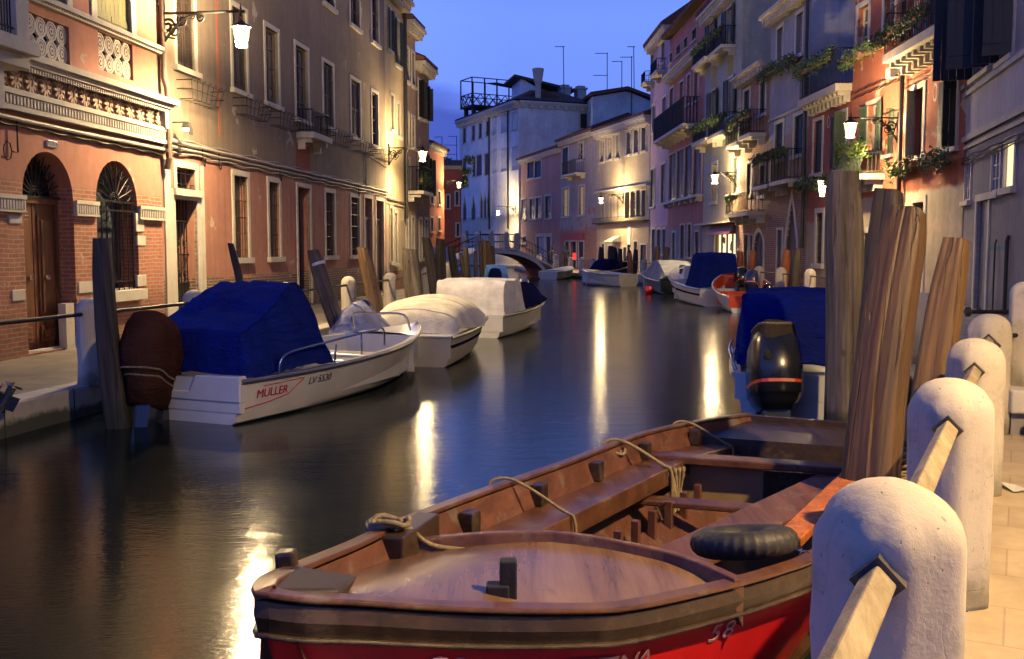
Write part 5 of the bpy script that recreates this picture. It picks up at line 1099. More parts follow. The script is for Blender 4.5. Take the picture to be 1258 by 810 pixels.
for i in range(len(LB_) - 1):
    a, b = LB_[i], LB_[i + 1]; bar((a[0], a[1], QZ + .86), (b[0], b[1], QZ + .86), .024, 'dark iron rail on the left quay, span %s' % ('from the picture edge to the first bollard|in front of the narrow gate|behind the blue tarpaulin|behind the tarpaulin to the white bollard|past the pale leaning pole|behind the cream covered boat|second past the cream boat|third past the cream boat|fourth past the cream boat|fifth past the cream boat|sixth past the cream boat|last before the bridge'.split('|')[i]), 'iron', False, 'rails on the left quay')
# ============================================================ mooring poles
def pole(base, top, r0, r1, m, label, group, seed=0, sq=0, rot=0,  crack=None, cut=.25, band=False, n=40, zb=-.8, taper=.82):
    base, top = Vector(base), Vector(top); d = top - base; L = d.length; mb = MB(); rr = []; steps = max(8, int(L / .12))
    for i in range(steps + 1):
        q = i / steps; r = lerp(r0, r1, q); 
        if q > taper: r *= lerp(1, .80, ((q - taper) / (1 - taper)) ** 1.5)
        ring = []
        for k in range(n):
            t = 2 * math.pi * k / n; c, s = math.cos(t), math.sin(t); f = 1.0
            if sq: f = 1 / (abs(math.cos(t - rot)) ** sq + abs(math.sin(t - rot)) ** sq) ** (1 / sq)
            p = Vector((c, s, 0)); w = noise.noise(Vector((c * 1.6, s * 1.6, q * L * .7 + seed * 5))) * .13 + noise.noise(Vector((c * 7, s * 7, q * L * .35 + seed * 3))) * .05 + (noise.noise(Vector((c * 3, s * 3, seed))) * .12 if i == steps else 0)
            for (a0, dp) in (crack or ()):
                da = (t - a0 - .05 * math.sin(q * 4 + seed) + math.pi) % (2 * math.pi) - math.pi; w -= dp * math.exp(-(da / .06) ** 2)
            z = q * L - (cut * r * (c + 1) * (1 if i == steps else 0) if i == steps else 0)
            bend = .04 * math.sin(q * math.pi) * (1 if seed % 2 else -1)
            ring.append((c * r * f * (1 + w) + bend, s * r * f * (1 + w), z))
        rr.append(ring)
    mb.rings(rr); o = thing('mooring_pole', label, 'mooring pole', base, 0, group); zx = d.normalized(); xx = (Vector((1, 0, 0)) - zx * zx.x).normalized(); yy = zx.cross(xx); o.rotation_euler = Matrix((xx, yy, zx)).transposed().to_euler()
    po = mb.build('post', M[m], o, smooth=True)
    es = po.modifiers.new('es', 'EDGE_SPLIT'); es.split_angle = R(50)
    if band:
        b2 = MB(); b2.lathe([(r1 * 1.06, L - .30), (r1 * 1.10, L - .275), (r1 * 1.05, L - .25)], (0, 0, 0), 20); b2.build('rope_band', M['t_white'], o)
    return o
GP = 'mooring poles beside the near red boat'
pole(at(1031, 640, 9.9), at(1036, 211, 9.9), .19, .175, 'pole_g', 'tallest weathered grey pole standing behind the stern of the red boat', GP, 1, crack=((4.7, .16), (5.3, .08)), cut=.02, n=56)
pole(at(1064, 690, 5.6), at(1114, 258, 6.1), .160, .125, 'pole_b', 'big cracked brown pole leaning right in front of the blue covered boat', GP, 2, 5, .97, ((4.3, .07), (5.6, .04)), .15, n=72, taper=.9)
pole(at(1046, 640, 7.6), at(1092, 234, 7.9), .14, .12, 'pole_d', 'dark brown pole leaning just behind the big cracked pole', GP, 3, 4, .9, ((4.6, .15),), .1)
pole(at(1124, 700, 7.0), at(1175, 294, 7.3), .15, .105, 'pole_y', 'honey coloured split pole leaning right next to the stone bollards', GP, 4, 4, .9, ((4.75, .10), (5.4, .04)), .1, n=72, taper=.8)
pole(at(1058, 500, 13.6), at(1070, 287, 13.8), .11, .09, 'pole_d', 'slim nearly black pole beyond the blue covered boat', GP, 5)
GL = 'mooring poles along the left bank'
pole(at(152, 560, 11.0), at(124, 292, 11.0), .125, .095, 'pole_d', 'squared dark pole leaning left beside the brown motor cover', GL, 6, 5, .1, None, .1)
pole(at(304, 420, 15.0), at(283, 298, 15.0), .06, .055, 'pole_d', 'thin dark stick leaning left above the blue tarpaulin', GL, 7)
pole(at(432, 440, 16.6), at(384, 306, 16.8), .15, .12, 'pole_g', 'grey brown pole leaning left with a white band near its top', GL, 8, band=True, crack=((4.7, .15),))
pole(at(467, 420, 20.0), at(445, 303, 20.2), .16, .13, 'pole_y', 'pale tapered pole leaning left beside the white bollard', GL, 9, crack=((4.5, .18),))
pole(at(518, 410, 23.5), at(503, 304, 23.5), .26, .19, 'pole_g', 'thick grey split pole behind the cream covered boat', GL, 10, crack=((4.7, .12),))
pole(at(540, 420, 26.5), at(523, 291, 26.5), .15, .13, 'pole_d', 'tall dark pole leaning left right of the thick grey pole', GL, 11)
pole(at(546, 400, 29), at(541, 292, 29), .17, .15, 'pole_d', 'upright dark pole behind the white boxy boat cover', GL, 12)
pole(at(566, 400, 31), at(553, 302, 31), .14, .12, 'pole_d', 'dark pole leaning left above the left end of the bridge', GL, 13)
for i, (b, t, Y, r, m_) in enumerate(((582, 572, 40, .13, 'pole_d'), (592, 590, 44, .11, 'pole_d'), (597, 595, 46, .17, 'pole_y'), (602, 600, 48, .15, 'pole_y'), (609, 605, 50, .14, 'pole_g'), (576, 566, 43, .11, 'pole_d'), (588, 584, 47, .1, 'pole_g'))):
    pole(at(b, 390, Y), at(t, (304, 297, 294, 297, 302, 310, 308)[i], Y), r, r * .9, m_, ('dark pole leaning left in front of the bridge stairs', 'thin dark upright pole before the bridge', 'honey coloured upright pole in front of the bridge crown', 'second honey coloured pole touching the bridge crown pole', 'grey brown pole at the right of the cluster before the bridge', 'short dark pole left of the bridge cluster', 'short thin grey pole among the bridge cluster')[i], 'poles clustered before the bridge', i, n=14)
for i, (b, t, yt, Y, r, m_) in enumerate(((904, 909, 308, 36.5, .15, 'pole_o'), (918, 926, 307, 36, .17, 'pole_o'), (955, 967, 306, 33, .16, 'pole_o'), (977, 980, 305, 30, .15, 'pole_d'), (800, 808, 303, 52, .2, 'pole_y'), (814, 820, 303, 54, .2, 'pole_y'), (776, 781, 306, 58, .17, 'pole_d'), (738, 739, 303, 60, .2, 'pole_d'), (751, 752, 302, 60, .34, 'pole_d'), (762, 762, 305, 59, .17, 'pole_d'), (771, 774, 310, 57, .15, 'pole_o'))):
    pole(at(b, 395 if Y < 40 else 365, Y), at(t, yt, Y), r, r * .85, m_, ('slim orange lit pole left of its thicker twin', 'thicker orange lit pole left of the red boat canopy', 'orange lit pole leaning right behind the red boat', 'dark brown pole next to the leaning orange one', 'honey pole leaning right at the bow of the dark green boat', 'second honey pole just right of the first by the dark green boat', 'brown pole in front of the beige house, rightmost there', 'dark slim pole by the beached brown boat', 'broad dark pole in front of the pale canopy door', 'dark slim pole just right of the broad dark one', 'short orange brown pole before the standing person')[i], 'mooring poles along the far right bank', i + 3, n=16)
# ============================================================ bridge
BX, BY = -.87, 66.0
br = thing('bridge', 'arched brick and stone footbridge with iron railings across the canal', 'bridge', (BX, BY - .9, 0), .34)
def dz(x): a = abs(x); return 2.0 if a < 1.1 else max(QZ, 2.0 - (a - 1.1) * .42 - max(0, a - 3.6) * .5)
def iz(x): return 1.66 * math.sqrt(max(0, 1 - (x / 3.25) ** 2)) ** 1.0 if abs(x) < 3.25 else -.5
mb = MB(); K = 48; xs = [lerp(-5.2, 5.2, i / K) for i in range(K + 1)]
for y in (0, 3.2):
    for i in range(K):
        a, b = xs[i], xs[i + 1]; mb.quad((a, y, max(iz(a), -.5)), (b, y, max(iz(b), -.5)), (b, y, dz(b) - .12), (a, y, dz(a) - .12))
for i in range(K):
    a, b = xs[i], xs[i + 1]; mb.quad((a, 0, iz(a)), (b, 0, iz(b)), (b, 3.2, iz(b)), (a, 3.2, iz(a)))
mb.build('brick_arch', wall_mat('bridge_brick', (.3, .1, .05), None, 0, True, 30, 0, .3, ((.50, .19, .10), (.38, .15, .08))), br)
mb = MB()
for i in range(K): a, b = xs[i], xs[i + 1]; mb.rings([[(x, -.08, dz(x) - .14), (x, -.08, dz(x)), (x, 3.28, dz(x)), (x, 3.28, dz(x) - .14)] for x in (a, b)])
brs = stone_mat('pale_bridge_stone', (.66, .60, .50), .2, 4); mb.build('stone_deck', brs, br)
mb = MB()
for i in range(26):
    a0, a1 = math.pi * i / 26, math.pi * (i + 1) / 26; P = [(math.cos(a) * r, math.sin(a) * (1.66 + (r - 3.25))) for a in (a0, a1) for r in (3.25, 3.47)]
    mb.prism_y([P[0], P[1], P[3], P[2]], -.03, .1)
mb.build('arch_stones', brs, br)
for y in (.05, 3.15):
    for i, x in enumerate((-3.4, -1.45, -.5, .55, 1.25, 4.05)):
        if x in (.55,) and y > 1: continue
        mb = MB(); mb.lathe([(.17, dz(x) - .1), (.16, dz(x) + .95), (.12, dz(x) + 1.03), (.02, dz(x) + 1.07)], (x, y, 0), 8, 6); mb.build('stone_post', M['bollard'], br)
    mb = MB()
    for hh in (.42, .9):
        for x0, x1 in ((-5.1, -1.1), (-1.1, 1.1), (1.1, 4.05)): mb.tube([(x0, y, dz(x0) + hh), (x1, y, dz(x1) + hh)], .03, 5)
    for i in range(40): x = lerp(-5.0, 4.0, i / 39); mb.tube([(x, y, dz(x)), (x, y, dz(x) + .9)], .012, 4)
    mb.build('railing', M['iron'], br)
# ============================================================ people on the far quay
def person(x, y, z, h, label, coat, rz=0, pants='motor', arms=(.15, .1), stride=.12):
    k = h / 1.75
    J = [((0, 0, .95), .125), ((0, 0, 1.15), .12), ((0, .01, 1.38), .15), ((0, .02, 1.50), .065), ((0, .03, 1.58), .07), ((0, .03, 1.68), .095), ((0, .03, 1.74), .06),
         ((-.09, 0, .90), .10), ((-.10, stride / 2 + .03, .50), .07), ((-.10, stride, .08), .045), ((-.11, stride + .14, .03), .035), ((.09, 0, .90), .10), ((.10, -stride / 2 + .03, .50), .07), ((.10, -stride, .08), .045), ((.11, -stride + .14, .03), .035),
         ((-.20, 0, 1.42), .065), ((-.25, .0, 1.15), .05), ((-.22, arms[0] + .05, .93), .035), ((-.21, arms[0] + .1, .85), .03), ((.20, 0, 1.42), .065), ((.25, 0, 1.15), .05), ((.22, arms[1] + .05, .93), .035), ((.21, arms[1] + .1, .85), .03)]
    Eg = [(0, 1), (1, 2), (2, 3), (3, 4), (4, 5), (5, 6), (0, 7), (7, 8), (8, 9), (9, 10), (0, 11), (11, 12), (12, 13), (13, 14), (2, 15), (15, 16), (16, 17), (17, 18), (2, 19), (19, 20), (20, 21), (21, 22)]
    me = bpy.data.meshes.new('person'); me.from_pydata([(p[0] * k, p[1] * k, p[2] * k) for p, r in J], Eg, []); me.materials.append(M[coat])
    o = bpy.data.objects.new('person', me); COL.objects.link(o); o.location = (x, y, z); o.rotation_euler = (0, 0, rz)
    s = o.modifiers.new('skin', 'SKIN'); me.skin_vertices.data if hasattr(me.skin_vertices, 'data') else None
    for i, (p, r) in enumerate(J): me.skin_vertices[0].data[i].radius = (r * k, r * k * .8)
    me.skin_vertices[0].data[0].use_root = True
    o.modifiers.new('sub', 'SUBSURF').levels = 1; tag(o, label, 'person', 'people on the far quay')
    h_ = MB(); rr = [[(math.cos(t * .628) * r * k, .02 * k + math.sin(t * .628) * r * k, zz * k) for t in range(10)] for r, zz in ((.085, 1.70), (.10, 1.76), (.07, 1.82), (.01, 1.84))]; h_.rings(rr); h_.build('hair', M['motor'], o, smooth=True)
    return o
M['skin'] = plain('skin', (.45, .28, .2), .6); M['coat'] = plain('black_coat', (.012, .012, .014), .8); M['coat2'] = plain('charcoal_coat', (.03, .028, .03), .8)
o = person(7.35, 62.5, QZ, 1.78, 'dark coated person standing before the lamp lit beige wall, holding a white bag', 'coat', 1.8)
mb = MB(); mb.add([(-.35, .1, .82), (-.2, .1, .82), (-.18, .15, .6), (-.38, .15, .6), (-.35, .22, .82), (-.2, .22, .82), (-.18, .2, .6), (-.38, .2, .6)], [(0, 1, 2, 3), (4, 5, 6, 7), (0, 1, 5, 4), (2, 3, 7, 6), (0, 3, 7, 4), (1, 2, 6, 5)]); bg = mb.build('bag', M['t_white'], loc=(7.35 - .55, 62.3, QZ + .35)); tag(bg, 'small white bag in the hand of the person by the beige wall', 'bag')
person(2.95, 72.5, QZ, 1.7, 'person in dark clothes just left of the last white bridge post', 'coat2', .4); person(3.95, 73, QZ, 1.75, 'person in a black coat right of the last white bridge post', 'coat', 3.0)
# ============================================================ boats
def grid(mb, rows): 
    m = len(rows[0]); vs = [p for r in rows for p in r]
    return mb.add(vs, [(i * m + k, i * m + k + 1, (i + 1) * m + k + 1, (i + 1) * m + k) for i in range(len(rows) - 1) for k in range(m - 1)])
class Hull:
    """hull in its own frame: stern at y=0, bow at y=L, x to starboard, z=0 the waterline"""
    def __init__(s, L, bt, bm, H0, H1, rake=.5, chine=.82, mid=.42, full=2.2, zk=-.25):
        s.L, s.bt, s.bm, s.H0, s.H1, s.rake, s.ch, s.mid, s.full, s.zk = L, bt / 2, bm / 2, H0, H1, rake, chine, mid, full, zk
    def b(s, t): return lerp(s.bt, s.bm, math.sin(min(1, t / s.mid) * math.pi / 2)) if t < s.mid else s.bm * max(.012, (1 - ((t - s.mid) / (1 - s.mid)) ** s.full))
    def h(s, t): return lerp(s.H0, s.H1, t ** 1.8)
    def pt(s, t, u, side, inset=0):   # u 0 keel .. 1 sheer
        b, h = s.b(t), s.h(t); b = max(.0, b - inset)
        if u < .35: x = b * s.ch * (u / .35) * (1 - .25 * t); z = lerp(s.zk * (1 - t ** 4), .02 + .06 * t, (u / .35) ** 1.4)
        else: q = (u - .35) / .65; x = lerp(b * s.ch * (1 - .25 * t), b, q ** .8); z = lerp(.02 + .06 * t, h, q)
        return (side * x, t * s.L + s.rake * t ** 3 * (z / max(.3, s.H1)), z)
def boat(name, label, loc, rz, hull, mh, parts, floor=.12, cat='boat', group='boats moored along the canal', trim='alu', inner=None, stripe=None, tr_cut=.0):
    T = thing(name, label, cat, (loc[0], loc[1], 0), rz, group); NT = 26; U = [0, .18, .35, .42, .6, .8, 1]
    mb = MB(); ts = [i / NT for i in range(NT + 1)]
    for sd in (-1, 1): grid(mb, [[hull.pt(t, u, sd) for u in U] for t in ts])
    mb.add([hull.pt(0, u, 1) for u in U] + [hull.pt(0, u, -1) for u in U[::-1]], [tuple(range(2 * len(U)))])
    hl = mb.build('hull', M[mh], T, smooth=True); es = hl.modifiers.new('es', 'EDGE_SPLIT'); es.split_angle = R(35)
    mb = MB(); IN = .09
    for sd in (-1, 1):
        grid(mb, [[hull.pt(t, 1, sd), hull.pt(t, 1, sd, IN), (hull.pt(t, 1, sd, IN)[0] * .92, hull.pt(t, 1, sd, IN)[1], floor + .02 * t)] for t in ts])
    grid(mb, [[(hull.pt(t, 1, -1, IN)[0] * .92, hull.pt(t, 1, 1, IN)[1], floor + .02 * t), (hull.pt(t, 1, 1, IN)[0] * .92, hull.pt(t, 1, 1, IN)[1], floor + .02 * t)] for t in ts])
    mb.box(-hull.bt + .02, hull.bt - .02, -.01, .07, floor, hull.H0 - tr_cut)
    mb.build('inner_hull', M[inner or mh], T)
    mb = MB(); P = [hull.pt(t, 1, -1) for t in ts] + [hull.pt(t, 1, 1) for t in ts[::-1]]; mb.tube([(p[0] * 1.005, p[1], p[2] - .02) for p in P], .032, 6); mb.build('rubbing_strake', M[trim], T)
    if stripe:
        mb = MB()
        for sd in (-1, 1): grid(mb, [[(hull.pt(t, u, sd)[0] * 1.004 + sd * .002, hull.pt(t, u, sd)[1], hull.pt(t, u, sd)[2]) for u in (.72, .80)] for t in ts[:-1]])
        mb.build('side_stripe', M[stripe], T)
    mb = MB()
    for sd in (-1, 1): grid(mb, [[(hull.pt(t, u, sd)[0] * 1.005 + sd * .002, hull.pt(t, u, sd)[1], hull.pt(t, u, sd)[2] ) for u in (0.0, .2, .36)] for t in ts[:-1]])
    mb.build('bottom_paint', M['antif'], T)
    for p in parts: p(T, hull)
    return T
def deck(t0, t1=1, m='white', dz_=.0, name='foredeck', crown=.05):
    def f(T, h):
        mb = MB(); n = 12; rows = []
        for i in range(n + 1):
            t = lerp(t0, t1, i / n); p = h.pt(t, 1, 1, .03); rows.append([(p[0] * q, p[1], p[2] + dz_ + crown * (1 - q * q)) for q in (-1, -.6, 0, .6, 1)])
        grid(mb, rows); p = h.pt(t0, 1, 1, .05); mb.box(-p[0], p[0], p[1] - .02, p[1] + .02, .12, p[2] + dz_ + .01); mb.build(name, M[m], T, smooth=False)
    return f
def cover(rows, m, name='tarpaulin', wr=.03, nu=10, nv=8, fold=None, seed=0):
    """cloth lofted over hand set cross sections: rows of points from one side to the other"""
    def f(T, h):
        A_ = [smooth_curve(r, nu) if True else r for r in rows]; m_ = len(A_[0]); cols = [smooth_curve([a[k] for a in A_], nv) for k in range(m_)]
        G_ = [[cols[k][i] for k in range(m_)] for i in range(len(cols[0]))]
        mb = MB(); out = []
        for r in G_:
            rr = []
            for p in r:
                q = Vector(p); n1 = noise.noise(q * 2.3 + Vector((seed, 0, 0))); n2 = 1 - abs(noise.noise(q * 4.5 + Vector((0, seed, 3)))) * 2
                rr.append(q + Vector((n1 * .5, n1 * .3, n2 * .5)) * wr)
            out.append(rr)
        sm_ = MB(); R_n = len(out); C_n = len(out[0])
        for q in (.22, .5, .78): rr = out[int(q * (R_n - 1))]; sm_.tube([p + Vector((0, 0, .006)) for p in rr], .006, 4)
        for k_ in (1, C_n - 2): sm_.tube([r[k_] for r in out], .010, 5)
        grid(mb, out); o = mb.build(name, M[m], T, smooth=True); sm_.build('seam', M[m], o); s = o.modifiers.new('t', 'SOLIDIFY'); s.thickness = .012
        es = o.modifiers.new('es', 'EDGE_SPLIT'); es.split_angle = R(55)
    return f
def tent(ys, m, wr=.03, name='tarpaulin', seed=0, sharp=.9, nu=5, nv=5):
    """cover over a cabin: ys = (y, half width low, z low, half width high, z high)"""
    rows = []; a_, b_ = ys[0], ys[-1]; ys = [(a_[0] - .03, a_[1], a_[2], a_[3] * .95, a_[2] + .02)] + list(ys) + [(b_[0] + .03, b_[1], b_[2], b_[3] * .95, b_[2] + .02)]
    for (y, wl, zl, wh, zh) in ys:
        rows.append([(-wl, y, zl), (-lerp(wl, wh, .6), y, lerp(zl, zh, .6)), (-wh * 1.0, y, lerp(zl, zh, .97)), (-wh * .9, y, zh), (0, y, zh + .02), (wh * .9, y, zh), (wh * 1.0, y, lerp(zl, zh, .97)), (lerp(wl, wh, .6), y, lerp(zl, zh, .6)), (wl, y, zl)])
    return cover(rows, m, name, wr, nu, nv, seed=seed)
def outboard(x, z, tilt=0, turn=0, m='motor', k=1.0, cov=None, y=-.22, covk=1.25, covcut=0):
    def f(T, h):
        mt = Matrix.Translation((x, y, z)) @ Matrix.Rotation(R(turn), 4, 'Z') @ Matrix.Rotation(R(-tilt), 4, 'X') @ Matrix.Scale(k, 4)
        def put(mb): mb.v = [tuple(mt @ Vector(v)) for v in mb.v]; return mb
        def cowl(s): 
            rr = []
            for (zz, w, d0, d1) in ((.0, .10, -.20, .16), (.06, .15, -.30, .22), (.10, .16, -.33, .25), (.105, .172, -.345, .26), (.30, .18, -.36, .26), (.46, .165, -.34, .20), (.56, .13, -.28, .10), (.60, .08, -.20, .0)):
                zz = .28 + (zz - .28) * s; ring = []
                for i in range(20):
                    t = i * math.pi / 10; c, q = math.cos(t), math.sin(t); e = .6; cx = abs(c) ** e * (1 if c > 0 else -1); qy = abs(q) ** e * (1 if q > 0 else -1)
                    yc = (d0 + d1) / 2; ring.append((cx * w * s, yc + qy * (d1 - d0) / 2 * s + (.04 * (zz - .3)), zz))
                rr.append(ring)
            return rr
        mb = put(MB().rings(cowl(1))); o = mb.build('outboard_motor', M[m], T, smooth=True)
        mb = MB(); mb.rings([[(-.09, -.16, 0), (.09, -.16, 0), (.08, .12, 0), (-.08, .12, 0)], [(-.06, -.12, -.42), (.06, -.12, -.42), (.05, .08, -.42), (-.05, .08, -.42)], [(-.035, -.14, -.78), (.035, -.14, -.78), (.03, .06, -.78), (-.03, .06, -.78)]])
        mb.box(-.11, .11, -.22, .14, -.50, -.47); mb.rings([[(math.cos(t) * .055, yy, -.62 + math.sin(t) * .055) for t in [i * .785 for i in range(8)]] for yy in (-.24, .12)])
        mb.box(-.10, .10, .10, .26, -.10, -.02); mb.box(-.1, -.05, .10, .30, -.38, .02); mb.box(.05, .1, .10, .30, -.38, .02); put(mb).build('leg', M['motor'], o)
        mb = MB()
        for i in range(3):
            a = i * 2.094; mb.add([(0, -.27, -.62), (math.cos(a) * .13, -.30, -.62 + math.sin(a) * .13), (math.cos(a + .6) * .14, -.26, -.62 + math.sin(a + .6) * .14), (math.cos(a + 1) * .07, -.24, -.62 + math.sin(a + 1) * .07)], [(0, 1, 2, 3)])
        put(mb).build('propeller', M['motor'], o)
        mb = MB(); mb.rings([[(math.cos(t * .628) * r_ * .188, lerp(-.365, .275, .5) + math.sin(t * .628) * r_ * .33, .12) for t in range(10)] for r_ in (1.0, 1.01)]); 
        mb = MB(); A0 = cowl(1)[4]; zz0 = .17
        mb.rings([[(p[0] * .99, p[1] * .99, z_) for p in A0] for z_ in (zz0, zz0 + .022)], cap=(False, False)); put(mb).build('stripe', M['orange'], o)
        if cov:
            mb = MB(); rr = [[(p[0] * covk, p[1] * covk, (p[2] - .25) * covk + .27 - (.16 if i == 0 else 0)) for p in r] for i, r in enumerate(cowl(1)[covcut:])]
            rr = [[tuple(Vector(p) + Vector((1, 1, .5)) * .03 * noise.noise(Vector(p) * 6)) for p in r] for r in rr]; put(mb.rings(rr)).build('motor_cover', M[cov], o, smooth=True)
            for zi in (1, 3):
                if zi < len(rr): sb = MB(); sb.tube([tuple(Vector(p) * 1.0 + Vector((0, 0, 0))) for p in rr[zi]] + [rr[zi][0]], .009, 5, False); put(sb).build('lashing', M['rope'], o)
    return f
def rail(pts, stan, m='chrome', name='handrail', r=.016):
    def f(T, h):
        mb = MB(); mb.tube(smooth_curve(pts, 5), r, 8)
        for a, b in stan: mb.tube([a, b], r * .8, 6)
        mb.build(name, M[m], T, smooth=True)
    return f
def fender(x, y, z, label, m='t_white', r=.1, L=.5):
    mb = MB(); mb.lathe([(.02, L / 2), (r * .7, L / 2 - .04), (r, L / 2 - .12), (r, -L / 2 + .12), (r * .7, -L / 2 + .04), (.02, -L / 2)], (0, 0, 0), 14); o = mb.build('fender', M[m], loc=(x, y, z), smooth=True); tag(o, label, 'fender')
    mb = MB(); mb.tube([(0, 0, L / 2 - .02), (0, 0, L / 2 + .3)], .008, 5); mb.build('cord', M['rope'], o)
# ---- boat 1: blue covered motor boat, stern towards us
h1 = Hull(5.1, 1.66, 2.06, .52, .74, .45, .86, .40, 2.6)
def lettering1(T, h):
    # panel of red lines and the names on the starboard side
    def sp(t, u): p = h.pt(t, u, 1); return Vector((p[0] + .008, p[1], p[2]))
    mb = MB()
    mb.tube([sp(.02, .55), sp(.10, .60), sp(.155, .66), sp(.185, .80), sp(.20, .86)], .006, 5); mb.tube([sp(.07, .86), sp(.20, .88)], .005, 5); mb.build('red_line', M['redpaint'], T)
    for s_, t, u, sz, mm in (('MULLER', .10, .745, .15, 'redpaint'), ('LV 5530', .262, .80, .14, 'ink')):
        p = sp(t, u); q = sp(t + .03, u); w = sp(t, u + .1); ax = (q - p).normalized(); up = (w - sp(t, u - .1)); up = (up - ax * up.dot(ax)).normalized(); nz = ax.cross(up)
        o = text(s_, sz, M[mm], T, p + nz * .006, Matrix((ax, up, nz)).transposed().to_euler(), 'lettering', .001, .95)
def interior1(T, h):
    mb = MB(); mb.box(-.72, .72, 3.3, 3.75, .12, .46); mb.build('bench', M['cream'], T, bevel=.03); mb = MB(); mb.box(-.85, .85, 2.15, 2.45, .14, .52); mb.build('bench', M['white'], T, bevel=.03)
    mb = MB(); mb.tube(smooth_curve([(-.5, 4.4, .74), (-.45, 4.3, .98), (0, 4.2, 1.0), (.45, 4.3, .98), (.5, 4.4, .74)], 4), .018, 8); mb.build('bow_rail', M['chrome'], T)
def stern1(T, h):
    mb = MB(); mb.rings([[(x, -.03, .26), (x, .10, .26), (x, .10, z), (x, -.03, z)] for x, z in ((-.83, .56), (-.5, .55), (-.38, .36), (.10, .36), (.2, .55), (.83, .56))]); mb.build('transom_board', M['white'], T, bevel=.015)
b1 = boat('motorboat', 'white motorboat under a blue tarpaulin with a brown motor cover, nearest on the left', (-3.80, 11.40), math.atan(-.44), h1, 'white', [
    tent([(.20, .80, .50, .66, .96), (.28, .84, .50, .70, 1.03), (.6, .90, .53, .70, 1.15), (.9, .94, .55, .66, 1.33), (1.15, .96, .56, .60, 1.46), (1.45, .97, .56, .60, 1.50), (1.58, .97, .57, .74, 1.0)], 't_blue', .075, seed=2),
    deck(.80, 1, 'white'), interior1, stern1, outboard(-.28, .40, 20, 20, 'motorb', 1.25, 't_brown', covk=1.18), lettering1,
    rail([(.98, .5, .56), (1.0, .6, .76), (1.04, 1.4, .84), (1.02, 2.5, .90), (.99, 2.8, .89), (.97, 2.86, .66)], [((1.0, 1.6, .56), (1.03, 1.6, .79)), ((1.02, 2.2, .6), (1.02, 2.2, .87))]),
    rail([(-1.0, .7, .56), (-1.02, .9, .74), (-1.04, 1.8, .80), (-1.0, 3.1, .86), (-.93, 3.45, .66)], [((-1.0, 1.6, .56), (-1.03, 1.6, .79))]),
], .14)
# ---- boat 2: cream cover
h2 = Hull(4.4, 1.55, 1.75, .52, .68, .4, .88, .4, 2.6)
def plasticwrap(T, h): cover([[(-.95, -1.1, .5), (-.7, -1.15, .52), (-.4, -1.1, .5)], [(-1.1, -.8, .62), (-.72, -.85, .95), (-.3, -.75, .6)], [(-1.15, -.4, .6), (-.72, -.35, 1.10), (-.2, -.3, .6)], [(-1.1, -.02, .55), (-.7, 0, .98), (-.2, .02, .55)]], 'plastic', 'plastic_wrap', .10, 5, 5, seed=5)(T, h)
b2 = boat('motorboat', 'small white boat under a smooth cream cover behind the blue covered one', (-1.78, 16.7), math.atan(-.16), h2, 'cream', [
    cover([[(-.82, .42, .52), (-.6, .36, .53), (0, .34, .54), (.6, .36, .53), (.82, .42, .52)], [(-.80, .6, .62), (-.62, .62, .84), (0, .62, .93), (.62, .62, .82), (.80, .6, .62)], [(-.9, 1.3, .56), (-.72, 1.3, .95), (0, 1.3, 1.05), (.62, 1.3, .93), (.9, 1.3, .56)], [(-.92, 2.2, .58), (-.74, 2.2, .98), (0, 2.2, 1.12), (.6, 2.2, .95), (.92, 2.2, .58)], [(-.9, 3.0, .6), (-.6, 3.0, .98), (0, 3.0, 1.05), (.5, 3.0, .94), (.86, 3.0, .62)], [(-.6, 3.7, .66), (-.4, 3.7, .8), (0, 3.75, .86), (.4, 3.7, .8), (.62, 3.7, .66)]], 't_cream', 'tarpaulin', .018, 5, 5),
    plasticwrap, outboard(-.72, .55, 30, 0, 'motor', .95, None), deck(.85, 1, 'white'), lambda T, h: MB().box(-.77, .77, -.05, .5, .5, .53).build('stern_ledge', M['white'], T, bevel=.01)], .14, stripe='t_navy')
# ---- boat 3: white box cover, dark bow cover
h3 = Hull(4.9, 1.7, 2.0, .52, .80, .4, .85, .42, 2.4)
b3 = boat('motorboat', 'white boat with a tall boxy white cover and navy tarpaulin on its bow', (-1.0, 22.2), math.atan(-.30), h3, 'white', [
    tent([(.15, .84, .5, .78, .55), (.2, .84, .5, .80, 1.20), (.7, .95, .55, .86, 1.25), (1.25, .98, .55, .86, 1.25), (1.32, .98, .55, .84, .7)], 't_white', .02, 'boxy_cover'),
    tent([(1.4, .95, .58, .75, 1.10), (2.2, .97, .60, .7, 1.16), (3.3, .95, .66, .62, 1.05), (4.1, .75, .7, .4, .88), (4.6, .4, .78, .2, .84)], 't_navy', .05, 'tarpaulin', 4),
    deck(.8, 1, 'white')], .14)
# ---- further left boats
h4 = Hull(4.2, 1.2, 1.45, .45, .65)
boat('motorboat', 'small boat under a pale blue cover in front of the bridge arch', (-.5, 34.5), math.atan(.05), h4, 'dkhull', [tent([(.3, .5, .5, .35, .8), (1.0, .5, .5, .35, 1.25), (2.0, .5, .5, .35, 1.35), (3.0, .5, .55, .3, 1.0)], 't_lblue', .06, seed=8), deck(.75, 1, 'white'), outboard(-.1, .5, 20, 0, 'motor', 1.1, 't_navy')])
boat('motorboat', 'small cream boat with upright grey outboard right of the navy tarpaulin', (.28, 31), math.atan(-.02), Hull(3.8, 1.1, 1.3, .42, .6), 'cream', [deck(.6, 1, 'white'), outboard(.1, .55, 55, 0, 'alu', .95), lambda T, h: MB().box(-.4, .4, 1.6, 2.0, .12, .4).build('bench', M['white'], T, bevel=.03)])
boat('rowing_boat', 'low pale boat lying against the right foot of the bridge', (2.3, 63.6), math.atan(-.9) + .35, Hull(4.2, 1.3, 1.7, .5, .8), 'cream', [deck(.3, 1, 'white')])
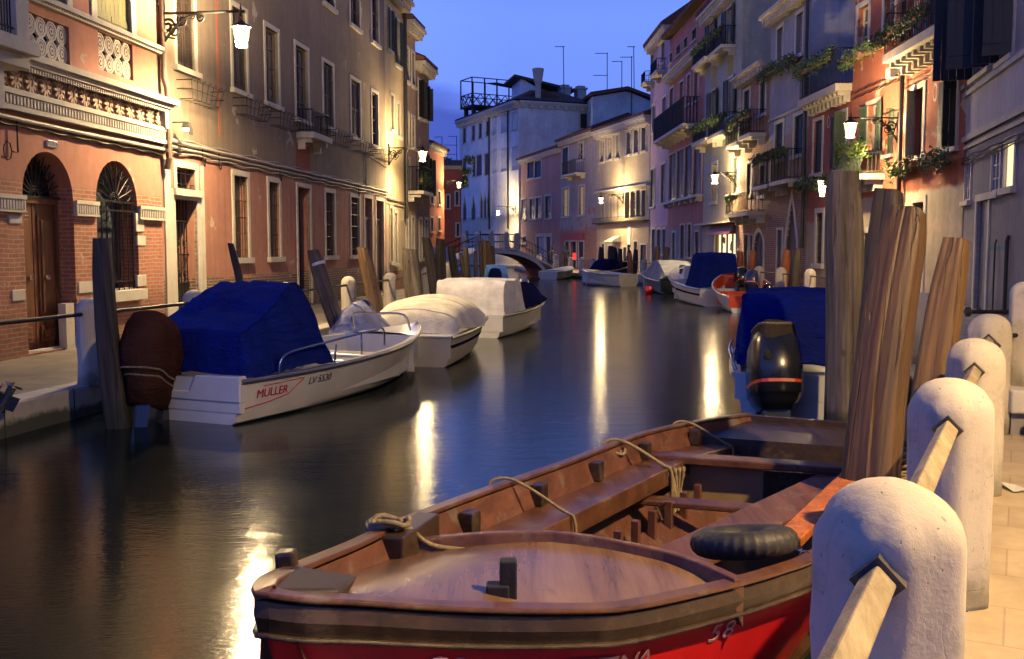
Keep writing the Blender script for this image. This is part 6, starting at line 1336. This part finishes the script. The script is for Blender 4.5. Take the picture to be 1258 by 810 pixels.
# ---- right bank boats
boat('motorboat', 'white motorboat with an upright blue tarpaulin beside the red boat', (7.35, 34.0), math.atan(.10), Hull(6.2, 1.9, 2.1, .62, 1.15, .6), 'white', [
    tent([(.9, .75, .6, .6, 1.65), (1.3, .78, .6, .62, 1.78), (2.0, .8, .6, .6, 1.74), (2.4, .8, .6, .6, 1.1)], 't_blue', .05, seed=3), deck(.5, 1, 'white', .05), outboard(.45, .6, 25, 0, 'motor', 1.2),
    lambda T, h: MB().rings([[(-.6, 3.4, .8), (.6, 3.4, .8), (.5, 3.6, 1.35), (-.5, 3.6, 1.35)], [(-.45, 4.8, .95), (.45, 4.8, .95), (.4, 4.4, 1.3), (-.4, 4.4, 1.3)]]).build('cabin', M['white'], T, bevel=.05),
    lambda T, h: MB().box(-.52, -.50, 3.7, 4.2, 1.02, 1.22).build('cabin_window', M['glass'], T)], .3, stripe='t_navy')
boat('motorboat', 'dark green hulled boat under a grey cover at the foot of the honey poles', (7.35, 43), math.atan(.07), Hull(6.0, 1.9, 2.1, .6, .95, .6), 'dkhull', [tent([(.4, .9, .62, .7, .9), (1.5, 1.0, .64, .7, 1.35), (3.0, 1.0, .7, .6, 1.4), (4.6, .8, .8, .4, 1.1)], 't_grey', .05, seed=6), deck(.7, 1, 'white'), outboard(.0, .6, 30, 0, 'motor', 1.1)])
def redcanopy(T, h):
    MB().box(-.6, .6, 1.2, 1.5, .12, .5).build('bench', M['orange'], T); MB().box(-.7, .7, 2.6, 2.9, .12, .55).build('bench', M['orange'], T)
    mb = MB()
    for t in (.2, .35, .5, .65, .8):
        p = h.pt(t, 1, 1, .09); mb.tube([(-p[0], p[1], p[2]), (-p[0] * .9, p[1], .16), (p[0] * .9, p[1], .16), (p[0], p[1], p[2])], .025, 4)
    mb.build('rib', M['orange'], T)
boat('motorboat', 'open boat with bright orange red inside and a dark outboard', (7.35, 30.6), math.atan(-.13), Hull(4.6, 1.35, 1.95, .52, 1.25, .5, .8, .5, 2.4), 'white', [redcanopy, outboard(.0, .6, 30, -15, 'motorb', 1.2), outboard(.5, .5, 10, 20, 'motor', .7), deck(.85, 1, 'orange')], .16, inner='orange', trim='t_white')
boat('rowing_boat', 'pale cream skiff moored under the broad dark pole', (6.1, 52.0), math.atan(.75), Hull(3.4, 1.4, 1.6, .62, .85, .3), 'cream', [deck(.75, 1, 'cream')])
boat('rowing_boat', 'tilted brown boat with a purple cloth hanging by the far bollards', (4.7, 57.5), math.atan(-.7), Hull(4.8, 1.4, 1.8, .7, 1.3, .5), 'bwood_d', [tent([(.5, .6, .7, .4, .95), (1.4, .7, .75, .5, 1.3), (2.4, .6, .85, .4, 1.1)], 't_navy', .08, seed=9)], trim='cream')
mb = MB(); mb.lathe([(.02, .2), (.14, .15), (.2, 0), (.14, -.15), (.02, -.2)], (0, 0, 0), 14); bo = mb.build('buoy', M['redpaint'], loc=(*on_plane(797, 357, .15)[:2], .15), smooth=True); tag(bo, 'small red buoy at the bow of the dark green boat', 'buoy')
# near right: blue covered boat with big outboards
boat('motorboat', 'white boat under a blue tarpaulin behind the tall grey pole', (3.34, 10.9), math.atan(-.30), Hull(4.9, 1.75, 2.0, .60, .85, .4), 'white', [
    tent([(.75, .9, .60, .84, .66), (.85, .92, .60, .84, 1.34), (1.6, .98, .62, .84, 1.40), (2.8, .98, .64, .8, 1.42), (3.6, .9, .7, .6, 1.2), (4.3, .6, .78, .3, .9)], 't_blue', .07, seed=11),
    outboard(-.42, .20, 16, 12, 'motor', 1.55, 't_olive', covk=1.04, covcut=5), outboard(.50, .36, 2, -10, 'motor', .9), rail([(-.85, .1, .62), (-.95, .4, .82), (-.98, 1.2, .86)], [((-.92, .8, .62), (-.96, .8, .85))])], .3)
# far left corner: the tilted motor of a boat outside the picture
def tiltmotor(T, h): pass
om = thing('spare_outboard', 'bluish outboard leg with propeller poking in at the left picture edge', 'outboard motor', at(-52, 472, 10.0), R(110)); outboard(0, 0, 62, 0, 'motorb', .75, y=0)(om, None)
fender(-1.28, 17.3, .33, 'pale fender hanging by the cream covered boat', 't_white', .07, .5)
# ============================================================ the red and brown boat in front
FB = thing('wooden_boat', 'varnished brown wooden workboat with red sides and rounded foredeck in the foreground', 'boat', (0, 0, 0), 0, 'boats moored along the canal')
def W2(n, s, z): x, y = tn(n, s); return Vector((x, y, z))
# outline of the rail, from the stern corner round the bow to the stern (n across, s along the quay)
LG = [(-1.95, 7.80, .67), (-2.17, 7.3, .675), (-2.31, 6.39, .72), (-2.32, 5.16, .76), (-2.29, 4.15, .82), (-2.20, 3.28, .89), (-2.07, 2.77, .95), (-1.96, 2.35, 1.01), (-1.86, 2.10, 1.06), (-1.79, 1.99, 1.07)]
RG = [(-1.79, 1.99, 1.07), (-1.72, 2.07, 1.04), (-1.64, 2.21, 1.0), (-1.48, 2.48, .92), (-1.24, 2.77, .86), (-1.12, 2.99, .82), (-.95, 3.43, .775), (-.82, 3.79, .75), (-.74, 4.18, .72), (-.68, 5.0, .70), (-.70, 6.2, .68), (-.82, 7.1, .67), (-1.0, 7.80, .67)]
L_ = smooth_curve([W2(*p) for p in LG], 5); R_ = smooth_curve([W2(*p) for p in RG], 5)
cen = lambda s: W2(-1.52, s, 0)
def side(path, name, m, prof, smooth=True):   # prof: (outward, down) offsets from the rail, outward = away from the keel line
    rows = []
    for i, p in enumerate(path):
        d = (path[min(i + 1, len(path) - 1)] - path[max(i - 1, 0)]); d.z = 0; d.normalize(); out = Vector((d.y, -d.x, 0))
        mid = Vector((*tn(-1.52, 5.2), p.z)); 
        if (p - mid).dot(out) < 0: out = -out
        rows.append([p + out * o - Vector((0, 0, dn)) for o, dn in prof])
    mb = MB(); grid(mb, rows); return mb.build(name, M[m], FB, smooth=smooth)
full = L_ + R_[1:]
st = MB()
# red outer skin: loft from under the strake to the waterline, pulled in toward the keel
rows = []
for i, p in enumerate(full):
    k = Vector((*tn(-1.52, min(max((p.x * .462 + p.y * .887), 2.9), 7.9)), 0)); row = []
    for q, zf in ((.0, 0), (.05, .16), (.12, .4), (.22, .7), (.36, 1.0), (.6, 1.25)):
        ztop = p.z - .09; v = Vector((lerp(p.x, k.x, q), lerp(p.y, k.y, q), ztop * (1 - zf) + (-.02) * zf if zf <= 1 else -.25)); row.append(v)
    rows.append(row)
grid(st, rows); st.build('hull', M['redpaint'], FB, smooth=True)
def strake(path, prof, name, m):
    rows = []
    for i, p in enumerate(path):
        d = (path[min(i + 1, len(path) - 1)] - path[max(i - 1, 0)]); d.z = 0; d.normalize(); out = Vector((d.y, -d.x, 0))
        c = Vector((*tn(-1.52, 4.6), 0)); 
        if (Vector((p.x, p.y, 0)) - c).dot(out) < 0: out = -out
        rows.append([p + out * o + Vector((0, 0, u)) for o, u in prof])
    mb = MB(); mb.rings(rows); o = mb.build(name, M[m], FB); es = o.modifiers.new('b', 'BEVEL'); es.width = .006; es.segments = 2; es.limit_method = 'ANGLE'; return o
strake(full, [(.0, .0), (.02, -.005), (.028, -.05), (.015, -.10), (-.01, -.10), (-.02, -.02)], 'brown_strake', 'bwood_d')
strake(full, [(.032, .004), (.032, .022), (-.035, .024), (-.035, .004)], 'rail_cap', 'bwood')
strake(full, [(.03, -.092), (.032, -.108), (.0, -.108), (.0, -.092)], 'lower_bead', 'bwood_d')
# inner planking
def inner(path, nm, m, ins=.05, drop=.42):
    rows = []
    for i, p in enumerate(path):
        d = (path[min(i + 1, len(path) - 1)] - path[max(i - 1, 0)]); d.z = 0; d.normalize(); out = Vector((d.y, -d.x, 0)); c = Vector((*tn(-1.52, 4.6), 0))
        if (Vector((p.x, p.y, 0)) - c).dot(out) < 0: out = -out
        rows.append([p - out * ins + Vector((0, 0, .0)), p - out * (ins + .10) - Vector((0, 0, drop * .4)), p - out * (ins + .36) - Vector((0, 0, drop))])
    mb = MB(); grid(mb, rows); return mb.build(nm, M[m], FB, smooth=True)
inner(L_, 'inner_planking', 'bwood_r', .035, .62); inner(R_, 'inner_planking', 'bwood_r', .035, .62)
# lower side deck along the left inside with a beam edge
def along(n0, n1, z0f, s0, s1, k=14): return [(lerp(n0, n1, i / k), lerp(s0, s1, i / k), z0f(i / k)) for i in range(k + 1)]
def railn(s):   # left rail n and z at a station
    for a, b in zip(LG[::-1], LG[::-1][1:]):
        if a[1] <= s <= b[1]: t = (s - a[1]) / (b[1] - a[1]); return lerp(a[0], b[0], t), lerp(a[2], b[2], t)
    return LG[0][0], LG[0][2]
rows1, rows2 = [], []
for i in range(25):
    s = lerp(3.0, 7.6, i / 24); n, z = railn(s); rows1.append([W2(n + .06, s, z - .13), W2(n + .26, s, z - .13)]); rows2.append([W2(n + .26, s, z - .125), W2(n + .33, s, z - .125), W2(n + .33, s, z - .24), W2(n + .26, s, z - .24)])
mb = MB(); grid(mb, rows1); o = mb.build('side_deck', M['bwood'], FB); so = o.modifiers.new('t', 'SOLIDIFY'); so.thickness = .02
mb = MB(); mb.rings(rows2); mb.build('inner_beam', M['bwood'], FB, bevel=.01)
mb = MB()
for i in range(5):
    s = lerp(3.75, 7.0, i / 4); n, z = railn(s); c = W2(n + .085, s, z - .07); ax = W2(1, 0, 0) - W2(0, 0, 0); ay = W2(0, 1, 0) - W2(0, 0, 0)
    b = MB(); b.obox(c, ax * .035, ay * .04, (0, 0, .055)); b.build('recess_block', M['bwood_d'], FB, bevel=.006)  # dark wood stands in for the shade of scupper recesses
for i in range(12):   # frame heads standing in the open hold
    s = lerp(3.9, 7.0, i / 11); n, z = railn(s); mb = MB(); mb.obox(W2(n + .46, s, z - .36), (W2(1, 0, 0) - W2(0, 0, 0)) * .02, (W2(0, 1, 0) - W2(0, 0, 0)) * .022, (0, 0, .11)); mb.build('frame_head', M['bwood_r'], FB)
rows = []
for i in range(20): s = lerp(3.7, 7.2, i / 19); n, z = railn(s); rows.append([W2(n + .40, s, z - .40), W2(n + .62, s, z - .52)])
mb = MB(); grid(mb, rows); o = mb.build('stringer_board', M['bwood_r'], FB); so = o.modifiers.new('t', 'SOLIDIFY'); so.thickness = .025
# floor and bulkhead
mb = MB(); mb.slab([tn(-2.1, 3.2), tn(-2.2, 5), tn(-2.05, 7.2), tn(-.95, 7.2), tn(-.85, 5), tn(-1.0, 3.4)], .06, .09); mb.build('bottom_boards', M['bwood_d'], FB)
def plank(a, b, w, t, name, m, bev=.008): 
    mb = MB(); mb.beam(a, b, w, t); return mb.build(name, M[m], FB, bevel=bev)
plank(W2(-2.24, 6.30, .60), W2(-.74, 6.52, .60), .16, .05, 'thwart', 'bwood'); plank(W2(-2.2, 5.62, .47), W2(-.82, 5.84, .47), .14, .035, 'thwart', 'bwood')
mb = MB(); mb.beam(W2(-2.15, 6.36, .33), W2(-1.50, 6.45, .33), .03, .46); mb.build('bulkhead_panel', plain('tan_plywood', (.20, .14, .07), .6, 0, .2, 2), FB); mb = MB(); mb.beam(W2(-1.50, 6.45, .40), W2(-.8, 6.56, .40), .03, .30); mb.build('bulkhead_panel', M['bwood_d'], FB)
mb = MB(); mb.beam(W2(-1.47, 4.45, .50), W2(-1.0, 6.35, .56), .30, .035); mb.build('loose_board', M['bwood_r'], FB, bevel=.008)
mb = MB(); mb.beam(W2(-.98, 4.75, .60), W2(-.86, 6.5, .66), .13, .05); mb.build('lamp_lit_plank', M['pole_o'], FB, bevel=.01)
mb = MB(); mb.beam(W2(-2.0, 4.25, .34), W2(-1.78, 4.9, .30), .25, .02); mb.build('green_board', plain('green_painted_board', (.12, .15, .09), .6), FB)
# stern deck
mb = MB(); mb.add([W2(-2.12, 7.15, .60), W2(-.88, 7.25, .60), W2(-1.02, 7.78, .64), W2(-1.93, 7.78, .64)], [(0, 1, 2, 3)]); mb.add([W2(-2.12, 7.15, .60), W2(-.88, 7.25, .60), W2(-.9, 7.22, .1), W2(-2.05, 7.1, .1)], [(0, 1, 2, 3)]); mb.build('stern_deck', M['bwood_d'], FB)
mb = MB(); mb.beam(W2(-1.97, 7.8, .36), W2(-.98, 7.8, .36), .05, .64); mb.build('transom', M['bwood_d'], FB)
# foredeck with its raised coaming
AC = [(-2.10, 3.15, .84), (-1.96, 3.28, .845), (-1.79, 3.40, .85), (-1.58, 3.53, .84), (-1.27, 3.62, .80), (-1.10, 3.60, .785), (-.97, 3.54, .775), (-.90, 3.50, .77)]
ac = smooth_curve([W2(*p) for p in AC], 4)
bow_l = [p for p in L_ if (p.x * .462 + p.y * .887) < 3.2]; bow_r = [p for p in R_ if (p.x * .462 + p.y * .887) < 3.5]
def resample(P, n):
    ds = [0]
    for a, b in zip(P, P[1:]): ds.append(ds[-1] + (b - a).length)
    out = []; j = 0
    for i in range(n):
        t = ds[-1] * i / (n - 1)
        while j < len(P) - 2 and ds[j + 1] < t: j += 1
        out.append(P[j].lerp(P[j + 1], (t - ds[j]) / max(1e-6, ds[j + 1] - ds[j])))
    return out
la = resample(bow_l, 16); ra = resample(bow_r[::-1], 16)   # both from aft towards the tip
rows = []; tip = W2(-1.77, 1.95, 1.06)
mid0 = W2(-1.45, 3.55, .84)
for i in range(16):
    t = i / 15; a, b = la[i], ra[i]; row = []
    for j in range(13):
        q = j / 12; p = a.lerp(b, q); inn = .045
        aft = ac[int(q * (len(ac) - 1))]
        base = aft.lerp(p, t ** .8) if i else aft
        zz = lerp(aft.z, p.z, t ** .9) - .035 + .035 * math.sin(q * math.pi) * (1 - t * .6); row.append(Vector((base.x, base.y, zz)))
    rows.append(row)
mb = MB(); grid(mb, rows); mb.build('foredeck', M['bdeck'], FB, smooth=True)
rows = []
for i, p in enumerate(ac):
    d = (ac[min(i + 1, len(ac) - 1)] - ac[max(i - 1, 0)]); d.z = 0; d.normalize(); o_ = Vector((-d.y, d.x, 0)); rows.append([p + o_ * .035 + Vector((0, 0, .03)), p + Vector((0, 0, .035)) - o_ * .015, p - o_ * .03 - Vector((0, 0, .05)), p + o_ * .035 - Vector((0, 0, .16))])
mb = MB(); mb.rings(rows); mb.build('deck_coaming', M['bwood'], FB, bevel=.006)
# bow cap, post, cleat
cap = MB(); c0 = W2(-1.79, 2.02, 1.05)
t1, t2 = W2(-1.93, 2.28, 1.01), W2(-1.68, 2.18, 1.005); tp = W2(-1.80, 1.96, 1.06)
cap.rings([[tp + Vector((0, 0, .035)), t1 + Vector((0, 0, .045)), W2(-1.78, 2.42, 1.0), t2 + Vector((0, 0, .045))], [tp + Vector((0, 0, -.03)), t1 + Vector((0, 0, -.04)), W2(-1.78, 2.34, .98), t2 + Vector((0, 0, -.04))]]); cap.build('bow_cap', plain('dark_bow_iron', (.03, .022, .022), .6, .1), FB, bevel=.015)
pb = at(356, 722, 2.95); mb = MB(); mb.beam(pb - Vector((0, 0, .05)), pb + Vector((-.01, .0, .115)), .06, .06); mb.build('bow_post', M['bwood_d'], FB, bevel=.01)
cb = W2(-1.48, 2.78, .87); ax = Vector((.12, 0, 0)); mb = MB(); mb.box(cb.x - .055, cb.x + .02, cb.y - .03, cb.y + .03, cb.z - .02, cb.z + .045); mb.box(cb.x - .012, cb.x + .045, cb.y - .025, cb.y + .025, cb.z - .02, cb.z + .125); mb.build('mooring_cleat', M['rubber'], FB, bevel=.006)
kb = W2(-2.06, 2.98, .88); mb = MB(); mb.beam(kb, W2(-2.16, 3.4, .86), .10, .11); mb.build('dark_block', M['bwood_d'], FB, bevel=.008)
# faint white lettering and the round emblem on the red side
def on_side(px, py):   # walk the ray until it meets the red skin roughly at the strake's foot
    best = None
    for p in R_:
        q = Vector((p.x, p.y, p.z - .14)); d = ray(px, py); k = q.x / q.y; e = abs(d.x / d.y - k)
        if best is None or e < best[0]: best = (e, q)
    return best[1]
fw = plain('faded_white_lettering', (.42, .20, .19), .6)
def skin_text(s_, px, size, sx=1.3, dz_=0):
    a = on_side(px - 18, 790); b = on_side(px + 18, 790); p = on_side(px, 790); x = (b - a).normalized(); out = Vector((x.y, -x.x, 0)).normalized(); up = Vector((0, 0, 1)) + out * .38; up = (up - x * up.dot(x)).normalized(); nz = x.cross(up)
    text(s_, size, fw, FB, p + out * -.010 + Vector((0, 0, dz_ - .045)), Matrix((x, up, nz)).transposed().to_euler(), 'lettering', .001, sx); return p, out
for ch, px in zip('CETTINA', (672, 694, 716, 738, 758, 779, 800)): skin_text(ch, px, .10)
for ch, px in zip('58', (878, 905)): skin_text(ch, px, .11, dz_=.02)
p, out = skin_text('', 545, .1); x = Vector((-out.y, out.x, 0)).normalized()
mb = MB()
for r0, c in ((.05, 0), (.035, -.075), (.03, .07)): mb.tube([p + out * .012 + x * (c + math.cos(t * .45) * r0 * (1 - t * .03)) + Vector((0, 0, -.045 + math.sin(t * .45) * r0 * (1 - t * .03))) for t in range(20)], .005, 4)
mb.build('emblem', fw, FB)
# tyre fender, chain, ropes
tp_ = W2(-1.0, 3.98, .80); ty = thing('tyre', 'old black car tyre lying on the near edge of the wooden boat', 'tyre', tp_, 0); ty.rotation_euler = (R(-11), R(-3), .1)
mb = MB(); rr = []
for i in range(96):
    a = 2 * math.pi * i / 96; ring = []
    for k in range(14):
        t = 2 * math.pi * k / 14; rr_, zz = math.cos(t) * .065, math.sin(t) * .055; f = 1 - (.12 if (i % 3 == 0 and (t < 1.3 or t > 5.0)) else 0)
        ring.append((math.cos(a) * (.155 + rr_ * f), math.sin(a) * (.155 + rr_ * f), zz))
    rr.append(ring)
rr.append(rr[0]); mb.rings(rr, cap=(False, False)); mb.build('tread', M['rubber'], ty, smooth=True)
def chain(a, b, n, label):
    a, b = Vector(a), Vector(b); t = thing('chain', label, 'chain', a); mb = MB()
    for i in range(n):
        q = (b - a) * (i + .5) / n - Vector((0, 0, .06 * math.sin(math.pi * (i + .5) / n))); mb.tube([q + Vector((math.cos(k * .785) * .02, math.sin(k * .785) * (.011 if i % 2 else .002), math.sin(k * .785) * (.002 if i % 2 else .011))) for k in range(9)], .004, 5, False)
    mb.build('links', M['chrome'], t)
chain(W2(-.84, 4.05, .80), W2(-.55, 4.3, .72), 12, 'bluish steel chain from the tyre toward the quay')
def rope(pts, label, r=.011, loop=0):
    o = thing('rope', label, 'rope', pts[0], 0, 'ropes on the wooden boat'); P = [Vector(p) - Vector(pts[0]) for p in pts]; mb = MB(); C = smooth_curve(P, 8)
    mb.tube(C, r, 6); 
    mb.build('strand', M['rope'], o, smooth=True); 
    if loop:
        m2 = MB(); e = C[0]
        for k in range(loop): m2.tube([e + Vector((math.cos(t * .5) * (.05 + .01 * k) + .02 * k, math.sin(t * .5) * (.035 + .008 * k), .01 * k + .012 * math.sin(t * 1.3 + k))) for t in range(14)], r, 5)
        m2.build('coil', M['rope'], o, smooth=True)
n, z = railn(3.1); rope([W2(n, 3.05, z + .035), W2(n + .08, 3.12, z + .02), W2(n + .14, 3.2, z - .06), W2(n + .3, 3.3, z - .09)], 'pale rope knotted at the bow end of the left rail', .011, 3)
for s, l in ((4.35, 'thin rope tied over the left rail nearest the bow'), (5.9, 'rope bundle wound round the left rail where the thwart meets it'), (7.0, 'rope over the left rail near the stern')):
    n, z = railn(s)
    for k in range(1 if s != 5.9 else 1): rope([W2(n - .06, s - .08, z - .06), W2(n - .055, s - .06, z + .03), W2(n + .05, s, z + .03), W2(n + .28, s + .05, z - .10), W2(n + .35, s + .06, z - .16), W2(n + .35, s + .05, z - .42)], l, .012 if s == 5.9 else .009, 4 if s == 5.9 else 1)
mb = MB()
for i in range(5): C = smooth_curve([W2(-2.0 + i * .02, 5.95 + i * .03, .60), W2(-1.96, 6.0 + i * .03, .45 - .02 * i), W2(-2.0 + .04 * i, 6.0, .28)], 5); mb.tube(C, .013, 5)
o = mb.build('rope', M['rope'], smooth=True); tag(o, 'frayed rope end hanging into the hold below the thwart', 'rope', 'ropes on the wooden boat')
# hay coloured rope bundle behind the honey pole
c = at(1108, 585, 6.6); mb = MB()
for k in range(9): mb.tube([Vector((c.x + math.cos(t * .6 + k) * (.07 + .008 * k), c.y + math.sin(t * .6 + k) * .1, c.z + .16 - .035 * k + .015 * math.sin(t + k))) for t in range(13)], .012, 5)
o = mb.build('rope', M['rope'], smooth=True); tag(o, 'thick coil of hay coloured rope between the brown and honey poles', 'rope', 'ropes on the wooden boat')
# scrap of white paper on the lit pavement
c = on_plane(1245, 600, QZ + .012); mb = MB(); mb.add([(c.x - .05, c.y - .1, c.z), (c.x + .06, c.y - .08, c.z + .01), (c.x + .07, c.y + .1, c.z), (c.x - .04, c.y + .12, c.z + .02)], [(0, 1, 2, 3)]); o = mb.build('paper_scrap', M['white']); o.modifiers.new('t', 'SOLIDIFY').thickness = .002; tag(o, 'small white paper scrap on the warm lit pavement', 'paper')
# ============================================================ sky, camera, view
w = bpy.data.worlds.new('World'); scene.world = w; w.use_nodes = True; nt = w.node_tree; bg = nt.nodes['Background']
sky = nt.nodes.new('ShaderNodeTexSky'); sky.sky_type = 'NISHITA'; sky.sun_disc = False; sky.sun_elevation = R(-1.5); sky.sun_rotation = R(200); sky.ozone_density = 4
g = nt.nodes.new('ShaderNodeTexCoord'); sp = nt.nodes.new('ShaderNodeSeparateXYZ'); nt.links.new(g.outputs['Generated'], sp.inputs[0])
grad = ramp(nt, sp.outputs[2], [(-.0, (.12, .18, .66)), (.08, (.19, .33, 1.15)), (.22, (.21, .37, 1.25)), (.5, (.055, .12, .46)), (1, (.02, .045, .20))])
# a low bank of darker cloud to the left
nn = N(nt, 'ShaderNodeTexNoise'); nn.inputs['Scale'].default_value = 3.2; nn.inputs['Detail'].default_value = 6; mp = nt.nodes.new('ShaderNodeMapping'); mp.inputs['Scale'].default_value = (1, 1, 4); nt.links.new(g.outputs['Generated'], mp.inputs[0]); nt.links.new(mp.outputs[0], nn.inputs[0])
cl = math_(nt, 'SUBTRACT', math_(nt, 'MULTIPLY', math_(nt, 'SUBTRACT', nn.outputs[0], .5), .16), math_(nt, 'ADD', sp.outputs[2], math_(nt, 'MULTIPLY', sp.outputs[0], .35)))
clf = ramp(nt, math_(nt, 'ADD', cl, .5), [(.375, 0), (.41, .85)])
col = mixc(nt, clf, grad, (.05, .085, .48))
fx = math_(nt, 'ADD', 1.0, math_(nt, 'MULTIPLY', math_(nt, 'MULTIPLY', sp.outputs[0], -1.0, True), 1.3)); vs_ = nt.nodes.new('ShaderNodeVectorMath'); vs_.operation = 'SCALE'; nt.links.new(col, vs_.inputs[0]); nt.links.new(fx, vs_.inputs['Scale']); col = vs_.outputs[0]   # the western sky is still brighter
tot = mixc(nt, .12, col, mixc(nt, 1.0, sky.outputs[0], (.6, .6, .6), 'MULTIPLY'))
nt.links.new(tot, bg.inputs['Color']); bg.inputs['Strength'].default_value = 1.0
cam = bpy.data.cameras.new('camera'); co = bpy.data.objects.new('camera', cam); COL.objects.link(co); scene.camera = co
co.location = (0, 0, EYE); co.rotation_euler = (math.pi / 2 - TILT, 0, 0); cam.sensor_width = 36; cam.lens = 36 * F / 1258; cam.clip_end = 3000; cam.clip_start = .05
scene.view_settings.view_transform = 'Standard'; scene.view_settings.look = 'None'; scene.view_settings.exposure = 0; scene.view_settings.gamma = 1; scene.view_settings.use_curve_mapping = False
cy = scene.cycles; cy.max_bounces = 6; cy.transparent_max_bounces = 8; cy.diffuse_bounces = 2; cy.glossy_bounces = 4; cy.transmission_bounces = 2; cy.sample_clamp_indirect = 4; cy.use_denoising = True; cy.caustics_reflective = False; cy.caustics_refractive = False; cy.use_light_tree = True
